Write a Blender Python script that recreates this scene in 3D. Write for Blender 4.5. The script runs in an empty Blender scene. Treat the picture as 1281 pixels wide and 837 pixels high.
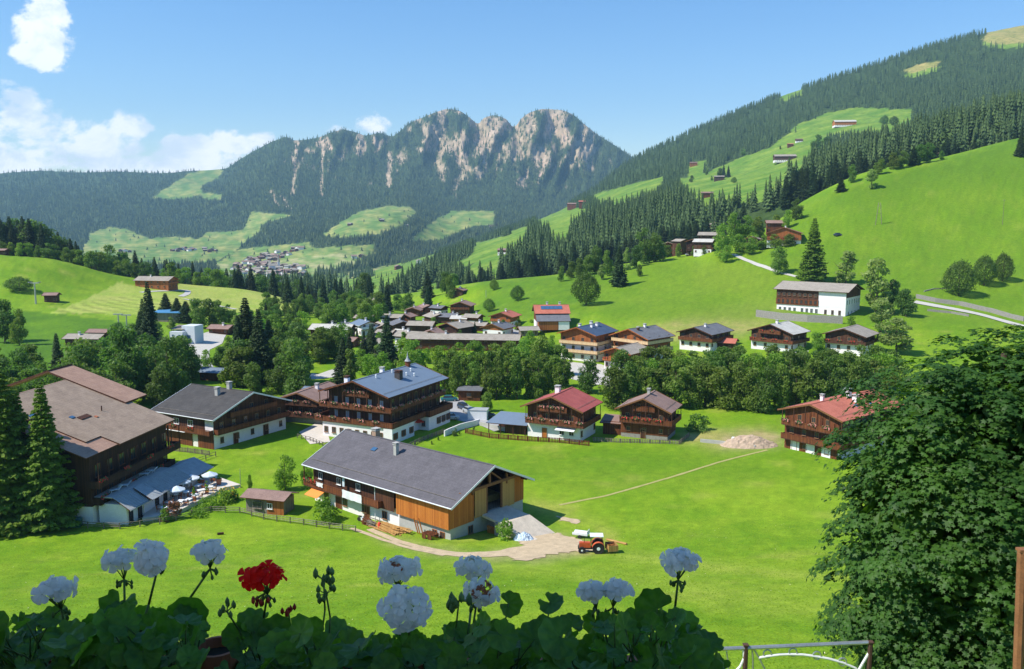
import bpy, math, random
import numpy as np
from mathutils import Vector, Matrix
from mathutils.bvhtree import BVHTree
random.seed(7); rng = np.random.default_rng(7)
R = math.radians
scene = bpy.context.scene
COL = scene.collection
# ------------------------------------------------------------------ camera model
F = 1109.0; CX = 640.5; CY = 418.5; H = 46.0
P = math.atan((418.5 - 270) / F); CP, SP = math.cos(P), math.sin(P)
def ray(px, py):
    u = (px - CX) / F; v = -(py - CY) / F
    return np.array([u, CP + v * SP, -SP + v * CP])
def atY(px, py, Y):
    r = ray(px, py); t = Y / r[1]; return Vector((r[0]*t, Y, H + r[2]*t))
def atZ(px, py, z):
    r = ray(px, py); t = (z - H) / r[2]; return Vector((r[0]*t, r[1]*t, z))
def proj(x, y, z):
    fwd = y*CP - (z-H)*SP; up = (z-H)*CP + y*SP
    return CX + F*x/fwd, CY - F*up/fwd
cam_d = bpy.data.cameras.new('camera'); cam = bpy.data.objects.new('camera', cam_d); COL.objects.link(cam)
cam.location = (0, 0, H); cam.rotation_euler = (math.pi/2 - P, 0, 0)
cam_d.sensor_width = 36; cam_d.sensor_fit = 'HORIZONTAL'; cam_d.lens = 36*F/1281
cam_d.clip_start = .05; cam_d.clip_end = 40000
scene.camera = cam

# ------------------------------------------------------------------ noise
_perm = np.random.default_rng(3).permutation(256); _perm = np.concatenate([_perm, _perm])
_ga = np.random.default_rng(4).uniform(0, 2*np.pi, 256)
def perlin(x, y):
    x = np.asarray(x, float); y = np.asarray(y, float)
    xi = np.floor(x).astype(int); yi = np.floor(y).astype(int); xf = x-xi; yf = y-yi
    def g(ix, iy, dx, dy):
        a = _ga[_perm[(_perm[ix & 255] + iy) & 255]]; return np.cos(a)*dx + np.sin(a)*dy
    u = xf*xf*xf*(xf*(xf*6-15)+10); v = yf*yf*yf*(yf*(yf*6-15)+10)
    a = g(xi, yi, xf, yf); b = g(xi+1, yi, xf-1, yf); c = g(xi, yi+1, xf, yf-1); d = g(xi+1, yi+1, xf-1, yf-1)
    return ((a*(1-u)+b*u)*(1-v) + (c*(1-u)+d*u)*v) * 1.5
def fbm(x, y, o=4):
    s = 0; a = 1; t = 0
    for i in range(o):
        s = s + a*perlin(x*2**i + 17.3*i, y*2**i + 9.1*i); t += a; a *= .5
    return s/t
def ridged(x, y, o=4):
    s = 0; a = 1; t = 0
    for i in range(o):
        s = s + a*(1-2*np.abs(perlin(x*2**i + 7.3*i, y*2**i + 3.1*i))); t += a; a *= .5
    return s/t
def pchip(xk, yk, x):
    xk = np.asarray(xk, float); yk = np.asarray(yk, float); h = np.diff(xk); d = np.diff(yk)/h
    m = np.zeros(len(xk))
    m[0] = d[0]; m[-1] = d[-1]
    for i in range(1, len(xk)-1):
        if d[i-1]*d[i] > 0:
            w1 = 2*h[i]+h[i-1]; w2 = h[i]+2*h[i-1]; m[i] = (w1+w2)/(w1/d[i-1]+w2/d[i])
    x = np.clip(x, xk[0], xk[-1]); i = np.clip(np.searchsorted(xk, x)-1, 0, len(xk)-2)
    t = (x-xk[i])/h[i]; t2 = t*t; t3 = t2*t
    return (2*t3-3*t2+1)*yk[i]+(t3-2*t2+t)*h[i]*m[i]+(-2*t3+3*t2)*yk[i+1]+(t3-t2)*h[i]*m[i+1]
def inpoly(px, py, poly):
    px = np.asarray(px, float); py = np.asarray(py, float); ins = np.zeros(px.shape, bool); n = len(poly)
    for i in range(n):
        x1, y1 = poly[i]; x2, y2 = poly[(i+1) % n]
        if y1 == y2: continue
        c = ((y1 > py) != (y2 > py)) & (px < (x2-x1)*(py-y1)/(y2-y1)+x1); ins ^= c
    return ins

# ------------------------------------------------------------------ objects
def tag(o, label=None, cat=None, group=None, kind=None):
    if label: o['label'] = label
    if cat: o['category'] = cat
    if group: o['group'] = group
    if kind: o['kind'] = kind
    return o
def empty(name, loc=(0,0,0), rz=0, parent=None):
    o = bpy.data.objects.new(name, None); COL.objects.link(o); o.location = loc; o.rotation_euler = (0,0,rz)
    o.empty_display_size = .1; o.parent = parent; return o
def thing(name, label, cat, loc=(0,0,0), rz=0, group=None):
    return tag(empty(name, loc, rz), label, cat, group)
def link(name, me, parent=None, loc=None, rot=None, scale=None):
    o = bpy.data.objects.new(name, me); COL.objects.link(o); o.parent = parent
    if loc is not None: o.location = loc
    if rot is not None: o.rotation_euler = rot
    if scale is not None: o.scale = scale
    return o
def copy_tree(o, parent=None):
    c = o.copy(); COL.objects.link(c); c.parent = parent
    for ch in o.children: copy_tree(ch, c)
    return c
def npmesh(name, V, Fc, mats, midx=None, smooth=False, colors=None):
    """V (n,3), Fc (m,k) int array with constant k"""
    V = np.asarray(V, np.float32); Fc = np.asarray(Fc, np.int32); me = bpy.data.meshes.new(name)
    k = Fc.shape[1]; me.vertices.add(len(V)); me.vertices.foreach_set('co', V.ravel())
    me.loops.add(Fc.size); me.loops.foreach_set('vertex_index', Fc.ravel())
    me.polygons.add(len(Fc)); me.polygons.foreach_set('loop_start', np.arange(0, Fc.size, k, dtype=np.int32))
    if midx is not None: me.polygons.foreach_set('material_index', np.asarray(midx, np.int32))
    me.polygons.foreach_set('use_smooth', np.full(len(Fc), smooth))
    for m in mats: me.materials.append(m)
    if colors is not None:
        a = me.color_attributes.new('tint', 'FLOAT_COLOR', 'POINT')
        c = np.ones((len(V), 4), np.float32); c[:, :3] = colors; a.data.foreach_set('color', c.ravel())
    me.update(calc_edges=True); return me
class MB:
    def __init__(s): s.v = []; s.f = []; s.m = []; s.mats = []
    def mi(s, mat):
        if mat not in s.mats: s.mats.append(mat)
        return s.mats.index(mat)
    def poly(s, pts, mat):
        i = len(s.v); s.v += [tuple(p) for p in pts]; s.f.append(tuple(range(i, i+len(pts)))); s.m.append(s.mi(mat))
    def mesh_(s, pts, faces, mat):
        i = len(s.v); s.v += [tuple(p) for p in pts]; k = s.mi(mat)
        for f in faces: s.f.append(tuple(i+j for j in f)); s.m.append(k)
    def box(s, c, d, mat, rz=0, M=None, top=None):
        x, y, z = d[0]/2, d[1]/2, d[2]/2
        pts = [Vector(p) for p in ((-x,-y,-z),(x,-y,-z),(x,y,-z),(-x,y,-z),(-x,-y,z),(x,-y,z),(x,y,z),(-x,y,z))]
        if rz: Mr = Matrix.Rotation(rz, 3, 'Z'); pts = [Mr @ p for p in pts]
        if M is not None: pts = [M @ p for p in pts]
        c = Vector(c); pts = [p + c for p in pts]
        s.mesh_(pts, [(0,3,2,1),(0,1,5,4),(1,2,6,5),(2,3,7,6),(3,0,4,7)], mat)
        s.mesh_(pts[4:], [(0,1,2,3)], top or mat)
    def slab(s, q, t, mtop, mside=None):
        """quad (4 points, top face ccw from above), thickness t downward"""
        q = [Vector(p) for p in q]; n = (q[1]-q[0]).cross(q[3]-q[0]).normalized(); b = [p-n*t for p in q]
        s.poly(q, mtop); ms = mside or mtop; s.poly(b[::-1], ms)
        for i in range(4): j = (i+1) % 4; s.poly([q[i], b[i], b[j], q[j]], ms)
    def tube(s, a, b, r, mat, n=8, r2=None, cap=True):
        a = Vector(a); b = Vector(b); d = (b-a)
        if d.length < 1e-6: return
        d.normalize(); up = Vector((0,0,1)) if abs(d.z) < .95 else Vector((1,0,0)); x = d.cross(up).normalized(); y = d.cross(x)
        r2 = r if r2 is None else r2; pts = []
        for i in range(n):
            t = 2*math.pi*i/n; w = x*math.cos(t)+y*math.sin(t); pts.append(a+w*r); pts.append(b+w*r2)
        fs = [(2*i, 2*((i+1) % n), 2*((i+1) % n)+1, 2*i+1) for i in range(n)]
        if cap: fs += [tuple(2*i for i in range(n))[::-1], tuple(2*i+1 for i in range(n))]
        s.mesh_(pts, fs, mat)
    def path(s, pts, r, mat, n=6, r2=None):
        for i in range(len(pts)-1):
            ra = r + ((r2-r)*i/(len(pts)-1) if r2 is not None else 0); rb = r + ((r2-r)*(i+1)/(len(pts)-1) if r2 is not None else 0)
            s.tube(pts[i], pts[i+1], ra, mat, n, rb)
    def lathe(s, prof, mat, c=(0,0,0), n=12, M=None):
        pts = []; c = Vector(c)
        for (r, z) in prof:
            for i in range(n):
                t = 2*math.pi*i/n; p = Vector((r*math.cos(t), r*math.sin(t), z))
                pts.append((M @ p if M is not None else p)+c)
        fs = []
        for k in range(len(prof)-1):
            for i in range(n): j = (i+1) % n; fs.append((k*n+i, k*n+j, (k+1)*n+j, (k+1)*n+i))
        fs.append(tuple(range(n))[::-1]); fs.append(tuple((len(prof)-1)*n+i for i in range(n)))
        s.mesh_(pts, fs, mat)
    def me(s, name, smooth=False):
        m = bpy.data.meshes.new(name); m.from_pydata([tuple(v) for v in s.v], [], s.f)
        for x in s.mats: m.materials.append(x)
        m.polygons.foreach_set('material_index', s.m); m.polygons.foreach_set('use_smooth', [smooth]*len(s.f)); m.update(); return m
    def build(s, name, parent=None, smooth=False, **k):
        return link(name, s.me(name, smooth), parent, **k)

# ------------------------------------------------------------------ materials
MATS = {}
def srgb(c):
    return tuple(((x/255)/12.92 if x/255 <= .04045 else ((x/255+.055)/1.055)**2.4) for x in c)
class NT:
    def __init__(s, m): s.t = m.node_tree; s.n = s.t.nodes; s.l = s.t.links
    def __call__(s, typ, **kw):
        n = s.n.new(typ)
        for k, v in kw.items():
            if k == 'i':
                for a, b in v.items():
                    if hasattr(b, 'is_output') : s.l.new(b, n.inputs[a])
                    else: n.inputs[a].default_value = b
            else: setattr(n, k, v)
        return n
def newmat(name):
    m = bpy.data.materials.new(name); m.use_nodes = True; m.node_tree.nodes.clear(); nt = NT(m)
    out = nt('ShaderNodeOutputMaterial'); b = nt('ShaderNodeBsdfPrincipled'); nt.l.new(b.outputs[0], out.inputs[0])
    MATS[name] = m; return m, nt, b, out
def ramp(nt, fac, stops):
    r = nt('ShaderNodeValToRGB'); nt.l.new(fac, r.inputs[0]); e = r.color_ramp.elements
    while len(e) < len(stops): e.new(.5)
    for k, (p, c) in enumerate(stops): e[k].position = p; e[k].color = (*c, 1) if len(c) == 3 else c
    return r.outputs[0]
def coords(nt, kind='Object', scale=(1,1,1)):
    c = nt('ShaderNodeTexCoord'); mp = nt('ShaderNodeMapping'); nt.l.new(c.outputs[kind], mp.inputs[0]); mp.inputs['Scale'].default_value = scale
    return mp.outputs[0]
def noise(nt, vec, scale, detail=3, rough=.55):
    n = nt('ShaderNodeTexNoise'); nt.l.new(vec, n.inputs['Vector']); n.inputs['Scale'].default_value = scale
    n.inputs['Detail'].default_value = detail; n.inputs['Roughness'].default_value = rough; return n.outputs[0]
def bump(nt, b, h, strength, dist=.05):
    n = nt('ShaderNodeBump'); n.inputs['Strength'].default_value = strength; n.inputs['Distance'].default_value = dist
    nt.l.new(h, n.inputs['Height']); nt.l.new(n.outputs[0], b.inputs['Normal'])
def mix(nt, f, a, b, mode='MIX'):
    n = nt('ShaderNodeMix', data_type='RGBA', blend_type=mode)
    for idx, v in ((0, f), (6, a), (7, b)):
        if hasattr(v, 'is_output'): nt.l.new(v, n.inputs[idx])
        elif idx == 0: n.inputs[0].default_value = v
        else: n.inputs[idx].default_value = (*v, 1) if len(v) == 3 else v
    return n.outputs[2]
def plain(name, col, rough=.7, var=.25, scale=3., metal=0, bumps=0., spec=.4):
    m, nt, b, o = newmat(name); v = coords(nt)
    n = noise(nt, v, scale, 4, .6); n2 = noise(nt, v, scale*7, 2)
    c = ramp(nt, n, [(.3, tuple(x*(1-var) for x in col)), (.7, tuple(min(1, x*(1+var)) for x in col))])
    c = mix(nt, .35, c, ramp(nt, n2, [(.35, tuple(x*(1-var*1.2) for x in col)), (.65, tuple(min(1, x*(1+var)) for x in col))]))
    nt.l.new(c, b.inputs['Base Color']); b.inputs['Roughness'].default_value = rough; b.inputs['Metallic'].default_value = metal
    b.inputs['Specular IOR Level'].default_value = spec
    if bumps: bump(nt, b, n2, bumps, .03)
    return m
def planks(name, c1, c2, pitch=.16, vertical=True, rough=.75, dark=.35):
    """board pattern across (x+y): boards of individual tone with dark gaps"""
    m, nt, b, o = newmat(name); tc = nt('ShaderNodeTexCoord'); sx = nt('ShaderNodeSeparateXYZ'); nt.l.new(tc.outputs['Object'], sx.inputs[0])
    if vertical:
        a = nt('ShaderNodeMath', operation='ADD'); nt.l.new(sx.outputs[0], a.inputs[0]); nt.l.new(sx.outputs[1], a.inputs[1]); q = a.outputs[0]
    else: q = sx.outputs[2]
    d = nt('ShaderNodeMath', operation='DIVIDE'); nt.l.new(q, d.inputs[0]); d.inputs[1].default_value = pitch
    fl = nt('ShaderNodeMath', operation='FLOOR'); nt.l.new(d.outputs[0], fl.inputs[0]); fr = nt('ShaderNodeMath', operation='FRACT'); nt.l.new(d.outputs[0], fr.inputs[0])
    wn = nt('ShaderNodeTexWhiteNoise', noise_dimensions='1D'); nt.l.new(fl.outputs[0], wn.inputs['W'])
    v = coords(nt, 'Object', (1, 1, .35) if vertical else (.35, .35, 1)); n = noise(nt, v, 6, 4, .65)
    ad = nt('ShaderNodeMath', operation='ADD'); nt.l.new(wn.outputs[0], ad.inputs[0]); nt.l.new(n, ad.inputs[1])
    hf = nt('ShaderNodeMath', operation='MULTIPLY'); nt.l.new(ad.outputs[0], hf.inputs[0]); hf.inputs[1].default_value = .5
    c = ramp(nt, hf.outputs[0], [(.25, c1), (.75, c2)])
    gp = nt('ShaderNodeMath', operation='LESS_THAN'); nt.l.new(fr.outputs[0], gp.inputs[0]); gp.inputs[1].default_value = .12
    c = mix(nt, gp.outputs[0], c, tuple(x*dark for x in c1))
    nt.l.new(c, b.inputs['Base Color']); b.inputs['Roughness'].default_value = rough; b.inputs['Specular IOR Level'].default_value = .3
    return m
def tiles(name, c1, c2, w=.35, h=.38, rough=.7, gap=.5, bmp=.5):
    """roof courses: laid along local x, stepping with the distance down the slope"""
    m, nt, b, o = newmat(name); tc = nt('ShaderNodeTexCoord')
    br = nt('ShaderNodeTexBrick'); br.offset = .5; nt.l.new(tc.outputs['Object'], br.inputs['Vector'])
    br.inputs['Scale'].default_value = 1; br.inputs['Brick Width'].default_value = w; br.inputs['Row Height'].default_value = h
    br.inputs['Mortar Size'].default_value = .025; br.inputs['Mortar Smooth'].default_value = .3
    br.inputs['Color1'].default_value = (*c1, 1); br.inputs['Color2'].default_value = (*c2, 1); br.inputs['Mortar'].default_value = (*[x*gap for x in c1], 1)
    v = coords(nt); n = noise(nt, v, .5, 5, .65); n2 = noise(nt, v, 5, 3)
    c = mix(nt, .5, br.outputs[0], ramp(nt, n, [(.3, tuple(x*.7 for x in c1)), (.7, tuple(min(1, x*1.2) for x in c2))]))
    c = mix(nt, .25, c, ramp(nt, n2, [(.3, tuple(x*.6 for x in c1)), (.7, tuple(min(1, x*1.3) for x in c2))]))
    nt.l.new(c, b.inputs['Base Color']); b.inputs['Roughness'].default_value = rough; b.inputs['Specular IOR Level'].default_value = .3
    bump(nt, b, br.outputs['Fac'], -bmp, .03); return m
def leafmat(name, c1, c2, trans=.35, rough=.55, objvar=.25, cscale=.6, spec=.3):
    m, nt, b, o = newmat(name); v = coords(nt); n = noise(nt, v, cscale, 3); n2 = noise(nt, v, cscale*9, 2)
    c = mix(nt, .5, ramp(nt, n, [(.35, c1), (.65, c2)]), ramp(nt, n2, [(.3, c1), (.7, c2)]))
    oi = nt('ShaderNodeObjectInfo')
    hv = nt('ShaderNodeHueSaturation'); nt.l.new(c, hv.inputs['Color'])
    mr = nt('ShaderNodeMapRange'); nt.l.new(oi.outputs['Random'], mr.inputs[0]); mr.inputs[3].default_value = 1-objvar; mr.inputs[4].default_value = 1+objvar
    nt.l.new(mr.outputs[0], hv.inputs['Value'])
    m2 = nt('ShaderNodeMath', operation='MULTIPLY'); nt.l.new(oi.outputs['Random'], m2.inputs[0]); m2.inputs[1].default_value = 13.7
    fr = nt('ShaderNodeMath', operation='FRACT'); nt.l.new(m2.outputs[0], fr.inputs[0])
    mr2 = nt('ShaderNodeMapRange'); nt.l.new(fr.outputs[0], mr2.inputs[0]); mr2.inputs[3].default_value = .5-objvar*.08; mr2.inputs[4].default_value = .5+objvar*.06
    nt.l.new(mr2.outputs[0], hv.inputs['Hue'])
    nt.l.new(hv.outputs[0], b.inputs['Base Color']); b.inputs['Roughness'].default_value = rough; b.inputs['Specular IOR Level'].default_value = spec
    if trans:
        tr = nt('ShaderNodeBsdfTranslucent'); mx = nt('ShaderNodeMixShader'); mx.inputs[0].default_value = trans
        g = nt('ShaderNodeMix', data_type='RGBA', blend_type='MULTIPLY'); g.inputs[0].default_value = 1; nt.l.new(hv.outputs[0], g.inputs[6]); g.inputs[7].default_value = (1.5, 1.7, .6, 1)
        nt.l.new(g.outputs[2], tr.inputs[0]); nt.l.new(b.outputs[0], mx.inputs[1]); nt.l.new(tr.outputs[0], mx.inputs[2]); nt.l.new(mx.outputs[0], o.inputs[0])
    return m
plaster = plain('white_plaster', (.84,.79,.79), .85, .09, .7)
plaster_blue = plain('pale_plaster', (.62,.66,.70), .85, .06, 1.5)
stone = plain('stone_wall', (.28,.26,.235), .9, .3, 2.2, bumps=.6)
concrete = plain('concrete', (.42,.41,.38), .85, .15, 1.2, bumps=.2)
wood_dark = planks('dark_timber', (.060,.024,.012), (.125,.050,.024), .2)
wood_red = planks('red_brown_timber', (.105,.032,.012), (.21,.068,.022), .2)
wood_orange = planks('orange_larch_boards', (.38,.115,.018), (.56,.20,.035), .22, dark=.4)
wood_light = planks('light_larch_boards', (.40,.22,.07), (.52,.30,.10), .22, dark=.5)
wood_village = planks('warm_timber', (.28,.085,.022), (.44,.15,.04), .25)
wood_cream = planks('cream_boards', (.62,.42,.22), (.75,.54,.30), .25, dark=.6)
wood_grey = planks('weathered_wood', (.16,.13,.10), (.30,.26,.21), .12)
wood_black = planks('blackened_timber', (.030,.013,.008), (.068,.027,.013), .2)
beam_w = plain('beam_wood', (.20,.085,.03), .75, .3, 4)
roof_char = tiles('charcoal_tiles', (.090,.083,.090), (.130,.120,.130), .6, .5, .75, .6, .3)
roof_black = tiles('black_tiles', (.045,.041,.038), (.080,.074,.068), .8, .75, .75, .35)
roof_brown = tiles('brown_clay_tiles', (.27,.195,.14), (.38,.285,.205), .7, .55, .8, .45)
roof_pink = tiles('old_red_clay_tiles', (.34,.20,.14), (.43,.27,.19), .7, .55, .8, .5)
roof_red = tiles('dull_red_tiles', (.34,.075,.065), (.42,.11,.09), .33, .36, .8, .7)
roof_red2 = tiles('brick_red_tiles', (.42,.12,.075), (.52,.17,.11), .33, .36, .8, .7)
roof_taupe = tiles('taupe_tiles', (.24,.15,.12), (.32,.21,.17), .33, .36, .8, .7)
roof_slate = plain('slate_blue_metal', (.16,.21,.27), .5, .08, .6, .0, spec=.5)
roof_shingle = tiles('weathered_grey_shingles', (.27,.235,.19), (.40,.355,.29), .25, .4, .85, .6)
roof_pale = tiles('pale_grey_shingles', (.46,.44,.38), (.58,.56,.50), .25, .4, .85, .7)
roof_dkgrey = tiles('dark_grey_tiles', (.12,.125,.135), (.18,.185,.2), .3, .35, .8, .6)
roof_navy = tiles('navy_tiles', (.05,.08,.13), (.075,.11,.17), .3, .35, .6, .6)
zinc = plain('zinc_sheet', (.34,.36,.36), .8, .18, 1.2, .0)
white_metal = plain('white_sheet_metal', (.75,.77,.78), .4, .06, 2)
steel = plain('galvanised_steel', (.45,.46,.46), .4, .2, 6, .7)
post_w = plain('brown_post_wood', (.23,.10,.04), .7, .3, 8)
rust = plain('rusty_steel', (.08,.04,.028), .8, .3, 8)
frame_w = plain('window_frame_paint', (.30,.16,.08), .6, .1, 3)
frame_white = plain('white_frame_paint', (.75,.75,.73), .5, .05, 3)
flower_red = plain('red_balcony_flowers', (.65,.05,.04), .7, .5, 9)
flower_pink = plain('pink_balcony_flowers', (.75,.25,.22), .7, .5, 9)
flower_leaf = plain('balcony_flower_leaves', (.05,.12,.03), .8, .4, 9)
fabric_blue = plain('pale_blue_canvas', (.58,.66,.72), .8, .08, 2)
fabric_white = plain('white_canvas', (.78,.80,.80), .8, .06, 2)
fabric_orange = plain('orange_awning_cloth', (.85,.27,.05), .8, .08, 2)
fabric_red = plain('red_parasol_cloth', (.75,.05,.03), .8, .1, 2)
terracotta = plain('terracotta', (.45,.16,.08), .8, .15, 5)
rubber = plain('black_rubber', (.02,.02,.02), .85, .2, 8)
soil = plain('soil_in_box', (.05,.035,.02), .95, .3, 10)
def glassmat(name, col, rough=.12):
    m, nt, b, o = newmat(name); b.inputs['Base Color'].default_value = (*col, 1); b.inputs['Roughness'].default_value = rough
    b.inputs['Specular IOR Level'].default_value = .6; return m
glass = glassmat('window_glass', (.035,.04,.045)); glass_blue = glassmat('blue_glass', (.05,.12,.22))
curtain = plain('net_curtain_glass', (.35,.38,.42), .4, .2, 3)
# ------------------------------------------------------------------ terrain sheets, lofted between surveyed lines
def YZ(px, a, b):
    """a row knot: b as ('z',z) with a=py -> on that height; or a=py,b=Y ; or a=None,(Y,z)"""
    if isinstance(b, tuple) and a is None: return b
    if isinstance(b, str): p = atZ(px, a, float(b)); return p.y, p.z
    p = atY(px, a, b); return p.y, p.z
class Sheet:
    def __init__(s, rows):
        s.rows = rows
    def lines(s, px):
        Ys = []; Zs = []
        for row in s.rows:
            k = [r[0] for r in row]; yz = [YZ(*r) for r in row]
            if len(k) == 1: Ys.append(np.full(px.shape, yz[0][0])); Zs.append(np.full(px.shape, yz[0][1]))
            else: Ys.append(pchip(k, [q[0] for q in yz], px)); Zs.append(pchip(k, [q[1] for q in yz], px))
        return np.array(Ys), np.array(Zs)
    def build(s, nx, px0, px1, ny, disp):
        s.px = np.linspace(px0, px1, nx); Ys, Zs = s.lines(s.px)
        s.Yg = np.zeros((ny, nx)); s.Zg = np.zeros((ny, nx)); tt = np.linspace(0, 1, ny)
        for i in range(nx):
            yk = Ys[:, i].copy()
            for j in range(1, len(yk)): yk[j] = max(yk[j], yk[j-1]+.5)
            lk = np.log(yk); yy = np.exp(lk[0]+(lk[-1]-lk[0])*tt)
            s.Yg[:, i] = yy; s.Zg[:, i] = pchip(yk, Zs[:, i], yy)
        fwd = s.Yg*CP - (s.Zg-H)*SP; X = (s.px[None, :]-CX)/F*fwd
        up = (s.Zg-H)*CP + s.Yg*SP; s.PX = np.repeat(s.px[None, :], ny, 0); s.PY = CY - F*up/fwd
        k = disp(X, s.Yg, s.Zg, s.PX, s.PY)     # (scale along the sight line, dz)
        X = X*k[0]; Yw = s.Yg*k[0]; Z = H + (s.Zg-H)*k[0] + k[1]
        s.X, s.Y, s.Z = X, Yw, Z; s.nx, s.ny = nx, ny
        V = np.stack([X, Yw, Z], -1).reshape(-1, 3)
        ii = (np.arange(ny-1)[:, None]*nx + np.arange(nx-1)[None, :]).ravel()
        s.V = V; s.F = np.stack([ii, ii+1, ii+nx+1, ii+nx], -1)
    def P(s, px, Y):
        """point on the sheet at column px and distance ~Y"""
        fi = (px-s.px[0])/(s.px[-1]-s.px[0])*(s.nx-1); i = int(np.clip(fi, 0, s.nx-2)); a = fi-i
        def one(i):
            yy = s.Y[:, i]; j = int(np.clip(np.searchsorted(yy, Y)-1, 0, s.ny-2)); b = min(1, max(0, (Y-yy[j])/(yy[j+1]-yy[j]+1e-9)))
            return np.array([s.X[j, i]*(1-b)+s.X[j+1, i]*b, Y, s.Z[j, i]*(1-b)+s.Z[j+1, i]*b])
        return one(i)*(1-a)+one(i+1)*a

def row(*k): return list(k)
def flat(Y, z): return [(0, None, (Y, z))]
# sheet A : garden slope, meadow, valley floor, left hill, right hill
A = Sheet([
 flat(1.0, 40.6), flat(6, 40.2), flat(12, 38.6), flat(18, 35.4), flat(34, 26.0),
 row((-400,840,57.),(1700,840,57.)),
 row((-400,760,80.),(1700,760,80.)),
 row((-400,690,112.),(0,690,114.),(500,690,113.),(1281,690,112.),(1700,690,112.)),
 row((-400,642,'0'),(0,645,'0'),(700,642,'0'),(1281,640,'0'),(1700,640,'1')),
 row((-400,560,'2'),(0,560,'0'),(1100,560,'0'),(1700,560,'2')),
 row((-400,500,'6'),(0,500,'1'),(300,500,'0'),(900,502,'0'),(1281,505,'1'),(1700,510,'2')),
 row((-400,450,280.),(0,450,262.),(200,452,'1'),(400,452,'0'),(700,452,'0'),(900,458,'0'),(1020,455,'1.0'),(1281,455,275.),(1700,460,275.)),
 row((-400,420,330.),(0,420,320.),(200,415,'3'),(300,420,'1'),(400,425,'0'),(640,420,'0.5'),(760,424,'1.0'),(850,426,'1.5'),(930,430,'2.0'),(1020,428,300.),(1281,430,305.),(1700,430,300.)),
 row((-400,385,390.),(0,388,380.),(200,388,400.),(300,392,410.),(400,402,'0'),(520,402,'-1'),(600,402,'0.5'),(680,402,360.),(760,400,345.),(850,404,340.),(930,405,345.),(1020,397,352.),(1100,394,355.),(1281,402,350.),(1700,402,340.)),
 row((-400,350,440.),(0,352,430.),(150,366,455.),(200,368,460.),(300,376,475.),(400,390,'-2'),(500,385,'-5'),(580,380,'0'),(640,375,430.),(700,372,415.),(800,365,410.),(900,358,415.),(1000,345,420.),(1100,342,425.),(1281,335,430.),(1700,330,420.)),
 row((-400,300,500.),(0,319,480.),(60,324,485.),(150,346,500.),(200,352,520.),(240,357,525.),(300,362,520.),(350,372,520.),(400,384,520.),(450,376,600.),(500,372,560.),(560,368,500.),(600,356,500.),(700,346,485.),(800,330,490.),(870,316,510.),(895,300,525.),(950,290,540.),(1010,250,570.),(1080,217,590.),(1180,197,610.),(1281,172,640.),(1700,120,640.)),
 row((-400,303,560.),(0,323,540.),(200,356,570.),(300,366,560.),(400,386,560.),(450,372,680.),(500,368,640.),(600,353,550.),(700,343,540.),(800,327,540.),(870,313,560.),(895,297,575.),(950,288,590.),(1010,250,620.),(1080,218,640.),(1180,198,660.),(1281,174,690.),(1700,122,690.)),
 row((-400,None,(720.,-30.)),(300,None,(720.,-35.)),(500,None,(800.,-40.)),(700,None,(700.,-30.)),(900,None,(700.,0.)),(1281,None,(780.,80.)),(1700,None,(780.,120.))),
 row((-400,None,(1000.,-120.)),(1281,None,(1000.,-60.)),(1700,None,(1000.,-60.))),
])
def dispA(X, Y, Z, PX, PY):
    far = np.clip((Y-60)/200, 0, 1)
    bld = np.clip((PY-530)/40, 0, 1)*0+1
    hill = np.clip((Z-6)/15, 0, 1)*(Y > 250)
    dz = .12*fbm(X/9, Y/9, 3)*(Y > 50) + hill*(.9*fbm(X/30, Y/30, 4)+.35*fbm(X/7, Y/11, 2))
    near = (Y < 40)
    return 1.0, dz + near*.05*fbm(X/.8, Y/.8, 3)
A.build(760, -420, 1720, 560, dispA)
# sheet B : forested flank on the right with its clearings
B = Sheet([
 row((300,None,(560.,-60.)),(600,None,(560.,-40.)),(900,None,(600.,-20.)),(1281,None,(640.,40.)),(1700,None,(640.,40.))),
 row((300,388,760.),(500,374,800.),(560,366,800.),(620,352,760.),(700,338,740.),(800,320,740.),(900,285,740.),(1000,236,740.),(1100,210,740.),(1180,180,760.),(1281,152,800.),(1700,90,800.)),
 row((300,380,1050.),(400,374,1050.),(500,360,1050.),(600,330,1050.),(700,300,1050.),(800,268,1050.),(870,252,1050.),(1000,222,1050.),(1100,190,1080.),(1281,150,1150.),(1700,100,1150.)),
 row((300,370,1500.),(400,362,1500.),(500,342,1500.),(600,310,1500.),(700,278,1500.),(800,246,1500.),(900,228,1500.),(1000,196,1500.),(1100,170,1500.),(1281,130,1600.),(1700,60,1600.)),
 row((300,362,2100.),(400,354,2100.),(480,338,2100.),(560,318,2100.),(640,290,2100.),(700,268,2100.),(800,226,2100.),(900,190,2100.),(1000,155,2100.),(1100,130,2100.),(1281,85,2200.),(1700,0,2200.)),
 row((300,358,2500.),(400,350,2600.),(480,334,2700.),(560,314,2800.),(640,287,2900.),(700,264,3000.),(740,241,3050.),(790,204,3100.),(850,176,3100.),(900,154,3050.),(1000,117,3000.),(1100,85,2900.),(1200,54,2850.),(1281,34,2800.),(1700,-70,2800.)),
 row((300,368,2900.),(480,350,3000.),(700,290,3400.),(790,225,3500.),(900,180,3500.),(1281,60,3200.),(1700,-40,3200.)),
 row((300,None,(3600.,-180.)),(1700,None,(3900.,100.))),
])
def dispB(X, Y, Z, PX, PY):
    k = .035*fbm(X/260, Y/400, 4)*np.clip((Y-650)/500, 0, 1)
    return 1+k, 2.0*fbm(X/40, Y/40, 3)
B.build(420, 300, 1720, 420, dispB)
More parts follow.
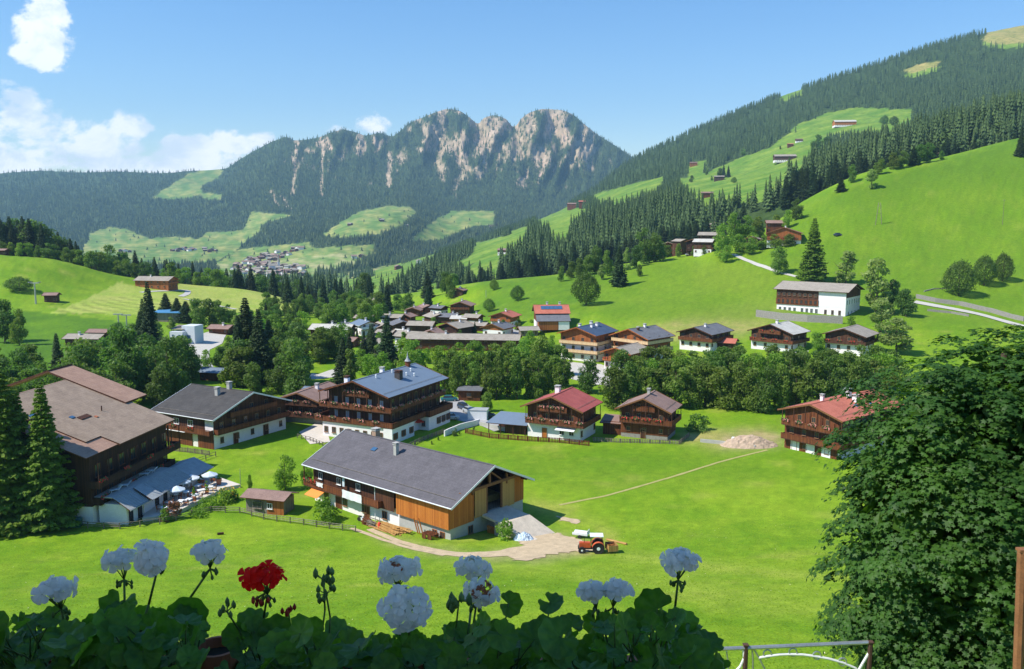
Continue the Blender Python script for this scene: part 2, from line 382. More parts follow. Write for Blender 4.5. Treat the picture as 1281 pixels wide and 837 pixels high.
# sheet C : far valley floor and the rocky mountain
sky = [(-400,226),(-200,222),(0,217),(50,214),(100,216),(150,215),(200,217),(240,214),(262,213),(282,211),(300,200),(322,187),(345,176),(358,172),(368,176),(385,175),(400,172),(415,166),(430,163),(445,166),(458,170),(475,167),(490,171),(500,165),(512,155),(530,147),(548,140),(560,137),(574,139),(588,148),(598,155),(606,148),(618,145),(632,149),(643,159),(652,149),(664,141),(680,137),(700,138),(715,143),(730,155),(748,169),(770,183),(790,196),(850,225),(1000,262)]
C = Sheet([
 row((-400,None,(600.,-90.)),(500,None,(600.,-70.)),(1000,None,(640.,-70.))),
 row((-400,372,1400.),(300,372,1400.),(500,364,1400.),(1000,364,1400.)),
 row((-400,345,2100.),(100,345,2100.),(300,350,2050.),(400,346,2050.),(500,342,2200.),(1000,340,2200.)),
 row((-400,325,2700.),(100,322,2700.),(300,330,2500.),(400,322,2450.),(460,312,2600.),(560,315,2900.),(1000,315,2900.)),
 row((-400,300,3400.),(100,300,3400.),(300,308,3100.),(345,300,3100.),(400,302,2900.),(440,286,3000.),(500,272,3200.),(560,285,3400.),(620,280,3500.),(700,285,3600.),(1000,300,3600.)),
 row((-400,275,4000.),(0,275,4000.),(150,278,4000.),(250,280,4000.),(345,258,4000.),(400,260,3900.),(440,255,3900.),(500,252,3900.),(560,262,4100.),(620,256,4200.),(700,262,4300.),(1000,275,4300.)),
 row((-400,250,4600.),(0,245,4600.),(200,245,4600.),(270,238,4600.),(345,222,4600.),(460,222,4600.),(560,222,4700.),(690,225,4800.),(790,235,4900.),(1000,265,4900.)),
 [(p, s_ + (q-s_)*.42, 5150.) for p, s_, q in [(a, b, 245 if a < 290 else (222 if a < 700 else 232)) for a, b in sky]],
 [(p, s_, 5700.) for p, s_ in sky],
 [(p, s_+14, 6100.) for p, s_ in sky[::3]+[sky[-1]]],
 row((-400,None,(7600.,-200.)),(1000,None,(7600.,-200.))),
])
def dispC(X, Y, Z, PX, PY):
    mt = np.clip((Y-4200)/1000, 0, 1)*np.clip((PX-270)/80, 0, 1)
    lf = np.clip((Y-3700)/900, 0, 1)
    gx = (PX + .35*(PY-140))/34.; big = ridged(gx, PY/150, 2)
    med = ridged((PX-.25*PY)/13., PY/42, 4)
    sm = ridged(PX/4.2, PY/9, 3)
    nt_ = sum(np.exp(-((PX-q-.25*(PY-150))/7.)**2) for q in (599, 644, 506, 560, 690))*np.clip((240-PY)/60, 0, 1); k = mt*(.036*big + .0150*med + .0060*sm - .022*nt_) + lf*(1-mt)*.02*fbm(PX/45, PY/40, 4)
    return 1-k, 0*X
C.build(760, -420, 1000, 420, dispC)
# the sheets as one lookup
def bvh(S): return BVHTree.FromPolygons([tuple(v) for v in S.V.tolist()], S.F.tolist())
BV = [bvh(A), bvh(B), bvh(C)]
CAMV = Vector((0,0,H))
def G(px, py, which=None):
    d = Vector(ray(px, py)).normalized(); best = None; bi = -1
    for i, b in enumerate(BV):
        if which is not None and i not in which: continue
        h = b.ray_cast(CAMV, d, 20000)
        if h[0] is not None and (best is None or h[3] < best[3]): best = h; bi = i
    if best is None and which is not None: return G(px, py)
    if best is None: G.sheet = -1; return Vector(atY(px, py, 600.))
    g = best[0].copy(); G.sheet = bi; return g
def gz(x, y):
    h = BV[0].ray_cast(Vector((x, y, 900)), Vector((0,0,-1)))
    return h[0].z if h[0] is not None else 0.

# ---- clearings, in the picture of the survey
CLB = [[(858,235),(846,225),(882,217),(921,199),(964,184),(999,156),(1030,143),(1069,134),(1140,137),(1142,147),(1120,168),(1093,168),(1062,164),(1034,168),(1030,188),(999,213),(956,235),(917,240),(874,256)],
 [(738,245),(780,233),(831,221),(826,234),(803,243),(781,253),(750,252)],[(670,274),(706,258),(738,262),(714,281),(679,284)],[(636,290),(662,283),(660,300),(645,310)],[(683,292),(714,278),(716,290),(690,303)],
 [(610,306),(640,292),(660,288),(652,305),(625,326),(612,322)],[(508,372),(530,358),(557,345),(552,356),(530,372),(514,380)],[(450,330),(500,312),(540,308),(520,322),(470,338)],[(470,352),(510,336),(520,340),(480,360)],
 [(1228,50),(1240,34),(1300,24),(1300,52),(1250,56)],[(1130,88),(1150,80),(1180,76),(1170,84),(1140,92)],[(560,330),(600,318),(605,324),(570,338)],[(420,352),(460,345),(455,356),(425,362)],[(590,306),(661,288),(657,309),(619,323),(594,318)],[(482,332),(527,316),(552,316),(510,337),(471,350)],[(508,371),(555,347),(557,355),(522,374)],[(446,354),(500,331),(508,337),(470,357)],[(686,299),(714,288),(716,296),(692,304)],[(608,324),(632,320),(626,334),(610,334)],[(620,316),(600,345),(580,350),(585,335)],[(860,205),(885,200),(880,212),(862,214)],[(975,75+40),(1000,108),(1004,114),(980,122)]]
CLC = [[(400,296),(428,277),(450,264),(485,258),(511,258),(520,266),(502,282),(472,293),(437,298)],[(511,301),(546,273),(568,264),(618,264),(618,280),(590,284),(546,301)],[(345,338),(376,312),(424,308),(467,306),(469,317),(441,332),(402,338)],
 [(112,292),(137,284),(162,288),(188,299),(219,296),(250,299),(259,290),(287,290),(306,287),(312,265),(365,269),(327,281),(325,290),(306,302),(294,315),(269,327),(230,330),(100,330),(105,310)],
 [(189,248),(236,217),(262,211),(280,212),(272,223),(252,232),(254,244),(221,249)],[(252,241),(278,243),(276,250),(252,248)],[(268,330),(300,312),(385,303),(400,318),(392,350),(280,350)],[(400,345),(470,335),(500,330),(500,350),(410,362)]]
def anypoly(px, py, L):
    r = np.zeros(np.shape(px), bool)
    for p in L: r |= inpoly(px, py, p)
    return r
def jit(px, py, s=1.): return px + s*3*fbm(px/9, py/9, 2), py + s*2*fbm(px/8+50, py/8, 2)
def lerp(a, b, t): t = np.clip(t, 0, 1)[..., None]; return np.array(a)*(1-t)+np.array(b)*t
# colours of the ground, darker green in parts of the meadow
MEAD = (.132,.258,.007); MEAD2 = (.205,.320,.014); MEAD_D = (.070,.165,.008); MOWN = (.36,.40,.085); FLOOR = (.035,.06,.014); DRY = (.40,.32,.12)
PXa, PYa = jit(A.PX, A.PY)
n1 = fbm(A.X/22, A.Y/22, 4); n2 = fbm(A.X/5, A.Y/5, 3)
colA = lerp(MEAD, MEAD2, .40+1.5*n1+.7*n2+.35*fbm(A.X/1.5, A.Y/4, 2)); nY = np.clip(fbm(A.X/14+40, A.Y/9, 4)*2.2-.55, 0, .6)[..., None]; colA = colA*(1-nY)+np.array((.30,.34,.05))*nY
m = inpoly(PXa, PYa, [(60,392),(100,378),(150,352),(195,362),(240,352),(300,358),(400,378),(398,392),(330,388),(260,392),(230,400),(180,396),(120,392)]); colA[m] = lerp(MOWN, (.24,.36,.035), .3+n1+.3*n2)[m]
stripe = .5+.5*np.sin(A.PY*2.1+A.PX*.05); m2 = inpoly(PXa, PYa, [(60,392),(110,378),(180,368),(230,392),(150,392)]); colA[m2] = (colA*(.72+.45*stripe[..., None]))[m2]
m = inpoly(PXa, PYa, [(-420,330),(60,392),(180,405),(230,440),(200,470),(-420,480)]); colA[m] = lerp(MEAD_D, MEAD, .4+n1)[m]
def soft(poly, c, amt=.7, w=None):
    global colA
    m = inpoly(PXa, PYa, poly).astype(float)
    for _ in range(6): m = (m + np.roll(m,1,0)+np.roll(m,-1,0)+np.roll(m,1,1)+np.roll(m,-1,1))/5
    m = np.clip(m*amt*(1+.9*n2), 0, 1)[..., None]; colA = colA*(1-m)+np.array(c)*m
soft([(780,415),(850,396),(960,372),(1000,378),(960,405),(930,420),(830,428)], DRY, .55)
soft([(800,330),(930,300),(1000,340),(960,400),(800,400)], MEAD2, .55)
soft([(860,335),(920,325),(990,350),(940,370),(870,360)], (.34,.36,.04), .35)
soft([(600,352),(700,345),(760,340),(735,395),(600,402)], MEAD_D, .6)
soft([(1020,246),(1281,170),(1400,150),(1400,240),(1180,225),(1060,262)], MEAD_D, .75)  # darker green painted along the top of the right meadow
soft([(655,622),(700,632),(775,668),(760,690),(740,655),(660,640)], (.36,.36,.07), .7)
soft([(700,675),(860,700),(1060,722),(1060,727),(860,712),(700,690)], (.30,.36,.05), .6)
soft([(855,538),(960,536),(985,552),(900,562),(850,552)], DRY, .65)
DIRTC = (.40,.30,.18)
soft([(636,662),(668,664),(706,670),(732,676),(748,690),(720,696),(668,704),(600,700),(540,694),(500,684),(462,668),(462,662),(500,674),(545,686),(590,692),(640,688),(660,684)], DIRTC, .55)
soft([(905,545),(975,545),(985,556),(900,562)], DIRTC, .6)
soft([(800,330),(930,318),(1000,255),(1281,175),(1500,150),(1500,420),(1000,400),(760,400),(700,350)], (.108,.208,.011), .55)
for k_ in range(7): soft([(430+70*k_, 700+4*k_),(900+20*k_, 716+7*k_),(1080, 722+9*k_),(1080, 725+9*k_),(880, 722+7*k_),(430+70*k_, 705+4*k_)], MEAD2 if k_ % 2 else (.28,.36,.04), .35)
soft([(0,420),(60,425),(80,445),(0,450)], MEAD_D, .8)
soft([(960,600),(1060,600),(1060,680),(900,640)], MEAD2, .35)
soft([(530,560),(900,560),(1000,600),(700,620),(640,580)], MEAD_D, .3)
colA *= (1+.22*fbm(A.X/2.2, A.Y/2.2, 3))[..., None]
colB = lerp(FLOOR, (.05,.09,.02), .5+fbm(B.X/30, B.Y/30, 3))
pb, qb = jit(B.PX, B.PY); hB0 = 27/B.Y*F; mB = anypoly(pb, qb, CLB) | anypoly(pb, qb-hB0*.45, CLB); nB = fbm(B.X/60, B.Y/60, 4)
colB[mB] = lerp((.10,.21,.020), (.21,.30,.035), .4+nB*1.2)[mB]
m = inpoly(pb, qb, CLB[9]) | inpoly(pb, qb, CLB[10]); colB[m] = lerp((.24,.25,.06), (.36,.30,.10), .5+nB)[m]
pc, qc = jit(C.PX, C.PY); mC = anypoly(pc, qc, CLC); nC = fbm(C.X/110, C.Y/110, 4)
nCp = fbm(C.PX/14, C.PY/7, 3)
colC = lerp((.03,.055,.016), (.06,.095,.022), .5+nC)
colC[mC] = lerp((.13,.23,.04), (.30,.32,.08), .35+1.6*nCp)[mC]
m = mC & (C.Y < 2500); colC[m] = lerp((.16,.26,.05), (.36,.36,.14), .4+1.6*nCp)[m]
# bare rock on the upper mountain
def rockamt(px, py):
    r1 = ridged((px-.3*py)/13., py/48, 4); r2 = fbm(px/17.+3, py/24., 4)
    env = np.clip((px-480)/60, 0, 1)*np.clip((790-px)/60, 0, 1)*np.clip((252-py+18*fbm(px/40, 0*px, 2))/60, 0, 1)
    env = env*(.62+.9*np.clip(fbm(px/30+9, py/34, 3)+.25, -.3, .6))
    env2 = np.clip((px-350)/30, 0, 1)*np.clip((500-px)/30, 0, 1)*np.clip((250-py)/60, 0, 1)*.52
    e = np.maximum(env, env2)
    return np.clip(((r1*.34+r2*1.05+.25*fbm(px/4., py/4., 2))+e*.95-.72)*5, 0, 1)*(e > .02)
RK = rockamt(C.PX, C.PY)*(C.Y > 4300)
rockc = lerp((.27,.205,.125), (.52,.41,.26), .5+.9*fbm(C.PX/5, C.PY/9, 4))
colC = colC*(1-RK[..., None]) + rockc*RK[..., None]
for (x0, y0, x1, y1, w) in [(372,172,366,245,2.2),(404,175,402,245,1.6),(488,190,486,235,3),(576,175,578,225,4),(742,160,690,215,2),(352,245,362,262,2.4),(340,238,347,258,2),(646,150,652,200,3)]:
    t = np.clip((C.PY-y0)/(y1-y0), 0, 1); cx = x0+(x1-x0)*t + 3*fbm(C.PY/9, 0*C.PY+x0, 3)
    mm = (np.abs(C.PX-cx) < w*(1+.6*fbm(C.PX/3, C.PY/6, 2))) & (C.PY > y0) & (C.PY < y1) & (C.Y > 3900); colC[mm] = rockc[mm]*1.05; RK[mm] = 1

def groundmat(name, detail, bmpd, gloss=.9):
    m, nt, b, o = newmat(name); a = nt('ShaderNodeVertexColor'); a.layer_name = 'tint'
    g = nt('ShaderNodeNewGeometry'); n = noise(nt, g.outputs['Position'], detail, 5, .65); n2 = noise(nt, g.outputs['Position'], detail*.14, 3, .6)
    f = ramp(nt, n, [(.28, (.52,.58,.5)), (.5, (1,1,1)), (.74, (1.5,1.36,1.5))])
    c = mix(nt, 1., a.outputs[0], f, 'MULTIPLY')
    c = mix(nt, 1., c, ramp(nt, n2, [(.3, (.84,.88,.8)), (.7, (1.16,1.1,1.2))]), 'MULTIPLY')
    nt.l.new(c, b.inputs['Base Color']); b.inputs['Roughness'].default_value = gloss; b.inputs['Specular IOR Level'].default_value = .15
    bump(nt, b, n, .6, bmpd); return m
def add_sheet(S, name, mat, col):
    me = npmesh(name, S.V, S.F, [mat], smooth=True, colors=col.reshape(-1, 3)); return tag(link(name, me), kind='structure')
add_sheet(A, 'ground', groundmat('meadow_grass', 5.0, .08), colA)
add_sheet(B, 'hillside', groundmat('hill_ground', .12, .8), colB)
add_sheet(C, 'mountain', groundmat('mountain_ground', .025, 4.), colC)

# ---- sheets draped on the ground: tracks, roads, yards
def drape(name, pts, w, mat, lift=.03, z=None, sub=1.0, ragged=0., kind='structure', pix=True):
    P3 = [(G(*p, which=[0]) if pix else Vector((p[0], p[1], 0))) for p in pts]; P3 = [p for p in P3 if p is not None]
    ws = w if isinstance(w, (list, tuple)) else [w]*len(pts)
    out = []
    for i in range(len(P3)-1):
        n = max(1, int((P3[i+1]-P3[i]).length/sub))
        for k in range(n): t = k/n; out.append((P3[i].lerp(P3[i+1], t), ws[i]*(1-t)+ws[i+1]*t))
    out.append((P3[-1], ws[-1]))
    for _ in range(3): out = [out[0]]+[((out[i-1][0]+out[i][0]*2+out[i+1][0])/4, out[i][1]) for i in range(1, len(out)-1)]+[out[-1]]
    V = []; Fc = []; nc = 7
    for i, (p, ww) in enumerate(out):
        d = (out[min(i+1, len(out)-1)][0]-out[max(i-1, 0)][0]); d.z = 0; d.normalize(); s = Vector((-d.y, d.x, 0))
        ra = 1+ragged*float(fbm(i*.31, 3.3, 2)); rb = 1+ragged*float(fbm(i*.31, 8.3, 2))
        for c in range(nc):
            t = c/(nc-1)*2-1; q = p + s*(ww/2*t*(ra if t < 0 else rb)); V.append((q.x, q.y, gz(q.x, q.y)+lift))
    for i in range(len(out)-1):
        for c in range(nc-1): a = i*nc+c; Fc.append((a, a+1, a+nc+1, a+nc))
    me = npmesh(name, V, Fc, [mat], smooth=True); return tag(link(name, me), kind=kind)
def yard(name, poly, mat, lift=.05, step=1.5, kind='structure', world=False, rag=0.):
    P3 = poly if world else [G(*p, which=[0]) for p in poly]; pts2 = [(p[0], p[1]) for p in P3]
    import bmesh
    bm = bmesh.new(); edge = []; es = .35 if rag else step
    for i in range(len(pts2)):
        a = Vector(pts2[i]); b = Vector(pts2[(i+1) % len(pts2)]); n = max(1, int((b-a).length/es))
        for k in range(n): q = a.lerp(b, k/n); w_ = rag*Vector((float(fbm(q.x/1.1, q.y/1.1, 3)), float(fbm(q.x/1.1+30, q.y/1.1, 3)))) if rag else Vector((0, 0)); edge.append(bm.verts.new((q.x+w_.x, q.y+w_.y, 0)))
    f = bm.faces.new(edge); bmesh.ops.triangulate(bm, faces=[f])
    xs = [p[0] for p in pts2]; ys = [p[1] for p in pts2]
    for ax, lo, hi in (((1,0,0), min(xs), max(xs)), ((0,1,0), min(ys), max(ys))):
        c = lo+step*2
        while c < hi:
            bmesh.ops.bisect_plane(bm, geom=bm.verts[:]+bm.edges[:]+bm.faces[:], plane_co=tuple(c*q for q in ax), plane_no=ax); c += step*2
    for v in bm.verts: v.co.z = gz(v.co.x, v.co.y)+lift
    bmesh.ops.recalc_face_normals(bm, faces=bm.faces)
    me = bpy.data.meshes.new(name); bm.to_mesh(me); bm.free(); me.materials.append(mat); return tag(link(name, me), kind=kind)
dirt = plain('dirt_and_gravel', (.52,.40,.25), .95, .25, 1.1, bumps=.4)
asphalt = plain('pale_asphalt', (.36,.355,.35), .9, .12, .6)
gravel_l = plain('light_gravel', (.50,.475,.42), .95, .12, .5)
paving = plain('terrace_paving', (.60,.54,.46), .9, .12, 1.)
pathm = plain('trodden_grass_path', (.38,.34,.12), .95, .2, 1.)
drape('dirt_track', [(462,662),(495,676),(540,689),(580,695),(640,692),(690,681),(722,680)], [1.0,1.2,1.5,2.6,3.2,5.,3.], dirt, .05, ragged=.5)
drape('dirt_track', [(440,661),(470,672),(512,686),(556,695)], [.8,.8,.8,.8], dirt, .045, ragged=.6)
yard('gravel_yard', [(640,668),(662,665),(700,668),(728,676),(745,690),(700,692),(668,700),(640,700),(655,684)], dirt, .07, rag=1.5)
yard('ramp_apron', [(601,655),(640,648),(672,664),(668,676),(640,668)], plain('pale_ramp_gravel', (.58,.50,.39), .95, .2, 1.), .09, rag=1.2)
yard('bare_patch', [(698,647),(724,650),(724,655),(700,652)], dirt, .05, rag=1.2)
drape('foot_path', [(700,632),(760,620),(830,600),(900,578),(960,563)], .55, pathm, .04, ragged=.5)
drape('hill_road', [(917,318),(935,326),(955,333),(974,341),(999,347)], [3,3,3,2.6,2.6], gravel_l, .12, sub=3)
drape('hill_road', [(1144,378),(1170,383),(1193,387),(1225,393),(1260,403),(1281,409)], [5,5,4.5,4,4,4], gravel_l, .25, sub=3)
yard('valley_car_park', [(226,438),(245,420),(262,415),(283,419),(278,430),(262,438),(262,456),(246,456),(230,448)], gravel_l, .1)
drape('valley_road', [(252,452),(262,470),(290,476)], 5, asphalt, .08, sub=3)
drape('valley_road', [(378,470),(400,474),(425,462),(470,455)], [9,7,5,4], gravel_l, .08, sub=3)
yard('courtyard', [(374,541),(397,529),(408,535),(413,553),(388,556)], paving, .08)
yard('chalet_car_park', [(546,500),(560,496),(578,500),(592,512),(604,520),(612,528),(640,534),(618,540),(600,532),(572,526),(552,524)], asphalt, .08)
drape('farm_lane', [(176,366),(212,364),(226,363),(236,363),(234,368),(226,371)], 3, gravel_l, .15, sub=3)
drape('farm_lane', [(230,374),(262,380),(295,387)], 2.5, gravel_l, .15, sub=3)
drape('village_lane', [(488,432),(500,446),(510,450)], [6,7,4], gravel_l, .1, sub=3)
yard('village_yard', [(700,452),(752,456),(790,470),(770,484),(735,480),(700,470)], gravel_l, .08)
yard('village_yard', [(640,412),(665,411),(664,418),(642,420)], asphalt, .08)
yard('village_yard', [(985,441),(1012,439),(1005,447),(985,447)], gravel_l, .08)
# ------------------------------------------------------------------ trees
bark = plain('bark', (.10,.075,.05), .95, .35, 3, bumps=.5)
L_con = leafmat('spruce_needles', (.026,.058,.018), (.060,.108,.028), .15, .7)
L_conl = leafmat('fresh_spruce_needles', (.08,.155,.016), (.20,.29,.030), .35, .7, .1)
L_dec = leafmat('broad_leaves', (.085,.155,.022), (.19,.28,.045), .4, .6)
L_decd = leafmat('dark_broad_leaves', (.062,.130,.022), (.145,.235,.042), .4, .6)
L_light = leafmat('yellow_green_leaves', (.16,.24,.06), (.30,.38,.11), .4, .6, .12)
L_lime = leafmat('bright_shrub_leaves', (.11,.22,.025), (.22,.36,.04), .4, .6, .15)
L_maple = leafmat('maple_leaves', (.018,.060,.009), (.080,.175,.020), .35, .55, .1, .7, spec=.3)
L_far = leafmat('far_forest_leaves', (.016,.036,.012), (.036,.066,.018), 0, .8, .0, .02)
def trunk_mb(h, r, seed, limbs=5, spread=.35, top=.8, mat=None):
    mb = MB(); rd = random.Random(seed); pts = []; x = y = 0
    for i in range(6): pts.append((x, y, h*top*i/5)); x += rd.uniform(-.03,.03)*h*.4; y += rd.uniform(-.03,.03)*h*.4
    mb.path([(0,0,-.3)]+pts, r, bark, 7, r*.25)
    for i in range(limbs):
        t = .3+.55*i/limbs; a = rd.uniform(0, 6.28); p = Vector(pts[int(t*5)]); q = p+Vector((math.cos(a)*h*spread*.6, math.sin(a)*h*spread*.6, h*.16)); e = q+Vector((math.cos(a)*h*.08, math.sin(a)*h*.08, h*.12))
        mb.path([p, q, e], r*.4, bark, 5, r*.1)
    return mb.me('trunk')
def leaf_quads(C_, N_, size, g, aspect=1.0, jitter=.9):
    """C_ centres, N_ preferred normals -> quads"""
    n = len(C_); nn = N_ + g.normal(0, jitter, (n, 3)); nn /= np.linalg.norm(nn, axis=1)[:, None]+1e-9
    r = g.normal(0, 1, (n, 3)); t = np.cross(nn, r); t /= np.linalg.norm(t, axis=1)[:, None]+1e-9; b = np.cross(nn, t)
    s = (size*g.uniform(.6, 1.4, n))[:, None]
    q = np.stack([C_-t*s*aspect, C_-b*s*.55, C_+t*s*aspect, C_+b*s*.55], 1)
    q += g.normal(0, .12, q.shape)*s[:, None, :]
    return q.reshape(-1, 3), np.arange(n*4).reshape(-1, 4)
def crown_mesh(name, h, w, mat, seed, n=2400, leaf=.32, base=.14, shape='round', lobes=11):
    g = np.random.default_rng(seed); cs = []; rs = []
    for i in range(lobes):
        t = g.uniform(0, 1); z = base + (1-base)*(t*.86+.05); a = g.uniform(0, 6.28)
        if shape == 'round': prof = math.sin(math.pi*min(1, .12+.80*t))**.6
        elif shape == 'tall': prof = math.sin(math.pi*(.15+.78*t**.9))**.7
        else: prof = 1-.75*t
        rr = prof*w/2*g.uniform(.25, .72); lr = w*g.uniform(.17, .27)*(1.0 if shape != 'tall' else .9)*(1-.35*t)
        cs.append((math.cos(a)*rr, math.sin(a)*rr, z*h-lr*.3)); rs.append(lr)
    cs.append((0, 0, h*(base+.45*(1-base)))); rs.append(w*.30); cs.append((0, 0, h*(1-.15))); rs.append(w*.16)
    cs = np.array(cs); rs = np.array(rs); wts = rs**2/np.sum(rs**2); k = g.choice(len(cs), n, p=wts)
    d = g.normal(0, 1, (n, 3)); d /= np.linalg.norm(d, axis=1)[:, None]
    rad = rs[k]*(g.uniform(.55, 1.08, n))
    Cn = cs[k] + d*rad[:, None]*np.array([1, 1, .85]); d[:, 2] += .35
    keep = Cn[:, 2] > h*base*.7; Cn = Cn[keep]; d = d[keep]
    V, Fc = leaf_quads(Cn, d, leaf, g); return npmesh(name, V, Fc, [mat])
def ball_mesh(name, h, w, mat, seed, n=5200):
    g = np.random.default_rng(seed); d = g.normal(0, 1, (n, 3)); d /= np.linalg.norm(d, axis=1)[:, None]
    rr = g.uniform(.5, 1.0, n)**.35*(1+.42*fbm(d[:, 0]*1.7+seed, d[:, 1]*2.0+d[:, 2]*1.9, 3)+.06*g.normal(0, 1, n))
    C_ = d*rr[:, None]*np.array([w/2, w/2, h*.46]); C_[:, :2] *= (1-.18*(C_[:, 2:3]/(h*.46))); C_[:, 2] += h*.53
    V, Fc = leaf_quads(C_, d, .22, g); return npmesh(name, V, Fc, [mat])
def conifer_mesh(name, h, w, mat, seed, levels=22, per=11, segs=3, base=.03, droop=.28):
    g = np.random.default_rng(seed); V = []; Fc = []
    for L in range(levels):
        t = L/(levels-1); z0 = h*(base+(1-base)*.97*t); R0 = w/2*((1-t)**.85*.95+.05)*g.uniform(.85, 1.12); pn = max(5, int(per*(1-.5*t)))
        ph = g.uniform(0, 6.28)
        for b in range(pn):
            a = ph+2*math.pi*b/pn+g.uniform(-.25, .25); Rr = R0*g.uniform(.72, 1.12); dx, dy = math.cos(a), math.sin(a); sx, sy = -dy, dx
            dr = droop*g.uniform(.6, 1.4); wd0 = Rr*.36+.12
            prev = None
            for k in range(segs+1):
                u = k/segs; rr = Rr*(.05+.95*u); z = z0 - Rr*dr*u + Rr*.22*max(0, u-.55) + g.uniform(-.04,.04)*Rr; wd = wd0*(.35+1.3*u*(1-u)*2)*(1 if k < segs else .12)*g.uniform(.75,1.25)
                l = (dx*rr+sx*wd, dy*rr+sy*wd, z-wd*.45); c = (dx*rr, dy*rr, z+wd*.1); r = (dx*rr-sx*wd, dy*rr-sy*wd, z-wd*.45)
                i = len(V); V += [l, c, r]
                if prev is not None: Fc += [(prev, i, i+1, prev+1), (prev+1, i+1, i+2, prev+2)]
                prev = i
    i = len(V); s = h*.012
    for a in range(3): V += [(math.cos(a*2.1)*s, math.sin(a*2.1)*s, h*.90), (math.cos(a*2.1+1)*s, math.sin(a*2.1+1)*s, h*.90), (0, 0, h*1.01), (0, 0, h*1.0)]; Fc.append((i, i+1, i+2, i+3)); i += 4
    return npmesh(name, V, Fc, [mat])
def spruce_detail(name, h, w, mat, seed, dn=1., ls=1.):
    """near spruce: drooping boughs with hanging ragged twigs"""
    g = np.random.default_rng(seed); Cn = []; Nn = []; S = []
    levels = 34
    V = []; Fc = []
    for L in range(levels):
        t = L/(levels-1); z0 = h*(.10+.86*t); R0 = w/2*((1-t)**.9*.95+.05); pn = int(10*(1-.5*t))+4; ph = g.uniform(0, 6.28)
        for b in range(pn):
            a = ph+2*math.pi*b/pn+g.uniform(-.3, .3); Rr = R0*g.uniform(.6, 1.18); dx, dy = math.cos(a), math.sin(a); sx, sy = -dy, dx
            n = int((26+74*(1-t))*dn); u = g.uniform(.12, 1, n)**.75; dr = .34*g.uniform(.7, 1.3)
            side = g.uniform(-1, 1, n)*(.30*(1-u)+.07)*Rr
            z = z0 - Rr*dr*u + Rr*.30*np.maximum(0, u-.6) - np.abs(side)*.35 - g.uniform(0, .22, n)
            P_ = np.stack([dx*Rr*u+sx*side, dy*Rr*u+sy*side, z], -1)
            dirv = np.stack([dx*.8+sx*np.sign(side)*.6, dy*.8+sy*np.sign(side)*.6, -.35-.4*g.uniform(0, 1, n)], -1)
            dirv += g.normal(0, .25, dirv.shape); dirv /= np.linalg.norm(dirv, axis=1)[:, None]
            ln = ls*g.uniform(.32, .72, n)*(.65+.35*(1-t)); up = np.tile([0, 0, 1.], (n, 1))+g.normal(0, .35, (n, 3)); sd = np.cross(dirv, up); sd /= np.linalg.norm(sd, axis=1)[:, None]
            wd = ln*.33
            q = np.stack([P_, P_+dirv*(ln*.5)[:, None]+sd*wd[:, None], P_+dirv*ln[:, None], P_+dirv*(ln*.5)[:, None]-sd*wd[:, None]], 1)
            i = len(V)*1
            Cn.append(q)
    Q = np.concatenate(Cn).reshape(-1, 3); return npmesh(name, Q, np.arange(len(Q)).reshape(-1, 4), [mat])
CONV = [spruce_detail('crown', 20, 7.6, L_con, 100+i, .55, 1.25) for i in range(5)]
CONL = [spruce_detail('crown', 20, 8.0, L_conl, 120+i, .7, 1.15) for i in range(2)]
CTR = MB(); CTR.tube((0,0,-.5), (0,0,16), .2, bark, 6, .03); CTR = CTR.me('trunk')
DEC = {}
for key, mat, w, shape, n in (('dec', L_dec, 9, 'round', 3300), ('dark', L_decd, 9.5, 'round', 3300), ('tall', L_dec, 6.6, 'tall', 2600), ('light', L_light, 6.5, 'tall', 2200), ('lime', L_lime, 9, 'round', 2200)):
    DEC[key] = [(crown_mesh('crown', 12, w, mat, 200+i*7+len(key), n, .33, .05 if shape == 'round' else .03, shape, 17), trunk_mb(12, .22, i, 4, .3)) for i in range(4)]
ball = [(ball_mesh('crown', 9, 8.6, L_decd, 300+i), trunk_mb(9, .25, 9+i, 3, .2)) for i in range(3)]
bushm = [crown_mesh('bush', 3, 4.2, L_lime, 320+i, 900, .18, .0, 'round', 8) for i in range(3)]
bushd = [crown_mesh('bush', 3, 4.2, L_decd, 330+i, 900, .18, .0, 'round', 8) for i in range(3)]
NT_ = [0]
def tree(p, h, kind='dec', label='broadleaf tree', group=None, wscale=1., name=None, rnd=random):
    if kind in ('con', 'conl'):
        lib = CONV if kind == 'con' else CONL; cm = rnd.choice(lib); base = 20.; tm = CTR; nm = 'spruce_tree'; cat = 'conifer'
    elif kind == 'ball': cm, tm = rnd.choice(ball); base = 9.; nm = 'round_tree'; cat = 'tree'
    else: cm, tm = rnd.choice(DEC[kind]); base = 12.; nm = 'broadleaf_tree'; cat = 'tree'
    s = h/base; rz = rnd.uniform(0, 6.28); o = thing(name or nm, label, cat, p, rz, group); sw = s*wscale*rnd.uniform(.9, 1.12)
    o.scale = (sw, sw*rnd.uniform(.92, 1.08), s); link('crown', cm, o); link('trunk', tm, o); NT_[0] += 1; return o
def treepx(px, yb, yt, kind, label, group=None, wpx=None, name=None, which=None):
    p = G(px, yb, which); d = p.y*CP-(p.z-H)*SP; h = (yb-yt)/F*d*1.02
    w0 = {'con': .34, 'conl': .37, 'ball': .95, 'dec': .72, 'dark': .75, 'tall': .52, 'light': .55, 'lime': .75}[kind]
    ws = 1. if wpx is None else (wpx/F*d)/(h*w0)
    return tree(p, h, kind, label, group, ws, name)
def bush(p, h, label, group=None, mat='lime', w=None, name='bush'):
    m = random.choice(bushm if mat == 'lime' else bushd); s = h/3; o = link(name, m, None, p, (0,0,random.uniform(0,6.28)), (s*(w or 1), s*(w or 1), s)); return tag(o, label, 'bush', group)
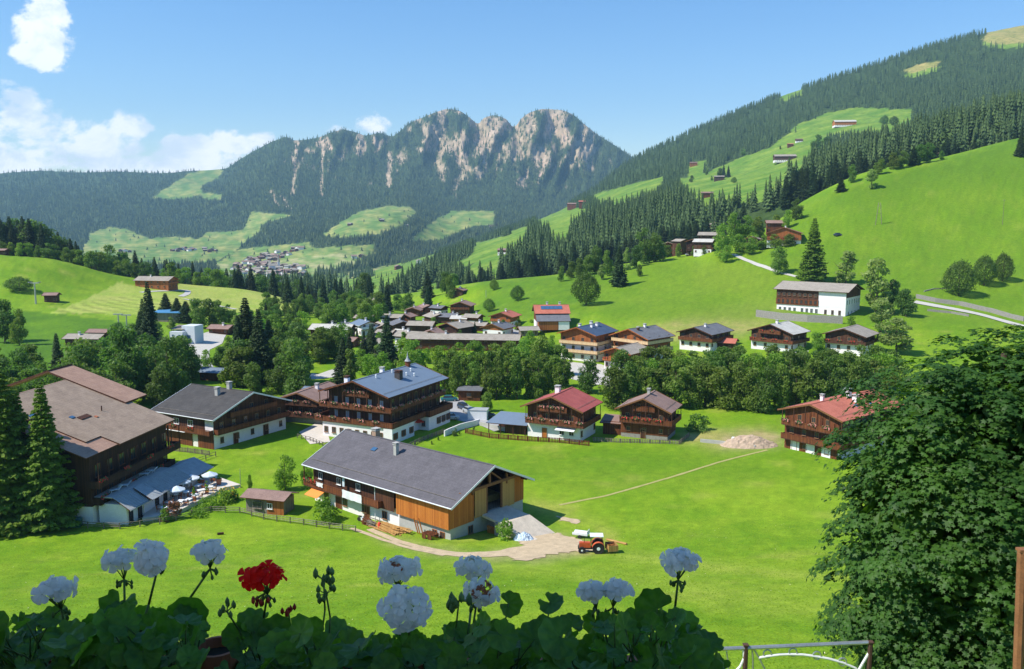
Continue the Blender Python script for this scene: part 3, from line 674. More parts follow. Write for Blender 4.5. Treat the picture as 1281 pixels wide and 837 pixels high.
def fillpoly(poly, spacing, kinds, hr, label, group, seed, which=[0], jitter=.45, maxn=400):
    """trees on the ground inside a surveyed outline"""
    rd = random.Random(seed); P3 = [G(*p, which=which) for p in poly]; pts = [(p.x, p.y) for p in P3]
    xs = [p[0] for p in pts]; ys = [p[1] for p in pts]; n = 0; x = min(xs)
    while x < max(xs):
        y = min(ys)
        while y < max(ys):
            qx = x+rd.uniform(-jitter, jitter)*spacing; qy = y+rd.uniform(-jitter, jitter)*spacing
            if inpoly(np.array([qx]), np.array([qy]), pts)[0] and n < maxn:
                k = rd.choice(kinds); h = rd.uniform(*hr)*(1.25 if k == 'con' else 1); lab = label[k] if isinstance(label, dict) else label
                tree((qx, qy, gz(qx, qy)-.1), h, k, lab, group if not isinstance(group, dict) else group[k], rd.uniform(.9, 1.25), rnd=rd); n += 1
            y += spacing
        x += spacing
    return n
# river wood, two rows of planted trees
RIV = 'trees of the wood along the river'
for i, px in enumerate(range(556, 706, 13)):
    treepx(px, 497+3*(i % 2) - (4 if px < 600 else 0), 446+random.randint(-5, 4), random.choice(['tall','tall','dec']), 'mid green tree in the dense row behind the chalet car park', RIV+', left stretch', 24)
    treepx(px+7, 484, 438+random.randint(-6, 5), random.choice(['tall','dec']), 'mid green tree in the dense row behind the chalet car park', RIV+', left stretch', 26)
for i, px in enumerate(range(556, 700, 20)): treepx(px, 470, 424+random.randint(-3, 6), random.choice(['lime','dec']), 'light green tree behind the planted row by the car park', 'light trees behind the car park row', 34)
for i, px in enumerate(range(768, 1125, 19)):
    treepx(px, 513+(3 if px > 950 else 0)-random.randint(0, 4), 452+random.randint(-8, 6), random.choice(['dec','dec','dark','tall']), 'green tree in the wood behind the three small chalets', RIV+', right stretch', random.randint(34, 46))
    treepx(px+9, 494, 440+random.randint(-6, 6), random.choice(['dec','dec','dark','lime']), 'green tree in the wood behind the three small chalets', RIV+', right stretch', random.randint(34, 48))
    if px > 800: treepx(px+4, 478, 432+random.randint(-3, 8), random.choice(['dec','dark','dec']), 'green tree in the wood behind the three small chalets', RIV+', right stretch', 36)
treepx(735, 491, 448, 'dark', 'lone dark green tree at the meadow edge above the dull red chalet roof', None, 34)
# wood left of the village
LW = {'dec': 'green leafy tree in the dark wood behind the brown-roofed hotel', 'dark': 'green leafy tree in the dark wood behind the brown-roofed hotel', 'con': 'dark spruce standing in the wood behind the brown-roofed hotel'}
GW = {'dec': 'leafy trees behind the hotel', 'dark': 'leafy trees behind the hotel', 'con': 'spruces behind the hotel'}
fillpoly([(74,488),(150,476),(232,468),(243,498),(200,520),(150,525),(60,530)], 8.2, ['dark','dark','dec'], (11, 15), LW, GW, 1)
fillpoly([(-40,470),(70,465),(80,500),(-40,520)], 8.5, ['dec','dark'], (7, 11), LW, GW, 2)
treepx(74, 480, 415, 'con', 'dark pointed spruce rising just behind the red end of the hotel roof')
treepx(212, 505, 418, 'dark', 'broad dark tree right of the hotel roof tip', None, 52)
treepx(163, 505, 404, 'dark', 'tallest broad dark tree behind the hotel roof', None, 70)
treepx(6, 428, 372, 'dark', 'dark round tree at the left edge below the bright hill meadow', None, 44)
treepx(24, 432, 385, 'dec', 'small green tree right of the dark tree at the left edge', None, 24)
VW = {'dec': 'leafy green tree in the wood between the chalets and the village', 'dark': 'leafy green tree in the wood between the chalets and the village', 'tall': 'leafy green tree in the wood between the chalets and the village', 'lime': 'leafy green tree in the wood between the chalets and the village', 'con': 'spruce in the wood between the chalets and the village'}
GV = {k: ('spruces' if k == 'con' else 'leafy trees')+' between the chalets and the village' for k in VW}
fillpoly([(268,478),(290,462),(345,458),(385,462),(376,492),(330,500),(285,492)], 7.5, ['dark','dec','dark'], (9, 13.5), VW, GV, 3)
fillpoly([(424,476),(470,462),(520,462),(552,470),(552,490),(470,492),(430,488)], 8, ['dec','tall','lime','dec'], (8, 12), VW, GV, 4)
fillpoly([(330,448),(400,440),(480,440),(470,456),(400,462),(330,456)], 9, ['dec','dark','dec','con'], (8, 12), VW, GV, 5)
fillpoly([(300,425),(390,415),(392,436),(310,444)], 10, ['dec','dark','lime'], (8, 12), VW, GV, 6)
treepx(372, 495, 420, 'dark', 'broad dark tree standing over the roof of the black-tiled chalet', None, 50)
treepx(310, 472, 370, 'con', 'taller of the twin tall dark spruces left of the village', None, 44)
treepx(326, 480, 384, 'con', 'shorter, right-hand one of the twin tall dark spruces', None, 36)
treepx(485, 468, 392, 'con', 'tall dark spruce in front of the long grey village roof', None, 32)
FV = {'dec': 'tree among the far end of the village and the valley slope', 'dark': 'tree among the far end of the village and the valley slope', 'con': 'small spruce among the far end of the village', 'lime': 'tree among the far end of the village and the valley slope'}
GF = {k: ('spruces' if k == 'con' else 'trees')+' at the far end of the village' for k in FV}
fillpoly([(388,408),(478,396),(500,398),(480,410),(400,414)], 12, ['dec','dark','lime'], (8, 12), FV, GF, 7)
fillpoly([(400,396),(500,385),(540,383),(500,396),(410,404)], 14, ['dec','dark','con'], (9, 14), FV, GF, 8)
fillpoly([(530,372),(590,362),(600,366),(560,381),(520,386)], 12, ['dec','dark','con'], (9, 14), FV, GF, 9)
for px, yb, yt, k in [(549,470,430,'lime'),(534,455,434,'lime'),(567,452,432,'dec'),(600,452,430,'lime'),(640,462,425,'lime'),(655,455,420,'lime'),(675,458,418,'dec'),(630,417,399,'dark'),(648,413,398,'dark'),(542,412,396,'lime'),(594,418,402,'con'),(447,432,410,'con'),(460,440,416,'con'),(437,428,408,'dec'),(505,432,414,'dec'),(520,436,424,'lime'),(610,430,418,'dec'),(690,440,418,'lime'),(664,432,412,'lime'),(468,418,405,'dec'),(555,421,410,'dark'),(575,422,412,'dark'),(474,428,414,'lime')]:
    treepx(px, yb, yt, k, 'garden tree standing between the village houses' if k != 'con' else 'small garden spruce between the village houses', 'village garden trees' if k != 'con' else 'village garden spruces')
# around the modern lift building
for px, yb, yt in [(177,440,388),(190,428,360),(222,402,372),(208,400,366),(233,404,376)]: treepx(px, yb, yt, 'con', 'dark spruce beside the modern pale building', 'spruces beside the modern building', 22)
for px, yb, yt, k in [(248,410,372,'dark'),(262,408,372,'dark'),(274,406,374,'dark'),(286,404,380,'dark'),(196,440,398,'light'),(150,440,402,'dark'),(165,436,404,'dec'),(215,420,395,'light'),(296,418,392,'light'),(285,450,420,'dec'),(275,462,432,'dark'),(258,464,436,'lime'),(292,456,436,'lime'),(240,470,440,'dark'),(218,444,426,'lime')]:
    treepx(px, yb, yt, k, 'tree crowding round the modern pale building and its car park', 'trees round the modern building')
fillpoly([(300,402),(390,396),(396,404),(330,412),(300,410)], 11, ['dark','dec'], (5, 8), VW, GV, 12)
# right slope trees
def rt(px, yb, yt, k, lab, w=None): return treepx(px, yb, yt, k, lab, None, w)
rt(1016, 351, 272, 'conl', 'tall broad spruce standing alone above the white schoolhouse roof', 34)
rt(974, 342, 307, 'dec', 'small tree beside the bend of the hill road', 27)
rt(1058, 354, 311, 'light', 'slim light green tree behind the right end of the schoolhouse roof', 28)
rt(1096, 392, 318, 'light', 'large pale yellow-green tree right of the schoolhouse', 44)
rt(1115, 390, 348, 'dark', 'dark reddish tree beside the pale tree right of the schoolhouse', 22)
rt(1133, 396, 360, 'dark', 'dark round tree where the walled road starts', 30)
rt(1102, 416, 370, 'light', 'pale tree below the schoolhouse corner', 34)
rt(1121, 442, 395, 'light', 'pale bushy tree right of the grey-brown roofed house', 46)
rt(1023, 440, 415, 'lime', 'bright bushy tree between the two houses below the school', 30)
rt(1064, 414, 394, 'lime', 'small bright bush at the foot of the school wall', 16)
rt(1199, 370, 328, 'ball', 'largest and leftmost of the three round dark trees on the bright hillside', 34)
rt(1231, 357, 321, 'ball', 'middle one of the three round dark trees on the bright hillside', 26)
rt(1254, 352, 318, 'ball', 'rightmost of the three round dark trees on the bright hillside', 23)
rt(733, 382, 342, 'ball', 'large round dark tree alone on the slope above the village', 36)
rt(612, 390, 374, 'ball', 'smallest round tree on the slope above the village', 13)
rt(647, 376, 358, 'ball', 'round tree low on the slope, left of the large round one', 15)
rt(618, 363, 350, 'ball', 'round tree highest on the slope near the forest edge', 10)
rt(774, 358, 308, 'con', 'slim dark tree right of the large round one on the slope', 22)
for px, yb, yt, k, w in [(745,342,306,'dark',20),(760,345,312,'dec',18),(735,344,318,'dec',18),(715,348,326,'dec',16),(725,350,322,'dark',16),(784,338,308,'light',14),(806,330,284,'dark',26),(818,328,290,'dark',22),(826,326,300,'dec',18),(796,334,306,'dark',20),(835,322,306,'dec',14),(752,350,330,'light',14),(702,352,332,'dark',12),(800,346,330,'dec',10)]:
    treepx(px, yb, yt, k, 'tree in the loose group at the upper edge of the slope', 'trees at the upper edge of the slope', w)
for px, yb, yt, k, w in [(903,322,278,'lime',26),(918,306,264,'lime',30),(932,304,268,'lime',28),(948,300,270,'dec',26),(938,318,296,'lime',22),(955,312,294,'lime',22),(970,310,292,'dec',20),(986,308,292,'dec',18),(908,328,306,'lime',20),(925,316,292,'lime',24),(942,312,290,'lime',20),(880,318,304,'dec',14),(848,322,304,'dec',12),(869,320,306,'dec',12)]:
    treepx(px, yb, yt, k, 'bright green tree of the clump among the hillside hamlet', 'trees of the hillside hamlet', w)
for px, yb, yt, k, w in [(984,286,262,'lime',18),(996,275,248,'dark',18),(1052,240,222,'con',12),(970,288,268,'dec',16),(1090,236,210,'light',20),(1118,212,190,'dec',18),(1128,210,188,'dark',16),(1150,205,180,'dark',18),(1142,207,182,'con',14),(1160,203,178,'dark',18),(1276,196,160,'con',12),(1066,228,205,'dark',14),(1100,218,198,'dec',16),(1178,200,188,'dark',8)]:
    treepx(px, yb, yt, k, 'tree at the forest edge above the bright right-hand meadow', 'trees at the forest edge on the right', w)
for px, yb, w in [(1064,352,10),(665,404,8),(905,262,6)]: bush(G(px, yb, [0]), 1.5, 'low bush on the slope above the village', 'bushes on the slope')
# crest of the left hill: row of leafy trees and the spruces behind them
for i, px in enumerate(range(4, 290, 11)):
    for dy, k in ((6, random.choice(['dec','dark','dec','lime'])),):
        Y = np.interp(px, [0,60,150,200,300], [484,490,505,528,528])+dy+random.uniform(-3, 8); p = A.P(px+random.uniform(-3, 3), Y)
        tree(p, random.uniform(8, 12) if px > 70 else random.uniform(7, 10), k, 'leafy tree in the row along the crest of the left hill', 'leafy trees on the left crest', 1.15)
rd5 = random.Random(5)
for i in range(135):
    px = rd5.uniform(-25, 470) if i > 30 else rd5.uniform(-25, 100); Y = np.interp(px, [0,60,150,200,300,400,470], [500,505,520,545,545,545,600])+rd5.uniform(2, 70); p = A.P(px, Y)
    h = rd5.uniform(17, 25) if px < 75 else (rd5.uniform(12, 19) if px < 280 else rd5.uniform(13, 20))
    tree(p, h, 'con' if rd5.random() < (.85 if px < 300 else .7) else 'dark', 'dark tree of the forest strip behind the left hill crest', 'forest strip behind the left hill', 1.1, rnd=rd5)
rt(24, 364, 347, 'ball', 'wide dark bush-like tree alone on the bright left meadow', 30)
for px, yb, yt, w_, l in [(189,452,350,26,'tall pointed spruce rising left of the modern pale building'),(181,440,372,24,'shorter spruce in front of the lift hall'),(338,470,398,34,'broad spruce right of the twin tall dark spruces'),(300,476,392,30,'spruce just left of the twin tall dark spruces'),(430,482,420,26,'spruce behind the bell turret of the guesthouse'),(466,448,404,18,'slim spruce before the white slate-roofed house'),(360,380,345,16,'dark spruce at the end of the left yellow meadow'),(205,470,420,40,'dark spruce in front of the modern pale building')]: rt(px, yb, yt, 'con', l, w_)
rd6 = random.Random(6)
for i in range(46):
    px = rd6.uniform(330, 480); yb = rd6.uniform(388, 404)-(px-330)*.03; treepx(px, yb, yb-rd6.uniform(16, 26), rd6.choice(['dark','dec','con','dark']), 'tree of the belt below the far end of the yellow meadow', 'tree belt below the yellow meadow')
# two young fruit trees and bushes by the barn
treepx(357, 613, 566, 'lime', 'young fruit tree left of the barn, the fuller one', None, 34, 'fruit_tree')
treepx(385, 612, 572, 'lime', 'slimmer young fruit tree against the left end of the barn', None, 20, 'fruit_tree')
treepx(313, 613, 592, 'lime', 'thin sapling in the grass behind the small garden shed', None, 9, 'fruit_tree')
bush(G(405, 652, [0]), 3.6, 'bright leafy bush in front of the barn beside the grey fence', None, 'lime', 1.1)
bush(G(632, 675, [0]), 3.0, 'small leafy bush beside the barn ramp wall', None, 'lime', .75)
bush(G(872, 538, [0]), 3.6, 'round green bush on the meadow right of the brown-roofed small chalet', None, 'dark', 1.3)
treepx(609, 515, 489, 'dec', 'small tree on the lawn beside the parked cars', None, 16)
bush(G(570, 545, [0]), 1.6, 'small dark bush beside the grey carport', None, 'dark', .8)
# ---- forests: far masses
def scatter_mesh(name, V0, F0, mats, P_, S_, label, cat, mat):
    n = len(P_); g = np.random.default_rng(len(P_)); a = g.uniform(0, 6.28, n); c, s = np.cos(a), np.sin(a)
    X = V0[None, :, 0]*c[:, None]-V0[None, :, 1]*s[:, None]; Yy = V0[None, :, 0]*s[:, None]+V0[None, :, 1]*c[:, None]; Z = np.repeat(V0[None, :, 2], n, 0)
    wv = g.uniform(.8, 1.25, n)[:, None]
    V = np.stack([X*S_[:, None]*wv, Yy*S_[:, None]*wv, Z*S_[:, None]], -1)+P_[:, None, :]
    Fc = F0[None]+ (np.arange(n)*len(V0))[:, None, None]; me = npmesh(name, V.reshape(-1, 3), Fc.reshape(-1, F0.shape[1]), mats)
    return tag(link(name, me), label, cat, kind='stuff')
def meshdata(me):
    V = np.zeros(len(me.vertices)*3); me.vertices.foreach_get('co', V); f = np.zeros(len(me.loops), int); me.loops.foreach_get('vertex_index', f); return V.reshape(-1, 3), f.reshape(-1, 4)
def simple_con(levels, per, seed):
    g = np.random.default_rng(seed); V = []; Fc = []
    for L in range(levels):
        t = L/levels; r = .17*(1-t)**.9+.012; z = .05+.93*t; zt = z+1.25/levels
        for k in range(per):
            a = 2*math.pi*(k+.5*(L % 2))/per; b = a+2*math.pi/per*.9; m = (a+b)/2; i = len(V); rr = r*g.uniform(.8, 1.25)
            V += [(rr*.75*math.cos(a), rr*.75*math.sin(a), z), (rr*1.05*math.cos(m), rr*1.05*math.sin(m), z-.05/levels*4), (rr*.75*math.cos(b), rr*.75*math.sin(b), z), (0, 0, min(1.02, zt))]; Fc.append((i, i+1, i+2, i+3))
    return np.array(V), np.array(Fc)
L_forest = leafmat('hillside_forest_needles', (.022,.056,.019), (.11,.17,.046), .0, .8, .0, .05)
m, nt, b, o = newmat('mountain_forest_needles'); g_ = nt('ShaderNodeNewGeometry'); nn_ = noise(nt, g_.outputs['Position'], .06, 3); nn2 = noise(nt, g_.outputs['Position'], .004, 3)
c_ = ramp(nt, nn_, [(.35, (.034,.074,.022)), (.66, (.17,.22,.055))]); c_ = mix(nt, .35, c_, ramp(nt, nn2, [(.35, (.02,.045,.016)), (.7, (.09,.125,.03))])); nt.l.new(c_, b.inputs['Base Color']); b.inputs['Roughness'].default_value = .9
L_mtn = m
# hillside B
gB = np.random.default_rng(42); pos = []; hts = []
Nb = 42000; pxs = gB.uniform(300, 1560, Nb); us = gB.uniform(0, 1, Nb); Ys = 700*np.exp(us*np.log(3100/700.))
fi = (pxs-B.px[0])/(B.px[-1]-B.px[0])*(B.nx-1); ii = np.clip(fi.astype(int), 0, B.nx-1)
jj = np.array([np.searchsorted(B.Y[:, i], y) for i, y in zip(ii, Ys)]); jj = np.clip(jj, 1, B.ny-1)
PXs, PYs = B.PX[jj, ii], B.PY[jj, ii]; okb = ~mB[jj, ii]; hh_ = gB.uniform(14, 23, Nb)*np.where(Ys < 1050, 1.3, 1.); hpx = hh_/Ys*F
for fr_ in (.3, .6): okb &= ~anypoly(PXs, PYs-hpx*fr_, CLB)
okb &= gB.uniform(0, 1, Nb) < np.where(Ys < 1050, .85, 1.)
# thin light gaps in the upper wood
gap = (fbm(B.X[jj, ii]/120, B.Y[jj, ii]/170, 3) > .36) & (PXs < 1000); okb &= ~gap
offx = gB.normal(0, 3, Nb); Pb = np.stack([B.X[jj, ii]+offx, B.Y[jj, ii]+gB.normal(0, 4, Nb), B.Z[jj, ii]-1.5], -1)[okb]; Hb = hh_[okb]
order = np.argsort(Pb[:, 1]); Pb = Pb[order]; Hb = Hb[order]
near = Pb[:, 1] < 1300
# 150 nearest ones that stand in view as single trees
single = []
cnt = 0; keepmask = np.ones(len(Pb), bool)
for i in range(len(Pb)):
    if cnt >= 150: break
    x, y, z = Pb[i]; q = proj(x, y, z+Hb[i])
    if not (480 < q[0] < 1290): continue
    d = (Vector((x, y, z+Hb[i]*.9))-CAMV); L_ = d.length; d.normalize()
    hA = BV[0].ray_cast(CAMV, d, L_-5); hB_ = BV[1].ray_cast(CAMV, d, L_-5)
    if hA[0] is None and hB_[0] is None:
        tree((x, y, z), Hb[i], 'con', 'dark spruce at the near edge of the big hillside forest', 'spruces at the near edge of the hillside forest', 1.15, rnd=rd5); keepmask[i] = False; cnt += 1
Pb = Pb[keepmask]; Hb = Hb[keepmask]; near = near[keepmask]
V0, F0 = simple_con(9, 7, 5)
L_fbro = leafmat('hillside_broadleaf', (.035,.075,.018), (.12,.19,.04), 0, .8, 0, .08)
bro = near & (np.random.default_rng(9).uniform(0, 1, len(Pb)) < .20); Vb, Fb = meshdata(crown_mesh('x', 1, .62, L_fbro, 5, 150, .075, .05, 'round', 9)); scatter_mesh('hillside_broadleaf_trees', Vb, Fb, [L_fbro], Pb[bro], Hb[bro]*.68, 'lighter broadleaf trees mixed into the spruce forest on the right flank', 'trees', L_fbro); near2 = near & ~bro
scatter_mesh('hillside_forest', V0, F0, [L_forest], Pb[near2], Hb[near2]*np.random.default_rng(10).choice([1., .8, 1.1, .6], int(near2.sum())), 'dense dark spruce forest on the flank right of the valley', 'forest', L_forest)
V1, F1 = simple_con(4, 5, 3)
scatter_mesh('upper_forest', V1, F1, [L_forest], Pb[~near], Hb[~near]*1.0, 'spruce forest climbing to the right-hand skyline', 'forest', L_forest)
# loose trees in B clearings
for px, yb, yt, k in [(1106,156,145,'ball'),(1118,157,146,'ball'),(1022,190,168,'dark'),(1035,190,170,'dark'),(1016,188,180,'dec'),(905,222,205,'con'),(911,222,207,'con'),(900,224,210,'dark'),(918,229,222,'ball'),(890,226,220,'dec'),(930,195,186,'lime'),(865,228,219,'dec'),(976,187,182,'dec'),(1022,195,189,'dec'),(884,219,212,'dec')]:
    treepx(px, yb, yt, k, 'small tree standing in the high clearings of the right flank', 'trees in the high clearings', which=[1])
# loose tufts and meadow flowers on the near meadow
gT = np.random.default_rng(50); Nt = 46000; tx = gT.uniform(-70, 62, Nt); ty = 52*np.exp(gT.uniform(0, 1, Nt)*np.log(128/52.)); keep_ = np.abs(tx) < ty*.62
q_ = np.array([proj(a, b, 2.+max(0, (112-b)*.22)) for a, b in zip(tx, ty)]); keep_ &= ~inpoly(q_[:, 0], q_[:, 1], [(425,655),(560,640),(760,640),(760,705),(640,712),(430,690)]); keep_ &= ~inpoly(q_[:, 0], q_[:, 1], [(-99,560),(440,560),(460,664),(-99,676)])
tx, ty = tx[keep_], ty[keep_]; zz = np.array([gz(a, b) for a, b in zip(tx, ty)]); nT = len(tx)
L_grass = leafmat('grass_tuft_blades', (.13,.23,.012), (.28,.38,.03), .35, .7, 0, .35, spec=.1)
C_ = np.stack([tx, ty, zz+.05], -1); v, f = leaf_quads(C_, np.tile([0, -.5, .9], (nT, 1)), .085, gT, .8, .25); tag(link('meadow_grass_tufts', npmesh('meadow_grass_tufts', v, f, [L_grass])), 'grass tufts standing in the near meadow', 'grass', kind='stuff')
k_ = gT.choice(nT, 900, replace=False); k_ = k_[fbm(tx[k_]/9, ty[k_]/9, 2) > .05]; v, f = leaf_quads(C_[k_]+np.array([0,0,.1]), np.tile([0, -.3, 1.], (len(k_), 1)), .055, gT); pale_fl = plain('pale_meadow_flowers', (.75,.72,.45), .8, .2, 5); tag(link('meadow_flowers', npmesh('meadow_flowers', v, f, [pale_fl])), 'tiny pale flowers scattered in the near meadow', 'flowers', kind='stuff')
# mountain C
gC = np.random.default_rng(43); Nc = 62000
# even in the picture area of the slopes: pick sheet cells weighted by the area they show
dx = np.abs(np.diff(C.PX, axis=1))[:-1]; dy = -np.diff(C.PY, axis=0)[:, :-1]; wgt = np.clip(dx*np.clip(dy, 0, None), 0, None)
wgt = wgt*(C.Y[:-1, :-1] > 1500)*(C.Y[:-1, :-1] < 5760)*(~mC[:-1, :-1])*(C.PX[:-1, :-1] < 830)*(~anypoly(C.PX[:-1, :-1], C.PY[:-1, :-1]-3.5, CLC))
dens = 1-.93*np.clip(RK[:-1, :-1]*1.2, 0, 1)*(fbm(C.PX[:-1, :-1]/3., C.PY[:-1, :-1]/3., 2) < .28); wgt = wgt*dens
light = (fbm(C.PX[:-1, :-1]/9., C.PY[:-1, :-1]/6., 3) > .33)*.7; wgt = wgt*(1-light)
w_ = (wgt/wgt.sum()).ravel(); k_ = gC.choice(len(w_), Nc, p=w_); j_, i_ = np.unravel_index(k_, wgt.shape)
a_, b_ = gC.uniform(0, 1, Nc), gC.uniform(0, 1, Nc)
def bil(Q): return (Q[j_, i_]*(1-a_)*(1-b_)+Q[j_, i_+1]*a_*(1-b_)+Q[j_+1, i_]*(1-a_)*b_+Q[j_+1, i_+1]*a_*b_)
Pc = np.stack([bil(C.X), bil(C.Y), bil(C.Z)-1.5], -1); Hc = gC.uniform(13, 27, Nc)
# a thicker fringe along the skyline
V2, F2 = simple_con(2, 4, 4)
scatter_mesh('mountain_forest', V2, F2, [L_mtn], Pc, Hc, 'blue-green forest covering the slopes of the rocky mountain and far ridge', 'forest', L_mtn)
# scattered trees in C meadows
gD = np.random.default_rng(44); pts_ = []; 
for _ in range(900):
    px, py = gD.uniform(100, 620), gD.uniform(256, 350)
    if fbm(np.array([px/6.]), np.array([py/5.]), 2)[0] < .18: continue
    h = G(px, py)
    if h is not None and G.sheet == 2: pts_.append(tuple(h))
V3, F3 = simple_con(2, 5, 6); V3 = V3*np.array([1.8, 1.8, .8])
scatter_mesh('valley_trees', V3, F3, [L_mtn], np.array(pts_), gD.uniform(8, 15, len(pts_)), 'scattered hedgerow trees on the far valley pastures', 'trees', L_mtn)
# ------------------------------------------------------------------ houses
_wc = {}
def win_mesh(w, h, fm, gm, bars=1, shutters=None):
    k = (round(w, 2), round(h, 2), fm.name, gm.name, bars, shutters.name if shutters else None)
    if k in _wc: return _wc[k]
    f = MB(); t = .07; d = .07   # local: x across, y outward(-y is out), z up, origin bottom centre
    f.box((-w/2+t/2, -d/2, h/2), (t, d, h), fm); f.box((w/2-t/2, -d/2, h/2), (t, d, h), fm)
    f.box((0, -d/2, t/2), (w-2*t, d, t), fm); f.box((0, -d/2, h-t/2), (w-2*t, d, t), fm)
    for i in range(bars): f.box((-w/2+w*(i+1)/(bars+1), -d/2+.004, h/2), (.05, d-.02, h-2*t), fm)
    f.box((0, -.09, -.04), (w+.16, .18, .05), fm)
    if shutters:
        for s in (-1, 1): f.box((s*(w/2+w*.22), -.035, h/2), (w*.4, .05, h), shutters)
    g = MB(); g.box((0, -.02, h/2), (w-2*t-.004, .02, h-2*t-.004), gm)
    _wc[k] = (f.me('window'), g.me('pane')); return _wc[k]
def door_mesh(w, h, m, fm):
    f = MB(); t = .1
    f.box((-w/2-t/2, -.05, h/2), (t, .1, h), fm); f.box((w/2+t/2, -.05, h/2), (t, .1, h), fm); f.box((0, -.05, h+t/2), (w+2*t, .1, t), fm); f.box((0, -.025, h/2), (w-.006, .05, h-.006), m)
    return f.me('door')
FACE = {'x+': (1, 0), 'x-': (-1, 0), 'y+': (0, 1), 'y-': (0, -1)}
def fpos(L, W, face, u, z, off=0.):
    nx, ny = FACE[face]
    if face == 'x+': return Vector((L/2+off, u, z)), math.pi/2
    if face == 'x-': return Vector((-L/2-off, -u, z)), -math.pi/2
    if face == 'y+': return Vector((-u, W/2+off, z)), math.pi
    return Vector((u, -W/2-off, z)), 0.
def roof_parts(root, L, W, zr, sl, og, oe, top, under, cx=0., cy=0., th=.22, verge=None, name='roof', gutter=None):
    hw = W/2+oe; ze = zr-sl*hw; x0, x1 = cx-L/2-og, cx+L/2+og; mb = MB()
    mb.slab([(x0, cy-hw, ze), (x1, cy-hw, ze), (x1, cy, zr), (x0, cy, zr)], th, top, under)
    mb.slab([(x1, cy+hw, ze), (x0, cy+hw, ze), (x0, cy+.002, zr), (x1, cy+.002, zr)], th, top, under)
    mb.box((cx, cy, zr+.02), (x1-x0, .3, .1), top)
    # purlins seen under the verges
    r = mb.build(name, root)
    vm = verge or beam_w
    for x in (x0-.03, x1+.03):
        for s in (-1, 1):
            v = MB()
            a = Vector((x, cy, zr+.05)); b = Vector((x, cy+s*(hw+.03), ze+.05)); n = Vector((0, -s*sl, 1)).normalized() if False else Vector((0,0,1))
            v.mesh_([a+Vector((-.03,0,.03)), b+Vector((-.03,0,.03)), b+Vector((-.03,0,-.30)), a+Vector((-.03,0,-.30)), a+Vector((.03,0,.03)), b+Vector((.03,0,.03)), b+Vector((.03,0,-.30)), a+Vector((.03,0,-.30))],
                    [(0,1,2,3),(7,6,5,4),(0,4,5,1),(1,5,6,2),(2,6,7,3),(3,7,4,0)], vm); v.build('verge_board', root)
    if gutter:
        for s in (-1, 1): g = MB(); g.tube((x0, cy+s*(hw+.07), ze-.06), (x1, cy+s*(hw+.07), ze-.06), .09, gutter, 6); g.build('gutter', root)
    if max(L, W) > 8 and root.get('category') in ('house', 'hotel', 'barn') and abs(root.location.y) < 215:
        for s in (-1, 1): g = MB(); ys_ = cy+s*(W/2-.3); zs2 = zr-sl*(W/2-.3); g.tube((x0+.6, ys_, zs2+.13), (x1-.6, ys_, zs2+.13), .035, wood_grey, 5); [g.box((x0+.7+q*(x1-x0-1.4)/8, ys_, zs2+.05), (.05, .06, .2), wood_grey) for q in range(9)]; g.build('snow_guard', root)
    pu = MB()
    for s, f in ((0, 0), (-1, .5), (1, .5), (-1, .93), (1, .93)):
        y = cy+s*f*W/2*1.0; z = zr-sl*abs(y-cy)-th-.14
        for xa, xb in ((x0+.1, cx-L/2+.02), (cx+L/2-.02, x1-.1)):
            if abs(xb-xa) > .3: pu.box(((xa+xb)/2, y, z), (xb-xa, .2, .24), under)
    if pu.v: pu.build('purlins', root)
    return r
def wall_block(root, L, W, zr, sl, storeys, cx=0., cy=0., names=None, z0=-1.5):
    """storeys: [(ztop, mat)], last one includes gables"""
    zb = z0; th = .22
    zw = zr-sl*W/2-th   # wall top under the roof
    for i, (zt, mat) in enumerate(storeys):
        mb = MB(); last = i == len(storeys)-1; e = .0 if i == 0 else .04
        l, w = L/2+e, W/2+e
        if not last:
            mb.box((cx, cy, (zb+zt)/2), (2*l, 2*w, zt-zb), mat)
        else:
            a = zw; r = zr-th-.02; p = [(cx+sx*l, cy+sy*w, z) for sx in (-1, 1) for sy, z in ((-1, zb), (1, zb), (1, a), (-1, a))]+[(cx-l, cy, r), (cx+l, cy, r)]
            mb.mesh_(p, [(0,3,8,2,1),(4,5,6,9,7),(0,4,7,3),(1,2,6,5),(3,7,9,8),(2,8,9,6),(0,1,5,4)], mat)
        mb.build((names or ['ground_floor_wall', 'timber_wall', 'upper_wall', 'gable_wall'])[i], root); zb = zt
def windows(root, L, W, spec, cx=0, cy=0):
    for s in spec:
        face, z, n, w, h = s[:5]; u0, u1 = s[5] if len(s) > 5 else (-.42, .42); opt = s[6] if len(s) > 6 else {}
        span = W if face[0] == 'x' else L; fm = opt.get('f', frame_w); gm = opt.get('g', glass)
        fme, gme = win_mesh(w, h, fm, gm, opt.get('bars', 1), opt.get('sh'))
        for i in range(n):
            t = .5 if n == 1 else i/(n-1); u = span*(u0+(u1-u0)*t); p, rz = fpos(L, W, face, u, z, .045)
            o = link('window', fme, root, p+Vector((cx, cy, 0)), (0, 0, rz)); link('pane', gme, o)
def doors(root, L, W, spec, cx=0, cy=0):
    for face, u, z, w, h, m in spec:
        p, rz = fpos(L, W, face, u*(W if face[0] == 'x' else L), z, .045); link('door', door_mesh(w, h, m, frame_w), root, p+Vector((cx, cy, 0)), (0, 0, rz))
_fl = {}
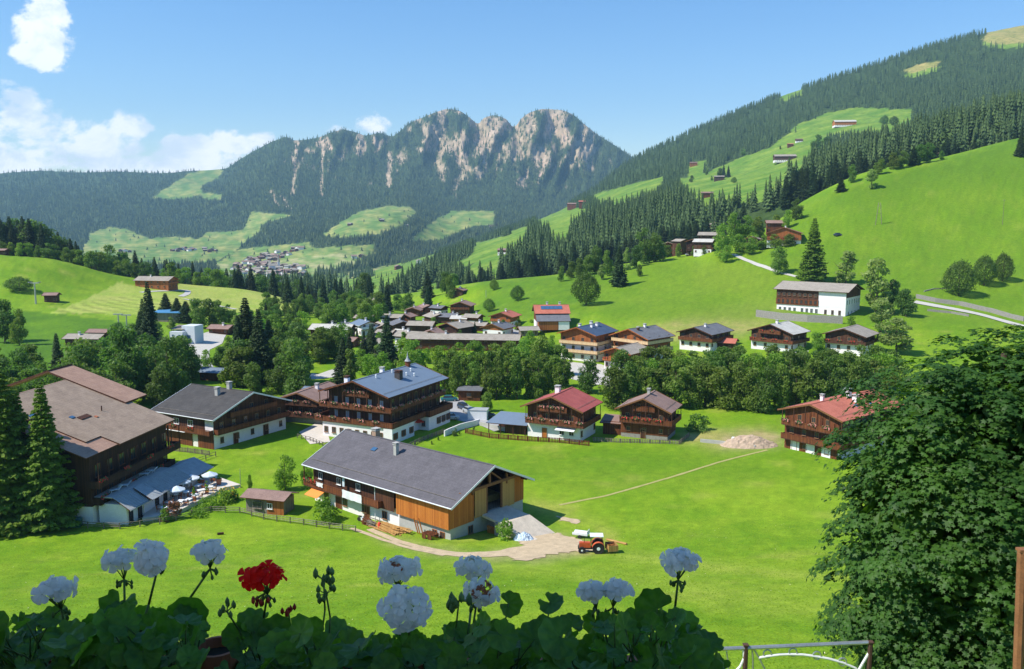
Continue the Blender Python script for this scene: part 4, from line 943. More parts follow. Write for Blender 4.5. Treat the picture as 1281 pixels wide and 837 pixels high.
def flower_me(n, red, seed):
    k = (n, red, seed)
    if k in _fl: return _fl[k]
    g = np.random.default_rng(seed); V = []; Fc = []; mi = []
    N = int(n*42)
    C_ = np.stack([g.uniform(-n/2, n/2, N), g.uniform(-.2, .14, N), g.uniform(-.22, .30, N)], -1); v, f = leaf_quads(C_, np.tile([0,-1,.6], (N, 1)), .15, g)
    mi = (g.uniform(0, 1, N) < .52).astype(int)
    me = npmesh('flower_box', v, f, [flower_red if red else flower_pink, flower_leaf], midx=mi); _fl[k] = me; return me
def balcony(root, L, W, faces, z, depth, mat, height=1.0, flowers=None, cx=0, cy=0, ext=0., slab_m=None, posts_to=None, gaps=.3):
    """gallery on the named faces with board railing; ext = how far it wraps round the corners"""
    mb = MB(); sm = slab_m or wood_dark
    for face in faces:
        span = (W if face[0] == 'x' else L)/2
        e0 = depth if any(f in faces for f in (('y-',) if face == 'x+' else ('y+',) if face == 'x-' else ('x+',) if face == 'y+' else ('x-',))) else ext
        e1 = depth if any(f in faces for f in (('y+',) if face == 'x+' else ('y-',) if face == 'x-' else ('x-',) if face == 'y+' else ('x+',))) else ext
        ua, ub = -span-e0, span+e1; off = .05 + (0 if face[0] == 'x' else .003)
        p, rz = fpos(L, W, face, 0, 0, off); M = Matrix.Rotation(rz, 3, 'Z'); c0 = p+Vector((cx, cy, 0))
        def bx(u, y, zz, du, dy, dz, m): mb.box(c0+M @ Vector((u, -y, zz)), (du, dy, dz), m, M=M)
        um = (ua+ub)/2; ul = ub-ua; dd = 0 if face[0] == 'x' else .004
        bx(um, depth/2, z-.09-dd, ul-.01, depth, .18-dd*2, sm)
        bx(um, depth-.03+dd, z+height*.42, ul-.02+2*dd, .05, height*.84-dd, mat)
        bx(um, depth-.03, z+height*.95+dd, ul+.06, .12, .10, mat)
        if e0 == ext and (face[0] == 'x' or ext >= 0): bx(ua+.03, depth/2-.04, z+height*.45, .05, depth-.1, height*.88, mat)
        if e1 == ext: bx(ub-.03, depth/2-.04, z+height*.45, .05, depth-.1, height*.88, mat)
        n = max(2, int(ul/2.6)+1)
        for i in range(n):
            u = ua+.12+(ul-.24)*i/(n-1); bx(u, depth-.11, z+height*.5, .1, .1, height*1.05, sm)
            if posts_to: 
                zt = posts_to(face, u, depth)
                if zt: bx(u, depth-.13, (z+height+zt)/2, .12, .12, max(.1, zt-z-height), sm)
        if flowers and face in flowers[1]:
            k = 0; step = flowers[2] if len(flowers) > 2 else 2.6; uu = ua+.9
            while uu < ub-.7:
                me = flower_me(1.8, flowers[0] == 'red', k % 3); q = c0+M @ Vector((uu, -(depth+.08), z+height*.93)); link('flower_box', me, root, q, (0, 0, rz)); k += 1; uu += step
    mb.build('balcony', root)
def chimney(root, x, y, zr, sl, mat, w=.7, h=1.4, cap=None, cy=0):
    z = zr-sl*abs(y-cy); mb = MB(); mb.box((x, y, z+h/2-.4), (w, w, h+.8), mat)
    mb.box((x, y, z+h+.06), (w+.2, w+.2, .1), cap or concrete)
    for s in (-1, 1):
        for t in (-1, 1): mb.box((x+s*w*.4, y+t*w*.4, z+h+.2), (.1, .1, .2), cap or concrete)
    mb.box((x, y, z+h+.36), (w+.25, w+.25, .08), cap or concrete); mb.build('chimney', root)
def roof_to(W, zr, sl):
    return lambda face, u, d: (zr-sl*abs(u)-.3) if face[0] == 'x' else (zr-sl*(W/2+d)-.35)
def house(name, label, cat, x, y, yaw, L, W, zr, sl, og, oe, roof, storeys, wins=(), balc=(), chim=(), under=None, z=None, group=None, names=None, drs=(), verge=None, gutter=None):
    z = gz(x, y) if z is None else z; o = thing(name, label, cat, (x, y, z), R(yaw), group); under = under or wood_dark
    wall_block(o, L, W, zr, sl, storeys, names=names); roof_parts(o, L, W, zr, sl, og, oe, roof, under, verge=verge, gutter=gutter)
    windows(o, L, W, wins); doors(o, L, W, drs)
    for b in balc:
        faces, bz, depth, mat = b[:4]; kw = b[4] if len(b) > 4 else {}
        if kw.pop('posts', False): kw['posts_to'] = roof_to(W, zr, sl)
        balcony(o, L, W, faces, bz, depth, mat, **kw)
    for c in chim: chimney(o, c[0], c[1], zr, sl, c[2], *(c[3:]))
    return o
dkdoor = wood_dark
# --- chalet with black tiles (left of centre)
h = house('chalet', 'dark timber chalet with a white-edged black tiled roof, right of the big hotel', 'house', -61.25, 184.03, -29.3, 16.26, 19.96, 9.93, .342, 1.09, 1.0, roof_black,
 [(3.0, plaster), (5.4, wood_dark), (9, wood_dark)],
 [('y-', 4.0, 3, 1.5, 1.2, (-.40, .10), {'f': frame_white}), ('x+', .9, 5, .9, 1.2, (-.40, .42)), ('x+', 3.9, 6, 1.0, 1.2, (-.40, .40)), ('x+', 6.5, 3, 1.0, 1.1, (-.2, .22)), ('y-', .9, 2, 1.0, 1.0, (-.35, -.1))],
 [(['x+'], 3.1, 1.2, wood_red, {'ext': .0, 'posts': False}), (['y-'], 3.0, 1.1, wood_red, {'ext': 0., 'flowers': ('red', ['y-'], 5.)}), (['x+'], 5.9, 1.1, wood_red, {'ext': -3.5})],
 [(1.5, -2.6, concrete, .8, 1.3), (2.0, 0.2, concrete, .8, 1.2)], verge=white_metal, gutter=white_metal, drs=[('x+', -.22, -.1, 1.1, 2.2, wood_red), ('x+', .2, -.1, 1.3, 2.2, wood_dark)])
mb = MB(); mb.box((7.0, -9.98-.06, 4.7), (2.3, .10, 3.0), plaster); mb.build('white_panel', h)
for bx_, sx_ in ((5.9, 4.4), (-2.8, 9.6)): mb = MB(); mb.box((bx_, -9.98-.085, 1.4), (sx_, .14, 3.2), wood_red); mb.build('wall_panel', h)
mb = MB(); mb.slab([(-6.5, -11.3, 2.9), (1.2, -11.3, 2.9), (1.2, -10.1, 3.15), (-6.5, -10.1, 3.15)], .06, fabric_white); mb.build('awning', h)
# --- centre hotel
CL, CWd = 20.6, 15.03; zc = 12.34
h = house('chalet_hotel', 'large four-storey dark timber guesthouse with a slate-blue metal roof and pink flowered balconies', 'hotel', -27.51, 190.45, -115.4, CL, CWd, zc, .317, 2.12, 1.2, roof_slate,
 [(3.4, plaster), (6.2, wood_dark), (12, wood_dark)],
 [('x+', .9, 7, 1.0, 1.3, (-.42, .46), {'g': glass}), ('x+', 4.0, 5, .95, 1.5, (-.38, .38), {'g': curtain}), ('x+', 6.9, 5, .95, 1.5, (-.38, .38), {'g': curtain}), ('x+', 9.5, 3, .9, 1.1, (-.16, .16)),
  ('y+', 4.0, 7, .95, 1.7, (-.44, .44)), ('y+', 6.9, 7, .95, 1.7, (-.44, .44)), ('y+', .9, 3, .9, 1.4, (-.44, -.26), {'sh': wood_dark}), ('y+', 1.2, 2, .9, 1.4, (.2, .36))],
 [(['x+', 'y+', 'y-'], 6.3, 1.5, wood_red, {'flowers': ('pink', ['x+', 'y+'], 2.9), 'posts': True}), (['x+', 'y+', 'y-'], 3.4, 2.2, wood_red, {'flowers': ('pink', ['x+'], 3.6)}), (['x+'], 9.0, 1.0, wood_red, {'ext': -4.2, 'flowers': ('pink', ['x+'], 1.9)})],
 [(.5, 3.6, plain('dark_chimney', (.06, .05, .045)), 1.3, 1.4, wood_dark), (6.5, -5.6, plaster, .9, 1.1, wood_dark), (-2., -2.3, plaster, .8, .9)], verge=wood_red)
# white base wing under the near terrace, and the rear wing with its terrace
mb = MB(); mb.box((CL/2-2.0, CWd/2+1.0, 1.0), (8.4, 2.1, 4.4), plaster); mb.box((CL/2+.9, -.2, 1.0), (1.9, CWd+.6, 4.2), plaster); mb.build('ground_floor_extension', h)
windows(h, 8.4, 2.1, [('y+', .9, 3, .9, 1.3, (-.36, .36), {'sh': wood_red})], cx=CL/2-2.0, cy=CWd/2+1.0); windows(h, 1.9, CWd+.6, [('x+', .9, 8, .95, 1.25, (-.44, .44))], cx=CL/2+.9, cy=-.2)
mb = MB(); mb.box((-5.65, CWd/2+1.3, .9), (9.3, 2.6, 4.4), plaster); mb.build('rear_wing_wall', h)
windows(h, 9.3, 2.6, [('y+', .8, 3, .95, 1.4, (-.05, .4), {'sh': wood_dark}), ('x+', .9, 1, .9, 1.2, (0, 0))], cx=-5.65, cy=CWd/2+1.3)
mb = MB(); mb.box((-5.65, CWd/2+1.5, 3.2), (10.0, 3.2, .3), wood_dark)
for (cx_, cy_, sx_, sy_) in ((-5.65, CWd/2+3.1, 10.1, .08), (-.6, CWd/2+1.6, .08, 3.0), (-10.7, CWd/2+1.6, .08, 3.0)): mb.box((cx_, cy_, 3.85), (sx_, sy_, 1.1), wood_red)
mb.build('roof_terrace', h)
mb = MB(); mb.box((-8.6, .2, 12.6), (.9, .9, 1.6), wood_red); mb.lathe([(.75, 13.4), (.5, 13.7), (.28, 14.1), (.12, 14.7), (.03, 15.6)], zinc, (-8.6, .2, 0), 8)
for sx_ in (-1, 1):
    for sy_ in (-1, 1): mb.box((-8.6+sx_*.35, .2+sy_*.35, 13.3), (.1, .1, .5), wood_red)
mb.build('bell_turret', h)
for q in ((-3, 3.4), (-4.6, 4.4), (-6.4, 2.4), (5.5, 1.2), (-1, 1.0)): mb = MB(); mb.lathe([(.16, -.3), (.16, .5), (.26, .52), (.2, .7), (.02, .74)], white_metal, (q[0], q[1], zc-.317*abs(q[1])), 8); mb.build('roof_vent', h)
# --- small dark chalet between them
h = house('chalet', 'small dark chalet with a flowered gable squeezed between the black-roofed chalet and the guesthouse', 'house', -45.5, 199.5, -108, 11, 13.5, 7.2, .33, 1.6, 1.3, roof_taupe, [(1.5, stone), (4.0, wood_dark), (8, wood_dark)],
 [('x+', 2.4, 5, .9, 1.1, (-.38, .38)), ('x+', 5.0, 2, .8, 1.0, (-.12, .12)), ('y+', 2.4, 3, .9, 1.1)], [(['x+', 'y+'], 1.7, 1.1, wood_dark, {'flowers': ('pink', ['x+'], 2.8)}), (['x+'], 4.3, 1.0, wood_dark, {'flowers': ('pink', ['x+'], 3.), 'ext': -2.})], [(0, 1., plaster, .7, .9)])
# --- three small chalets on the meadow edge
h = house('chalet', 'chalet with a dull red roof and white ground floor behind a picket fence', 'house', 10.55, 183.78, -116.3, 8.72, 11.87, 9.21, .379, 1.40, 1.10, roof_red, [(3.1, plaster), (5.6, wood_red), (9, wood_red)],
 [('x+', 1.1, 2, 1.1, 1.0, (.16, .34), {'f': frame_white}), ('x+', 4.1, 4, .9, 1.2, (-.34, .34)), ('x+', 6.4, 3, .85, 1.0, (-.16, .16)), ('y+', 4.0, 2, .9, 1.2), ('y+', 1.0, 2, .9, 1.2)],
 [(['x+', 'y+'], 3.3, 1.2, wood_red, {'flowers': ('pink', ['x+'], 2.8), 'posts': True}), (['x+'], 6.0, .9, wood_red, {'ext': -2.6, 'flowers': ('pink', ['x+'], 2.1)})], [(-1.5, -1.6, plaster, .95, 1.2)], drs=[('x+', -.17, -.05, .95, 2.1, wood_orange)])
mb = MB(); mb.slab([(6.2, 1., 2.45), (6.2, 5.2, 2.45), (4.5, 5.2, 2.8), (4.5, 1., 2.8)], .05, fabric_white); mb.build('awning', h)
h = house('chalet', 'all-timber chalet with a taupe tiled roof and a balcony of bright red flowers', 'house', 28.86, 183.30, -114.1, 6.82, 9.93, 8.78, .44, 1.31, 1.05, roof_taupe, [(.9, stone), (3.4, wood_red), (9, wood_red)],
 [('x+', 1.5, 3, .8, .9, (-.34, .36)), ('x+', 4.2, 4, .85, 1.1, (-.36, .36)), ('x+', 6.4, 2, .75, .9, (-.12, .12)), ('y+', 1.5, 2, .8, .9), ('y+', 4.2, 2, .85, 1.1)],
 [(['x+', 'y+'], 3.5, 1.2, wood_red, {'flowers': ('red', ['x+'], 2.4), 'posts': True}), (['x+'], 6.0, .7, wood_red, {'ext': -2.6})], [(-.5, -.2, concrete, .55, .9)], drs=[('x+', -.02, 0, .9, 2.0, wood_dark)])
h = house('chalet', 'long timber chalet with a brick-red roof and three white chimneys, half hidden by the maple', 'house', 66.61, 175.24, -141.2, 21.5, 11.78, 9.89, .305, 1.0, 1.2, roof_red2, [(2.2, plaster), (4.9, wood_red), (10, wood_red)],
 [('x+', 3.3, 4, .85, 1.1, (-.36, .34)), ('x+', 6.2, 3, .85, 1.1, (-.22, .3)), ('y+', 3.3, 5, .9, 1.1), ('y+', 6.0, 5, .9, 1.1), ('x+', .6, 2, .9, .9, (-.1, .3))],
 [(['x+', 'y+'], 2.3, 1.3, wood_red, {}), (['x+', 'y+'], 5.1, 1.3, wood_red, {'flowers': ('pink', ['x+'], 3.), 'posts': True})], [(4.2, -2.0, plaster, .6, 1.0), (-1.2, 0.3, plaster, 1.2, 1.3), (-.6, 2.4, plaster, .9, 1.1)], drs=[('x+', -.3, 0, 1., 2., wood_dark)])
for q in ((-2, 3.), (-3.6, 4.), (1, 3.6)): mb = MB(); mb.box((q[0], q[1], 9.89-.305*q[1]+.06), (1.1, .9, .08), glass_blue, M=Matrix.Rotation(-math.atan(.305), 3, 'X')); mb.build('roof_window', h)
for i in range(3): mb = MB(); mb.box((10.75+.07, -3.4+i*3.4, 1.0), (.08, 1.9, 2.2), plaster); mb.build('white_panel', h)
mb = MB(); mb.box((10.75+.02, 0, 1.1), (.06, 11.7, 2.3), wood_red); mb.build('wall_panel', h)
# --- apartment houses in the village
def apt(label, x, y, yaw, L, W, zr, sl, og, oe, roof, z, floors, timber=wood_village, rail=wood_cream, nw=4, chims=(), red=False, side='y+'):
    st = [(2.9*min(floors-2, 2) if floors > 3 else 2.6, plaster), (zr, timber)]
    wins = []; bal = []
    for f in range(floors):
        zz = .9+2.75*f
        if zz+1.1 > zr-1: break
        r_ = .40 if zz < zr-sl*W/2-1 else .18
        wins.append(('x+', zz, nw if r_ > .3 else 2, 1.0, 1.15, (-r_, r_))); wins.append((side, zz, max(2, int(L/3.4)), 1.0, 1.15)) if r_ > .3 else None
        if f: bal.append(([ 'x+', side] if r_ > .3 else ['x+'], 2.75*f, 1.2, rail, {'flowers': ('red', ['x+'], 4.) if red else None, 'ext': 0. if r_ > .3 else -W*.22}))
    return house('apartment_house', label, 'house', x, y, yaw, L, W, zr, sl, og, oe, roof, st, wins, bal, chims, under=timber, z=z, verge=timber)
apt('apartment chalet with cream balconies and small white chimneys on a dark navy roof', 24.76, 286.13, -122.8, 13.5, 12.63, 10.9, .327, 1.33, .8, roof_navy, 0, 4, chims=[(1, 1.8, plaster, .7, .8), (-3, 1.6, plaster, .8, .8), (-5, -1.5, plaster, .8, .8), (2, -2, plaster, .8, .8)])
apt('orange timber apartment chalet with a dark grey roof, upper right neighbour of the navy-roofed one', 41.64, 281.41, -136, 12, 13.36, 9.75, .344, 1.16, 1.20, roof_dkgrey, 1, 3, chims=[(-1, 0.3, plaster, .7, .8), (4, 1.5, wood_dark, .7, .8)])
apt('lower orange timber chalet with a grey roof, in front of the two apartment chalets', 35.47, 268.39, -126.6, 13.19, 8.64, 6.95, .328, 1.05, .92, roof_shingle, 0, 3, nw=3, rail=wood_village, red=True)
apt('dark brown chalet with a charcoal roof half sunk behind the river wood', 66.48, 302.31, -130., 14.37, 11.57, 7.2, .314, 1.05, .90, roof_dkgrey, 1.6, 2, timber=wood_dark, rail=wood_red, chims=[(2, 1, plaster, .7, .8)])
apt('white-walled chalet with a pale grey roof and red balcony boxes below the schoolhouse', 89.55, 294.81, -134.1, 10.98, 14.2, 8.57, .337, .9, 1.1, roof_pale, 2, 3, timber=wood_dark, rail=wood_red, red=True, chims=[(2, 0.2, plaster, .7, .8)])
pH = atZ(1062, 440, 2.5)
apt('dark timber house with a grey-brown roof, right below the school wall', pH.x+2, pH.y+5, -128, 12, 12, 7.6, .32, 1.2, 1.3, roof_shingle, 2.5, 3, timber=wood_dark, rail=wood_dark, red=True)
# --- schoolhouse
zs = 5.0
h = house('schoolhouse', 'long white and timber schoolhouse with a pale shingle roof standing on a stone wall', 'school', 127.6, 368.07, -38.6, 28.41, 17.56, 13.58, .278, 1.36, 1.26, roof_shingle, [(4.4, plaster), (14, plaster)],
 [('y-', 1.5, 4, 1.1, 1.9, (-.45, -.23), {'f': frame_white}), ('y-', 1.5, 4, 1.1, 1.9, (-.12, .09), {'f': frame_white}), ('y-', 1.5, 3, 1.0, 1.8, (.22, .42), {'f': frame_w}), ('x+', 5.6, 6, 1.1, 1.9, (-.42, .42), {'f': frame_white}), ('x+', 1.2, 4, 1.1, 1.6, (-.3, .4), {'f': frame_white}), ('x+', 9.0, 3, 1.0, 1.3, (-.2, .2))],
 [], [], z=zs, verge=wood_dark)
mb = MB(); mb.box((-14.2+8.6, -8.78-.10, 4.6+3.0), (17.6, .16, 6.2), wood_dark); mb.box((-14.2+8.6, -8.78-.24, 4.7+1.0), (17.8, .2, 2.4), wood_red); mb.build('timber_front', h)
windows(h, 17.6, 17.56, [('y-', 5.2, 9, 1.0, 1.5, (-.44, .44), {'f': wood_red}), ('y-', 8.2, 8, 1.2, 1.3, (-.44, .44))], cx=-5.6, cy=-.30)
mb = MB(); mb.mesh_([(14.3, -8.7, 8.4), (14.3, 8.7, 8.4), (14.3, 8.7, 10.6), (14.3, 0, 13.0), (14.3, -8.7, 10.6), (14.36, -8.7, 8.4), (14.36, 8.7, 8.4), (14.36, 8.7, 10.6), (14.36, 0, 13.0), (14.36, -8.7, 10.6)], [(5,6,7,8,9),(0,1,6,5),(1,2,7,6),(2,3,8,7),(3,4,9,8),(4,0,5,9)], wood_dark); mb.build('gable_boarding', h)
h_school = h
# --- old farmhouses of the village (smaller, simpler)
vd = random.Random(11)
def vhouse(px, py, wpx, hpx, yaw, roof, timber, label, group=None, name='farmhouse', lower=plaster, asp=1.25, zoff=0, red=False, chims=True, which=None):
    """px,py: base centre in the survey picture; wpx: whole width; hpx: whole height"""
    p = G(px, py, which); d = p.y*CP-(p.z-H)*SP; m = d/F; Wt = wpx*m; c, s = abs(math.cos(R(yaw))), abs(math.sin(R(yaw)))
    # widths: horizontal extent = L|cos|+W|sin|
    W = Wt/(asp*c+s)/(.94 if py < 340 or px < 380 else .84); L = W*asp; hh = hpx*m; zr = max(3.6, hh*(.92 if py < 340 else 1.02)); sl = .34; fl = zr-sl*W/2
    wl = [('x+', .9, max(2, int(W/3)), .9, 1.0, (-.34, .34)), ('y-' if math.cos(R(yaw)) > .2 else 'y+', .9, max(2, int(L/3.5)), .9, 1.0, (-.38, .38))]
    if fl > 4.2: wl += [('x+', 3.4, max(2, int(W/3)), .9, 1.0, (-.3, .3)), (wl[1][0], 3.4, max(2, int(L/3.5)), .9, 1.0, (-.38, .38))]
    bal = [(['x+'], 2.7, .9, timber, {'flowers': ('red', ['x+'], 3.5) if red else None})] if fl > 3.9 else []
    o = house(name, label, 'house', p.x, p.y+W*.35, yaw, L, W, zr, sl, .8, .9, roof, [(2.5 if fl > 3.2 else 1.2, lower), (zr, timber)], wl, bal, [(vd.uniform(-L*.2, L*.2), vd.uniform(-1, 1), plaster, .6, .8)] if chims else [], z=p.z+zoff-.2, group=group, under=timber)
    return o
for a in [
 (415,424,44,18,-8,roof_pale,wood_dark,'long low barn with a pale grey roof at the left end of the village','farmhouse',wood_dark,1.9),
 (455,419,28,18,-55,roof_slate,plaster,'white house with a slate-blue roof beside the pale-roofed barn','village_house',plaster,1.2),
 (477,418,24,14,-60,roof_shingle,wood_dark,'small dark house right of the white slate-roofed one','farmhouse',wood_dark,1.2),
 (500,414,26,13,-70,roof_dkgrey,wood_dark,'dark gabled farmhouse in the middle left of the village','farmhouse',wood_dark,1.2),
 (527,415,28,13,-10,roof_shingle,wood_dark,'grey-roofed farmhouse left of the light green village tree','farmhouse',wood_dark,1.5),
 (516,431,38,16,-25,roof_shingle,wood_dark,'brownish-grey roofed farmhouse by the village lane','farmhouse',plaster,1.5),
 (570,420,36,17,-125,roof_shingle,wood_black,'broad gabled farmhouse with a grey shingle roof right of the light green tree','farmhouse',wood_black,1.1),
 (544,404,24,12,-60,roof_shingle,wood_dark,'farmhouse with a steel-grey roof below the highest village houses','farmhouse',wood_dark,1.3),
 (561,404,24,12,-20,roof_dkgrey,wood_dark,'dark grey roofed house in the upper village','farmhouse',wood_dark,1.3),
 (517,396,16,12,-95,roof_taupe,wood_red,'narrow brown farmhouse at the upper left of the village','farmhouse',wood_red,1.1),
 (533,394,18,13,-60,roof_taupe,wood_red,'brown farmhouse in the upper village, second from the left','farmhouse',wood_red,1.2),
 (549,394,18,12,-35,roof_dkgrey,wood_dark,'dark house with a lead-grey roof in the top row of the village','farmhouse',plaster,1.3),
 (578,393,24,16,-100,roof_taupe,wood_red,'reddish brown house highest at the right end of the village','farmhouse',wood_red,1.0),
 (575,405,17,8,-10,roof_pale,wood_orange,'small orange and white house under the reddish brown one','village_house',plaster,1.2),
 (574,370,14,10,-105,roof_taupe,wood_dark,'lone dark chalet on the slope above the village','chalet',wood_dark,1.0),
 (632,409,30,19,-112,roof_red2,wood_village,'warm timber chalet with a red roof on the right side of the village','chalet',plaster,1.0),
 (623,420,32,16,-118,roof_dkgrey,wood_village,'warm timber chalet with a grey roof just below the red-roofed one','chalet',plaster,1.0),
 (447,372,18,6,-8,roof_shingle,wood_dark,'flat grey shed at the far end of the valley floor','farmhouse',wood_dark,1.7),
 (468,380,14,6,-20,roof_shingle,wood_dark,'small dark barn on the far side of the village trees','farmhouse',wood_dark,1.4),
 (483,424,20,10,-20,roof_shingle,wood_dark,'low grey-roofed barn in front of the village spruce','farmhouse',wood_dark,1.4),
 (470,436,26,8,-15,roof_shingle,plaster,'white shed peeping out of the trees by the village spruce','farmhouse',plaster,1.4),
 (434,434,24,12,-20,roof_taupe,wood_dark,'small barn half hidden by trees below the pale-roofed barn','farmhouse',wood_dark,1.4),
 (503,424,20,10,-35,roof_pale,wood_dark,'small pale-roofed barn beside the village lane','farmhouse',wood_dark,1.3),
 (541,424,24,12,-100,roof_taupe,wood_dark,'brown-roofed house wedged behind the long low building','farmhouse',plaster,1.2),
 (592,404,20,11,-25,roof_shingle,wood_red,'red-brown house with a grey roof near the right end of the village','farmhouse',plaster,1.2),
 (492,404,22,11,-15,roof_shingle,wood_dark,'grey-roofed house at the back left of the village','farmhouse',plaster,1.4),
 (508,402,18,10,-110,roof_taupe,wood_red,'small brown gabled house at the back of the village','farmhouse',wood_red,1.0),
 (426,414,26,9,-10,roof_dkgrey,plaster,'white house with a dark roof behind the pale-roofed barn','village_house',plaster,1.4),
 (456,404,20,8,-15,roof_shingle,wood_dark,'low grey roof among the trees behind the white slate-roofed house','farmhouse',wood_dark,1.4),
 (598,414,22,9,-20,roof_shingle,wood_dark,'low grey barn between the shingle-roofed and orange chalets','farmhouse',wood_dark,1.5),
]:
    vhouse(*a[:8], name=a[8], lower=a[9], asp=a[10], red='red-roofed' in a[7] or 'lone' in a[7])
# long village building
h = vhouse(580, 438, 118, 20, -6, roof_shingle, wood_dark, 'very long low building with a worn grey-brown roof along the front of the village', name='long_barn', lower=wood_red, asp=5.2)
# house with solar panels
p = G(690, 414)
h = house('chalet', 'red-brown house with blue solar panels on its red roof above a grey porch roof', 'house', p.x, p.y+7, 4, 12.5, 10, 8.6, .5, .8, .8, roof_red2, [(2.6, plaster), (9, wood_red)], [('y-', 3.2, 4, 1., 1.), ('x-', 3.2, 2, 1., 1.)], [], [(-1.5, .5, plaster, .7, 1.), (3.5, .5, plaster, .7, 1.)])
mb = MB(); 
for i in range(5): mb = MB(); mb.box((-3.4+i*1.7, -2.1, 8.6-.5*2.1+.14), (1.6, 2.4, .06), glass_blue, M=Matrix.Rotation(math.atan(.5), 3, 'X')); mb.build('solar_panel', h)
mb = MB(); mb.slab([(-6.6, -10.2, 3.2), (6.6, -10.2, 3.2), (6.6, -5.1, 5.4), (-6.6, -5.1, 5.4)], .2, roof_dkgrey, wood_red); mb.box((-2., -7.6, 1.4), (7.6, 4.6, 3.3), wood_village); mb.box((4., -7.6, 1.4), (4.2, 4.6, 3.3), plaster); mb.build('porch', h)
vhouse(661, 420, 20, 8, 10, roof_shingle, wood_grey, 'grey shed left of the solar-panelled house', name='shed', lower=wood_grey, chims=False)
# red roofs peeping over the river wood on the right
vhouse(903, 437, 34, 14, -25, roof_red2, wood_dark, 'low house with a red roof in front of the charcoal-roofed chalet', name='farmhouse', lower=wood_dark, asp=1.8, chims=False)
# hillside hamlet
for a in [(836,321,14,20,-100,roof_shingle,wood_red,'dark house at the left end of the hillside hamlet'),(852,319,18,22,-60,roof_shingle,wood_dark,'second dark house of the hillside hamlet from the left'),(868,319,18,22,-110,roof_shingle,wood_black,'blackened house in the centre of the hillside hamlet'),(882,317,26,20,-25,roof_pale,wood_dark,'house with a pale roof and white wall in the hillside hamlet'),(888,303,26,14,-20,roof_shingle,wood_dark,'grey-roofed house in the second row of the hillside hamlet'),(893,293,22,17,-60,roof_shingle,wood_dark,'highest house of the hillside hamlet beside the forest'),
  (943,311,27,17,-112,roof_shingle,wood_black,'low dark chalet between the hamlet trees'),(971,290,22,16,-12,roof_taupe,wood_red,'reddish barn behind the broad hamlet chalet'),(903,272,14,6,-10,roof_taupe,wood_dark,'dark hut in the forest edge above the hamlet')]:
    vhouse(*a[:8], name='farmhouse', lower=plaster if 'white' in a[7] else a[6], asp=1.2, which=[0], chims=False)
vhouse(985, 306, 46, 24, -108, roof_taupe, wood_village, 'broad timber chalet with a white ground floor above the hill road', name='chalet', lower=plaster, asp=.8, red=True, which=[0])
vhouse(1180, 196, 12, 7, -10, roof_taupe, wood_dark, 'tiny hay barn at the forest edge of the bright right meadow', name='hay_barn', lower=wood_dark, which=[0], chims=False)
vhouse(630, 318, 14, 8, -15, roof_taupe, wood_red, 'brown chalet among the trees left of the big forest', name='chalet', lower=plaster, chims=False)
for a in [(1058,158,26,9,-8,roof_pale,wood_orange,'farmhouse on the highest green clearing of the right flank'),(983,202,26,10,-8,roof_shingle,wood_dark,'long farmhouse in the middle of the right-hand clearing'),(989,184,7,5,-8,roof_red2,wood_red,'tiny red hut above the middle clearing'),(1051,187,12,8,-8,roof_red2,wood_red,'small red house at the edge of the spruces in the clearing'),(885,247,14,8,-8,roof_taupe,wood_red,'brown barn above the hamlet forest'),(900,226,12,7,-8,roof_shingle,wood_dark,'small dark house in the lower clearing'),(868,208,9,6,-8,roof_taupe,wood_village,'small chalet at the left edge of the clearing'),
   (716,262,12,9,-20,roof_taupe,wood_red,'left one of the two houses on the small clearing against the mountain'),(731,260,13,10,-8,roof_red2,wood_red,'right one of the two houses on the small clearing against the mountain'),(1000,178,8,5,-5,roof_taupe,wood_red,'tiny hut left of the highest farmhouse')]:
    vhouse(*a[:8], name='farmhouse', lower=plaster if 'highest' in a[7] or 'long' in a[7] else a[6], asp=1.7, which=[1], chims=False)
# left hill
vhouse(193, 361, 44, 15, -8, roof_shingle, wood_village, 'long orange-brown farmhouse with a grey roof on the left hill crest', name='farmhouse', lower=wood_village, asp=1.9, which=[0])
vhouse(221, 350, 14, 8, -20, roof_dkgrey, wood_dark, 'small dark barn behind the left hill farmhouse', name='hay_barn', lower=wood_dark, which=[0], chims=False)
vhouse(3, 319, 10, 7, -8, roof_taupe, wood_dark, 'small hut at the left frame edge on the hill crest', name='hay_barn', lower=wood_dark, which=[0], chims=False)
vhouse(63, 378, 14, 12, 6, roof_taupe, wood_dark, 'little dark hay hut on the bright left meadow beside the lift pylon', name='hay_barn', lower=wood_dark, asp=1.1, which=[0], chims=False)
vhouse(105, 433, 42, 15, -5, roof_shingle, wood_dark, 'long grey barn roof in front of the left meadow', name='barn', lower=wood_dark, asp=2., which=[0])
vhouse(123, 424, 22, 10, -5, roof_taupe, wood_dark, 'brown barn roof just behind the long grey one', name='barn', lower=wood_dark, asp=1.6, which=[0], chims=False)
vhouse(276, 418, 27, 11, -12, roof_taupe, wood_red, 'small brown house behind the light car park', name='chalet', lower=wood_dark, asp=1.4, which=[0])
vhouse(268, 476, 34, 15, -15, roof_slate, wood_red, 'low blue-grey roofed pavilion in the trees below the car park', name='pavilion', lower=wood_red, asp=1.8, which=[0], chims=False)
vhouse(395, 502, 26, 10, -20, roof_zinc if False else roof_slate, wood_dark, 'low shed roof showing above the small dark chalet', name='shed', lower=wood_dark, asp=1.8, which=[0], chims=False)
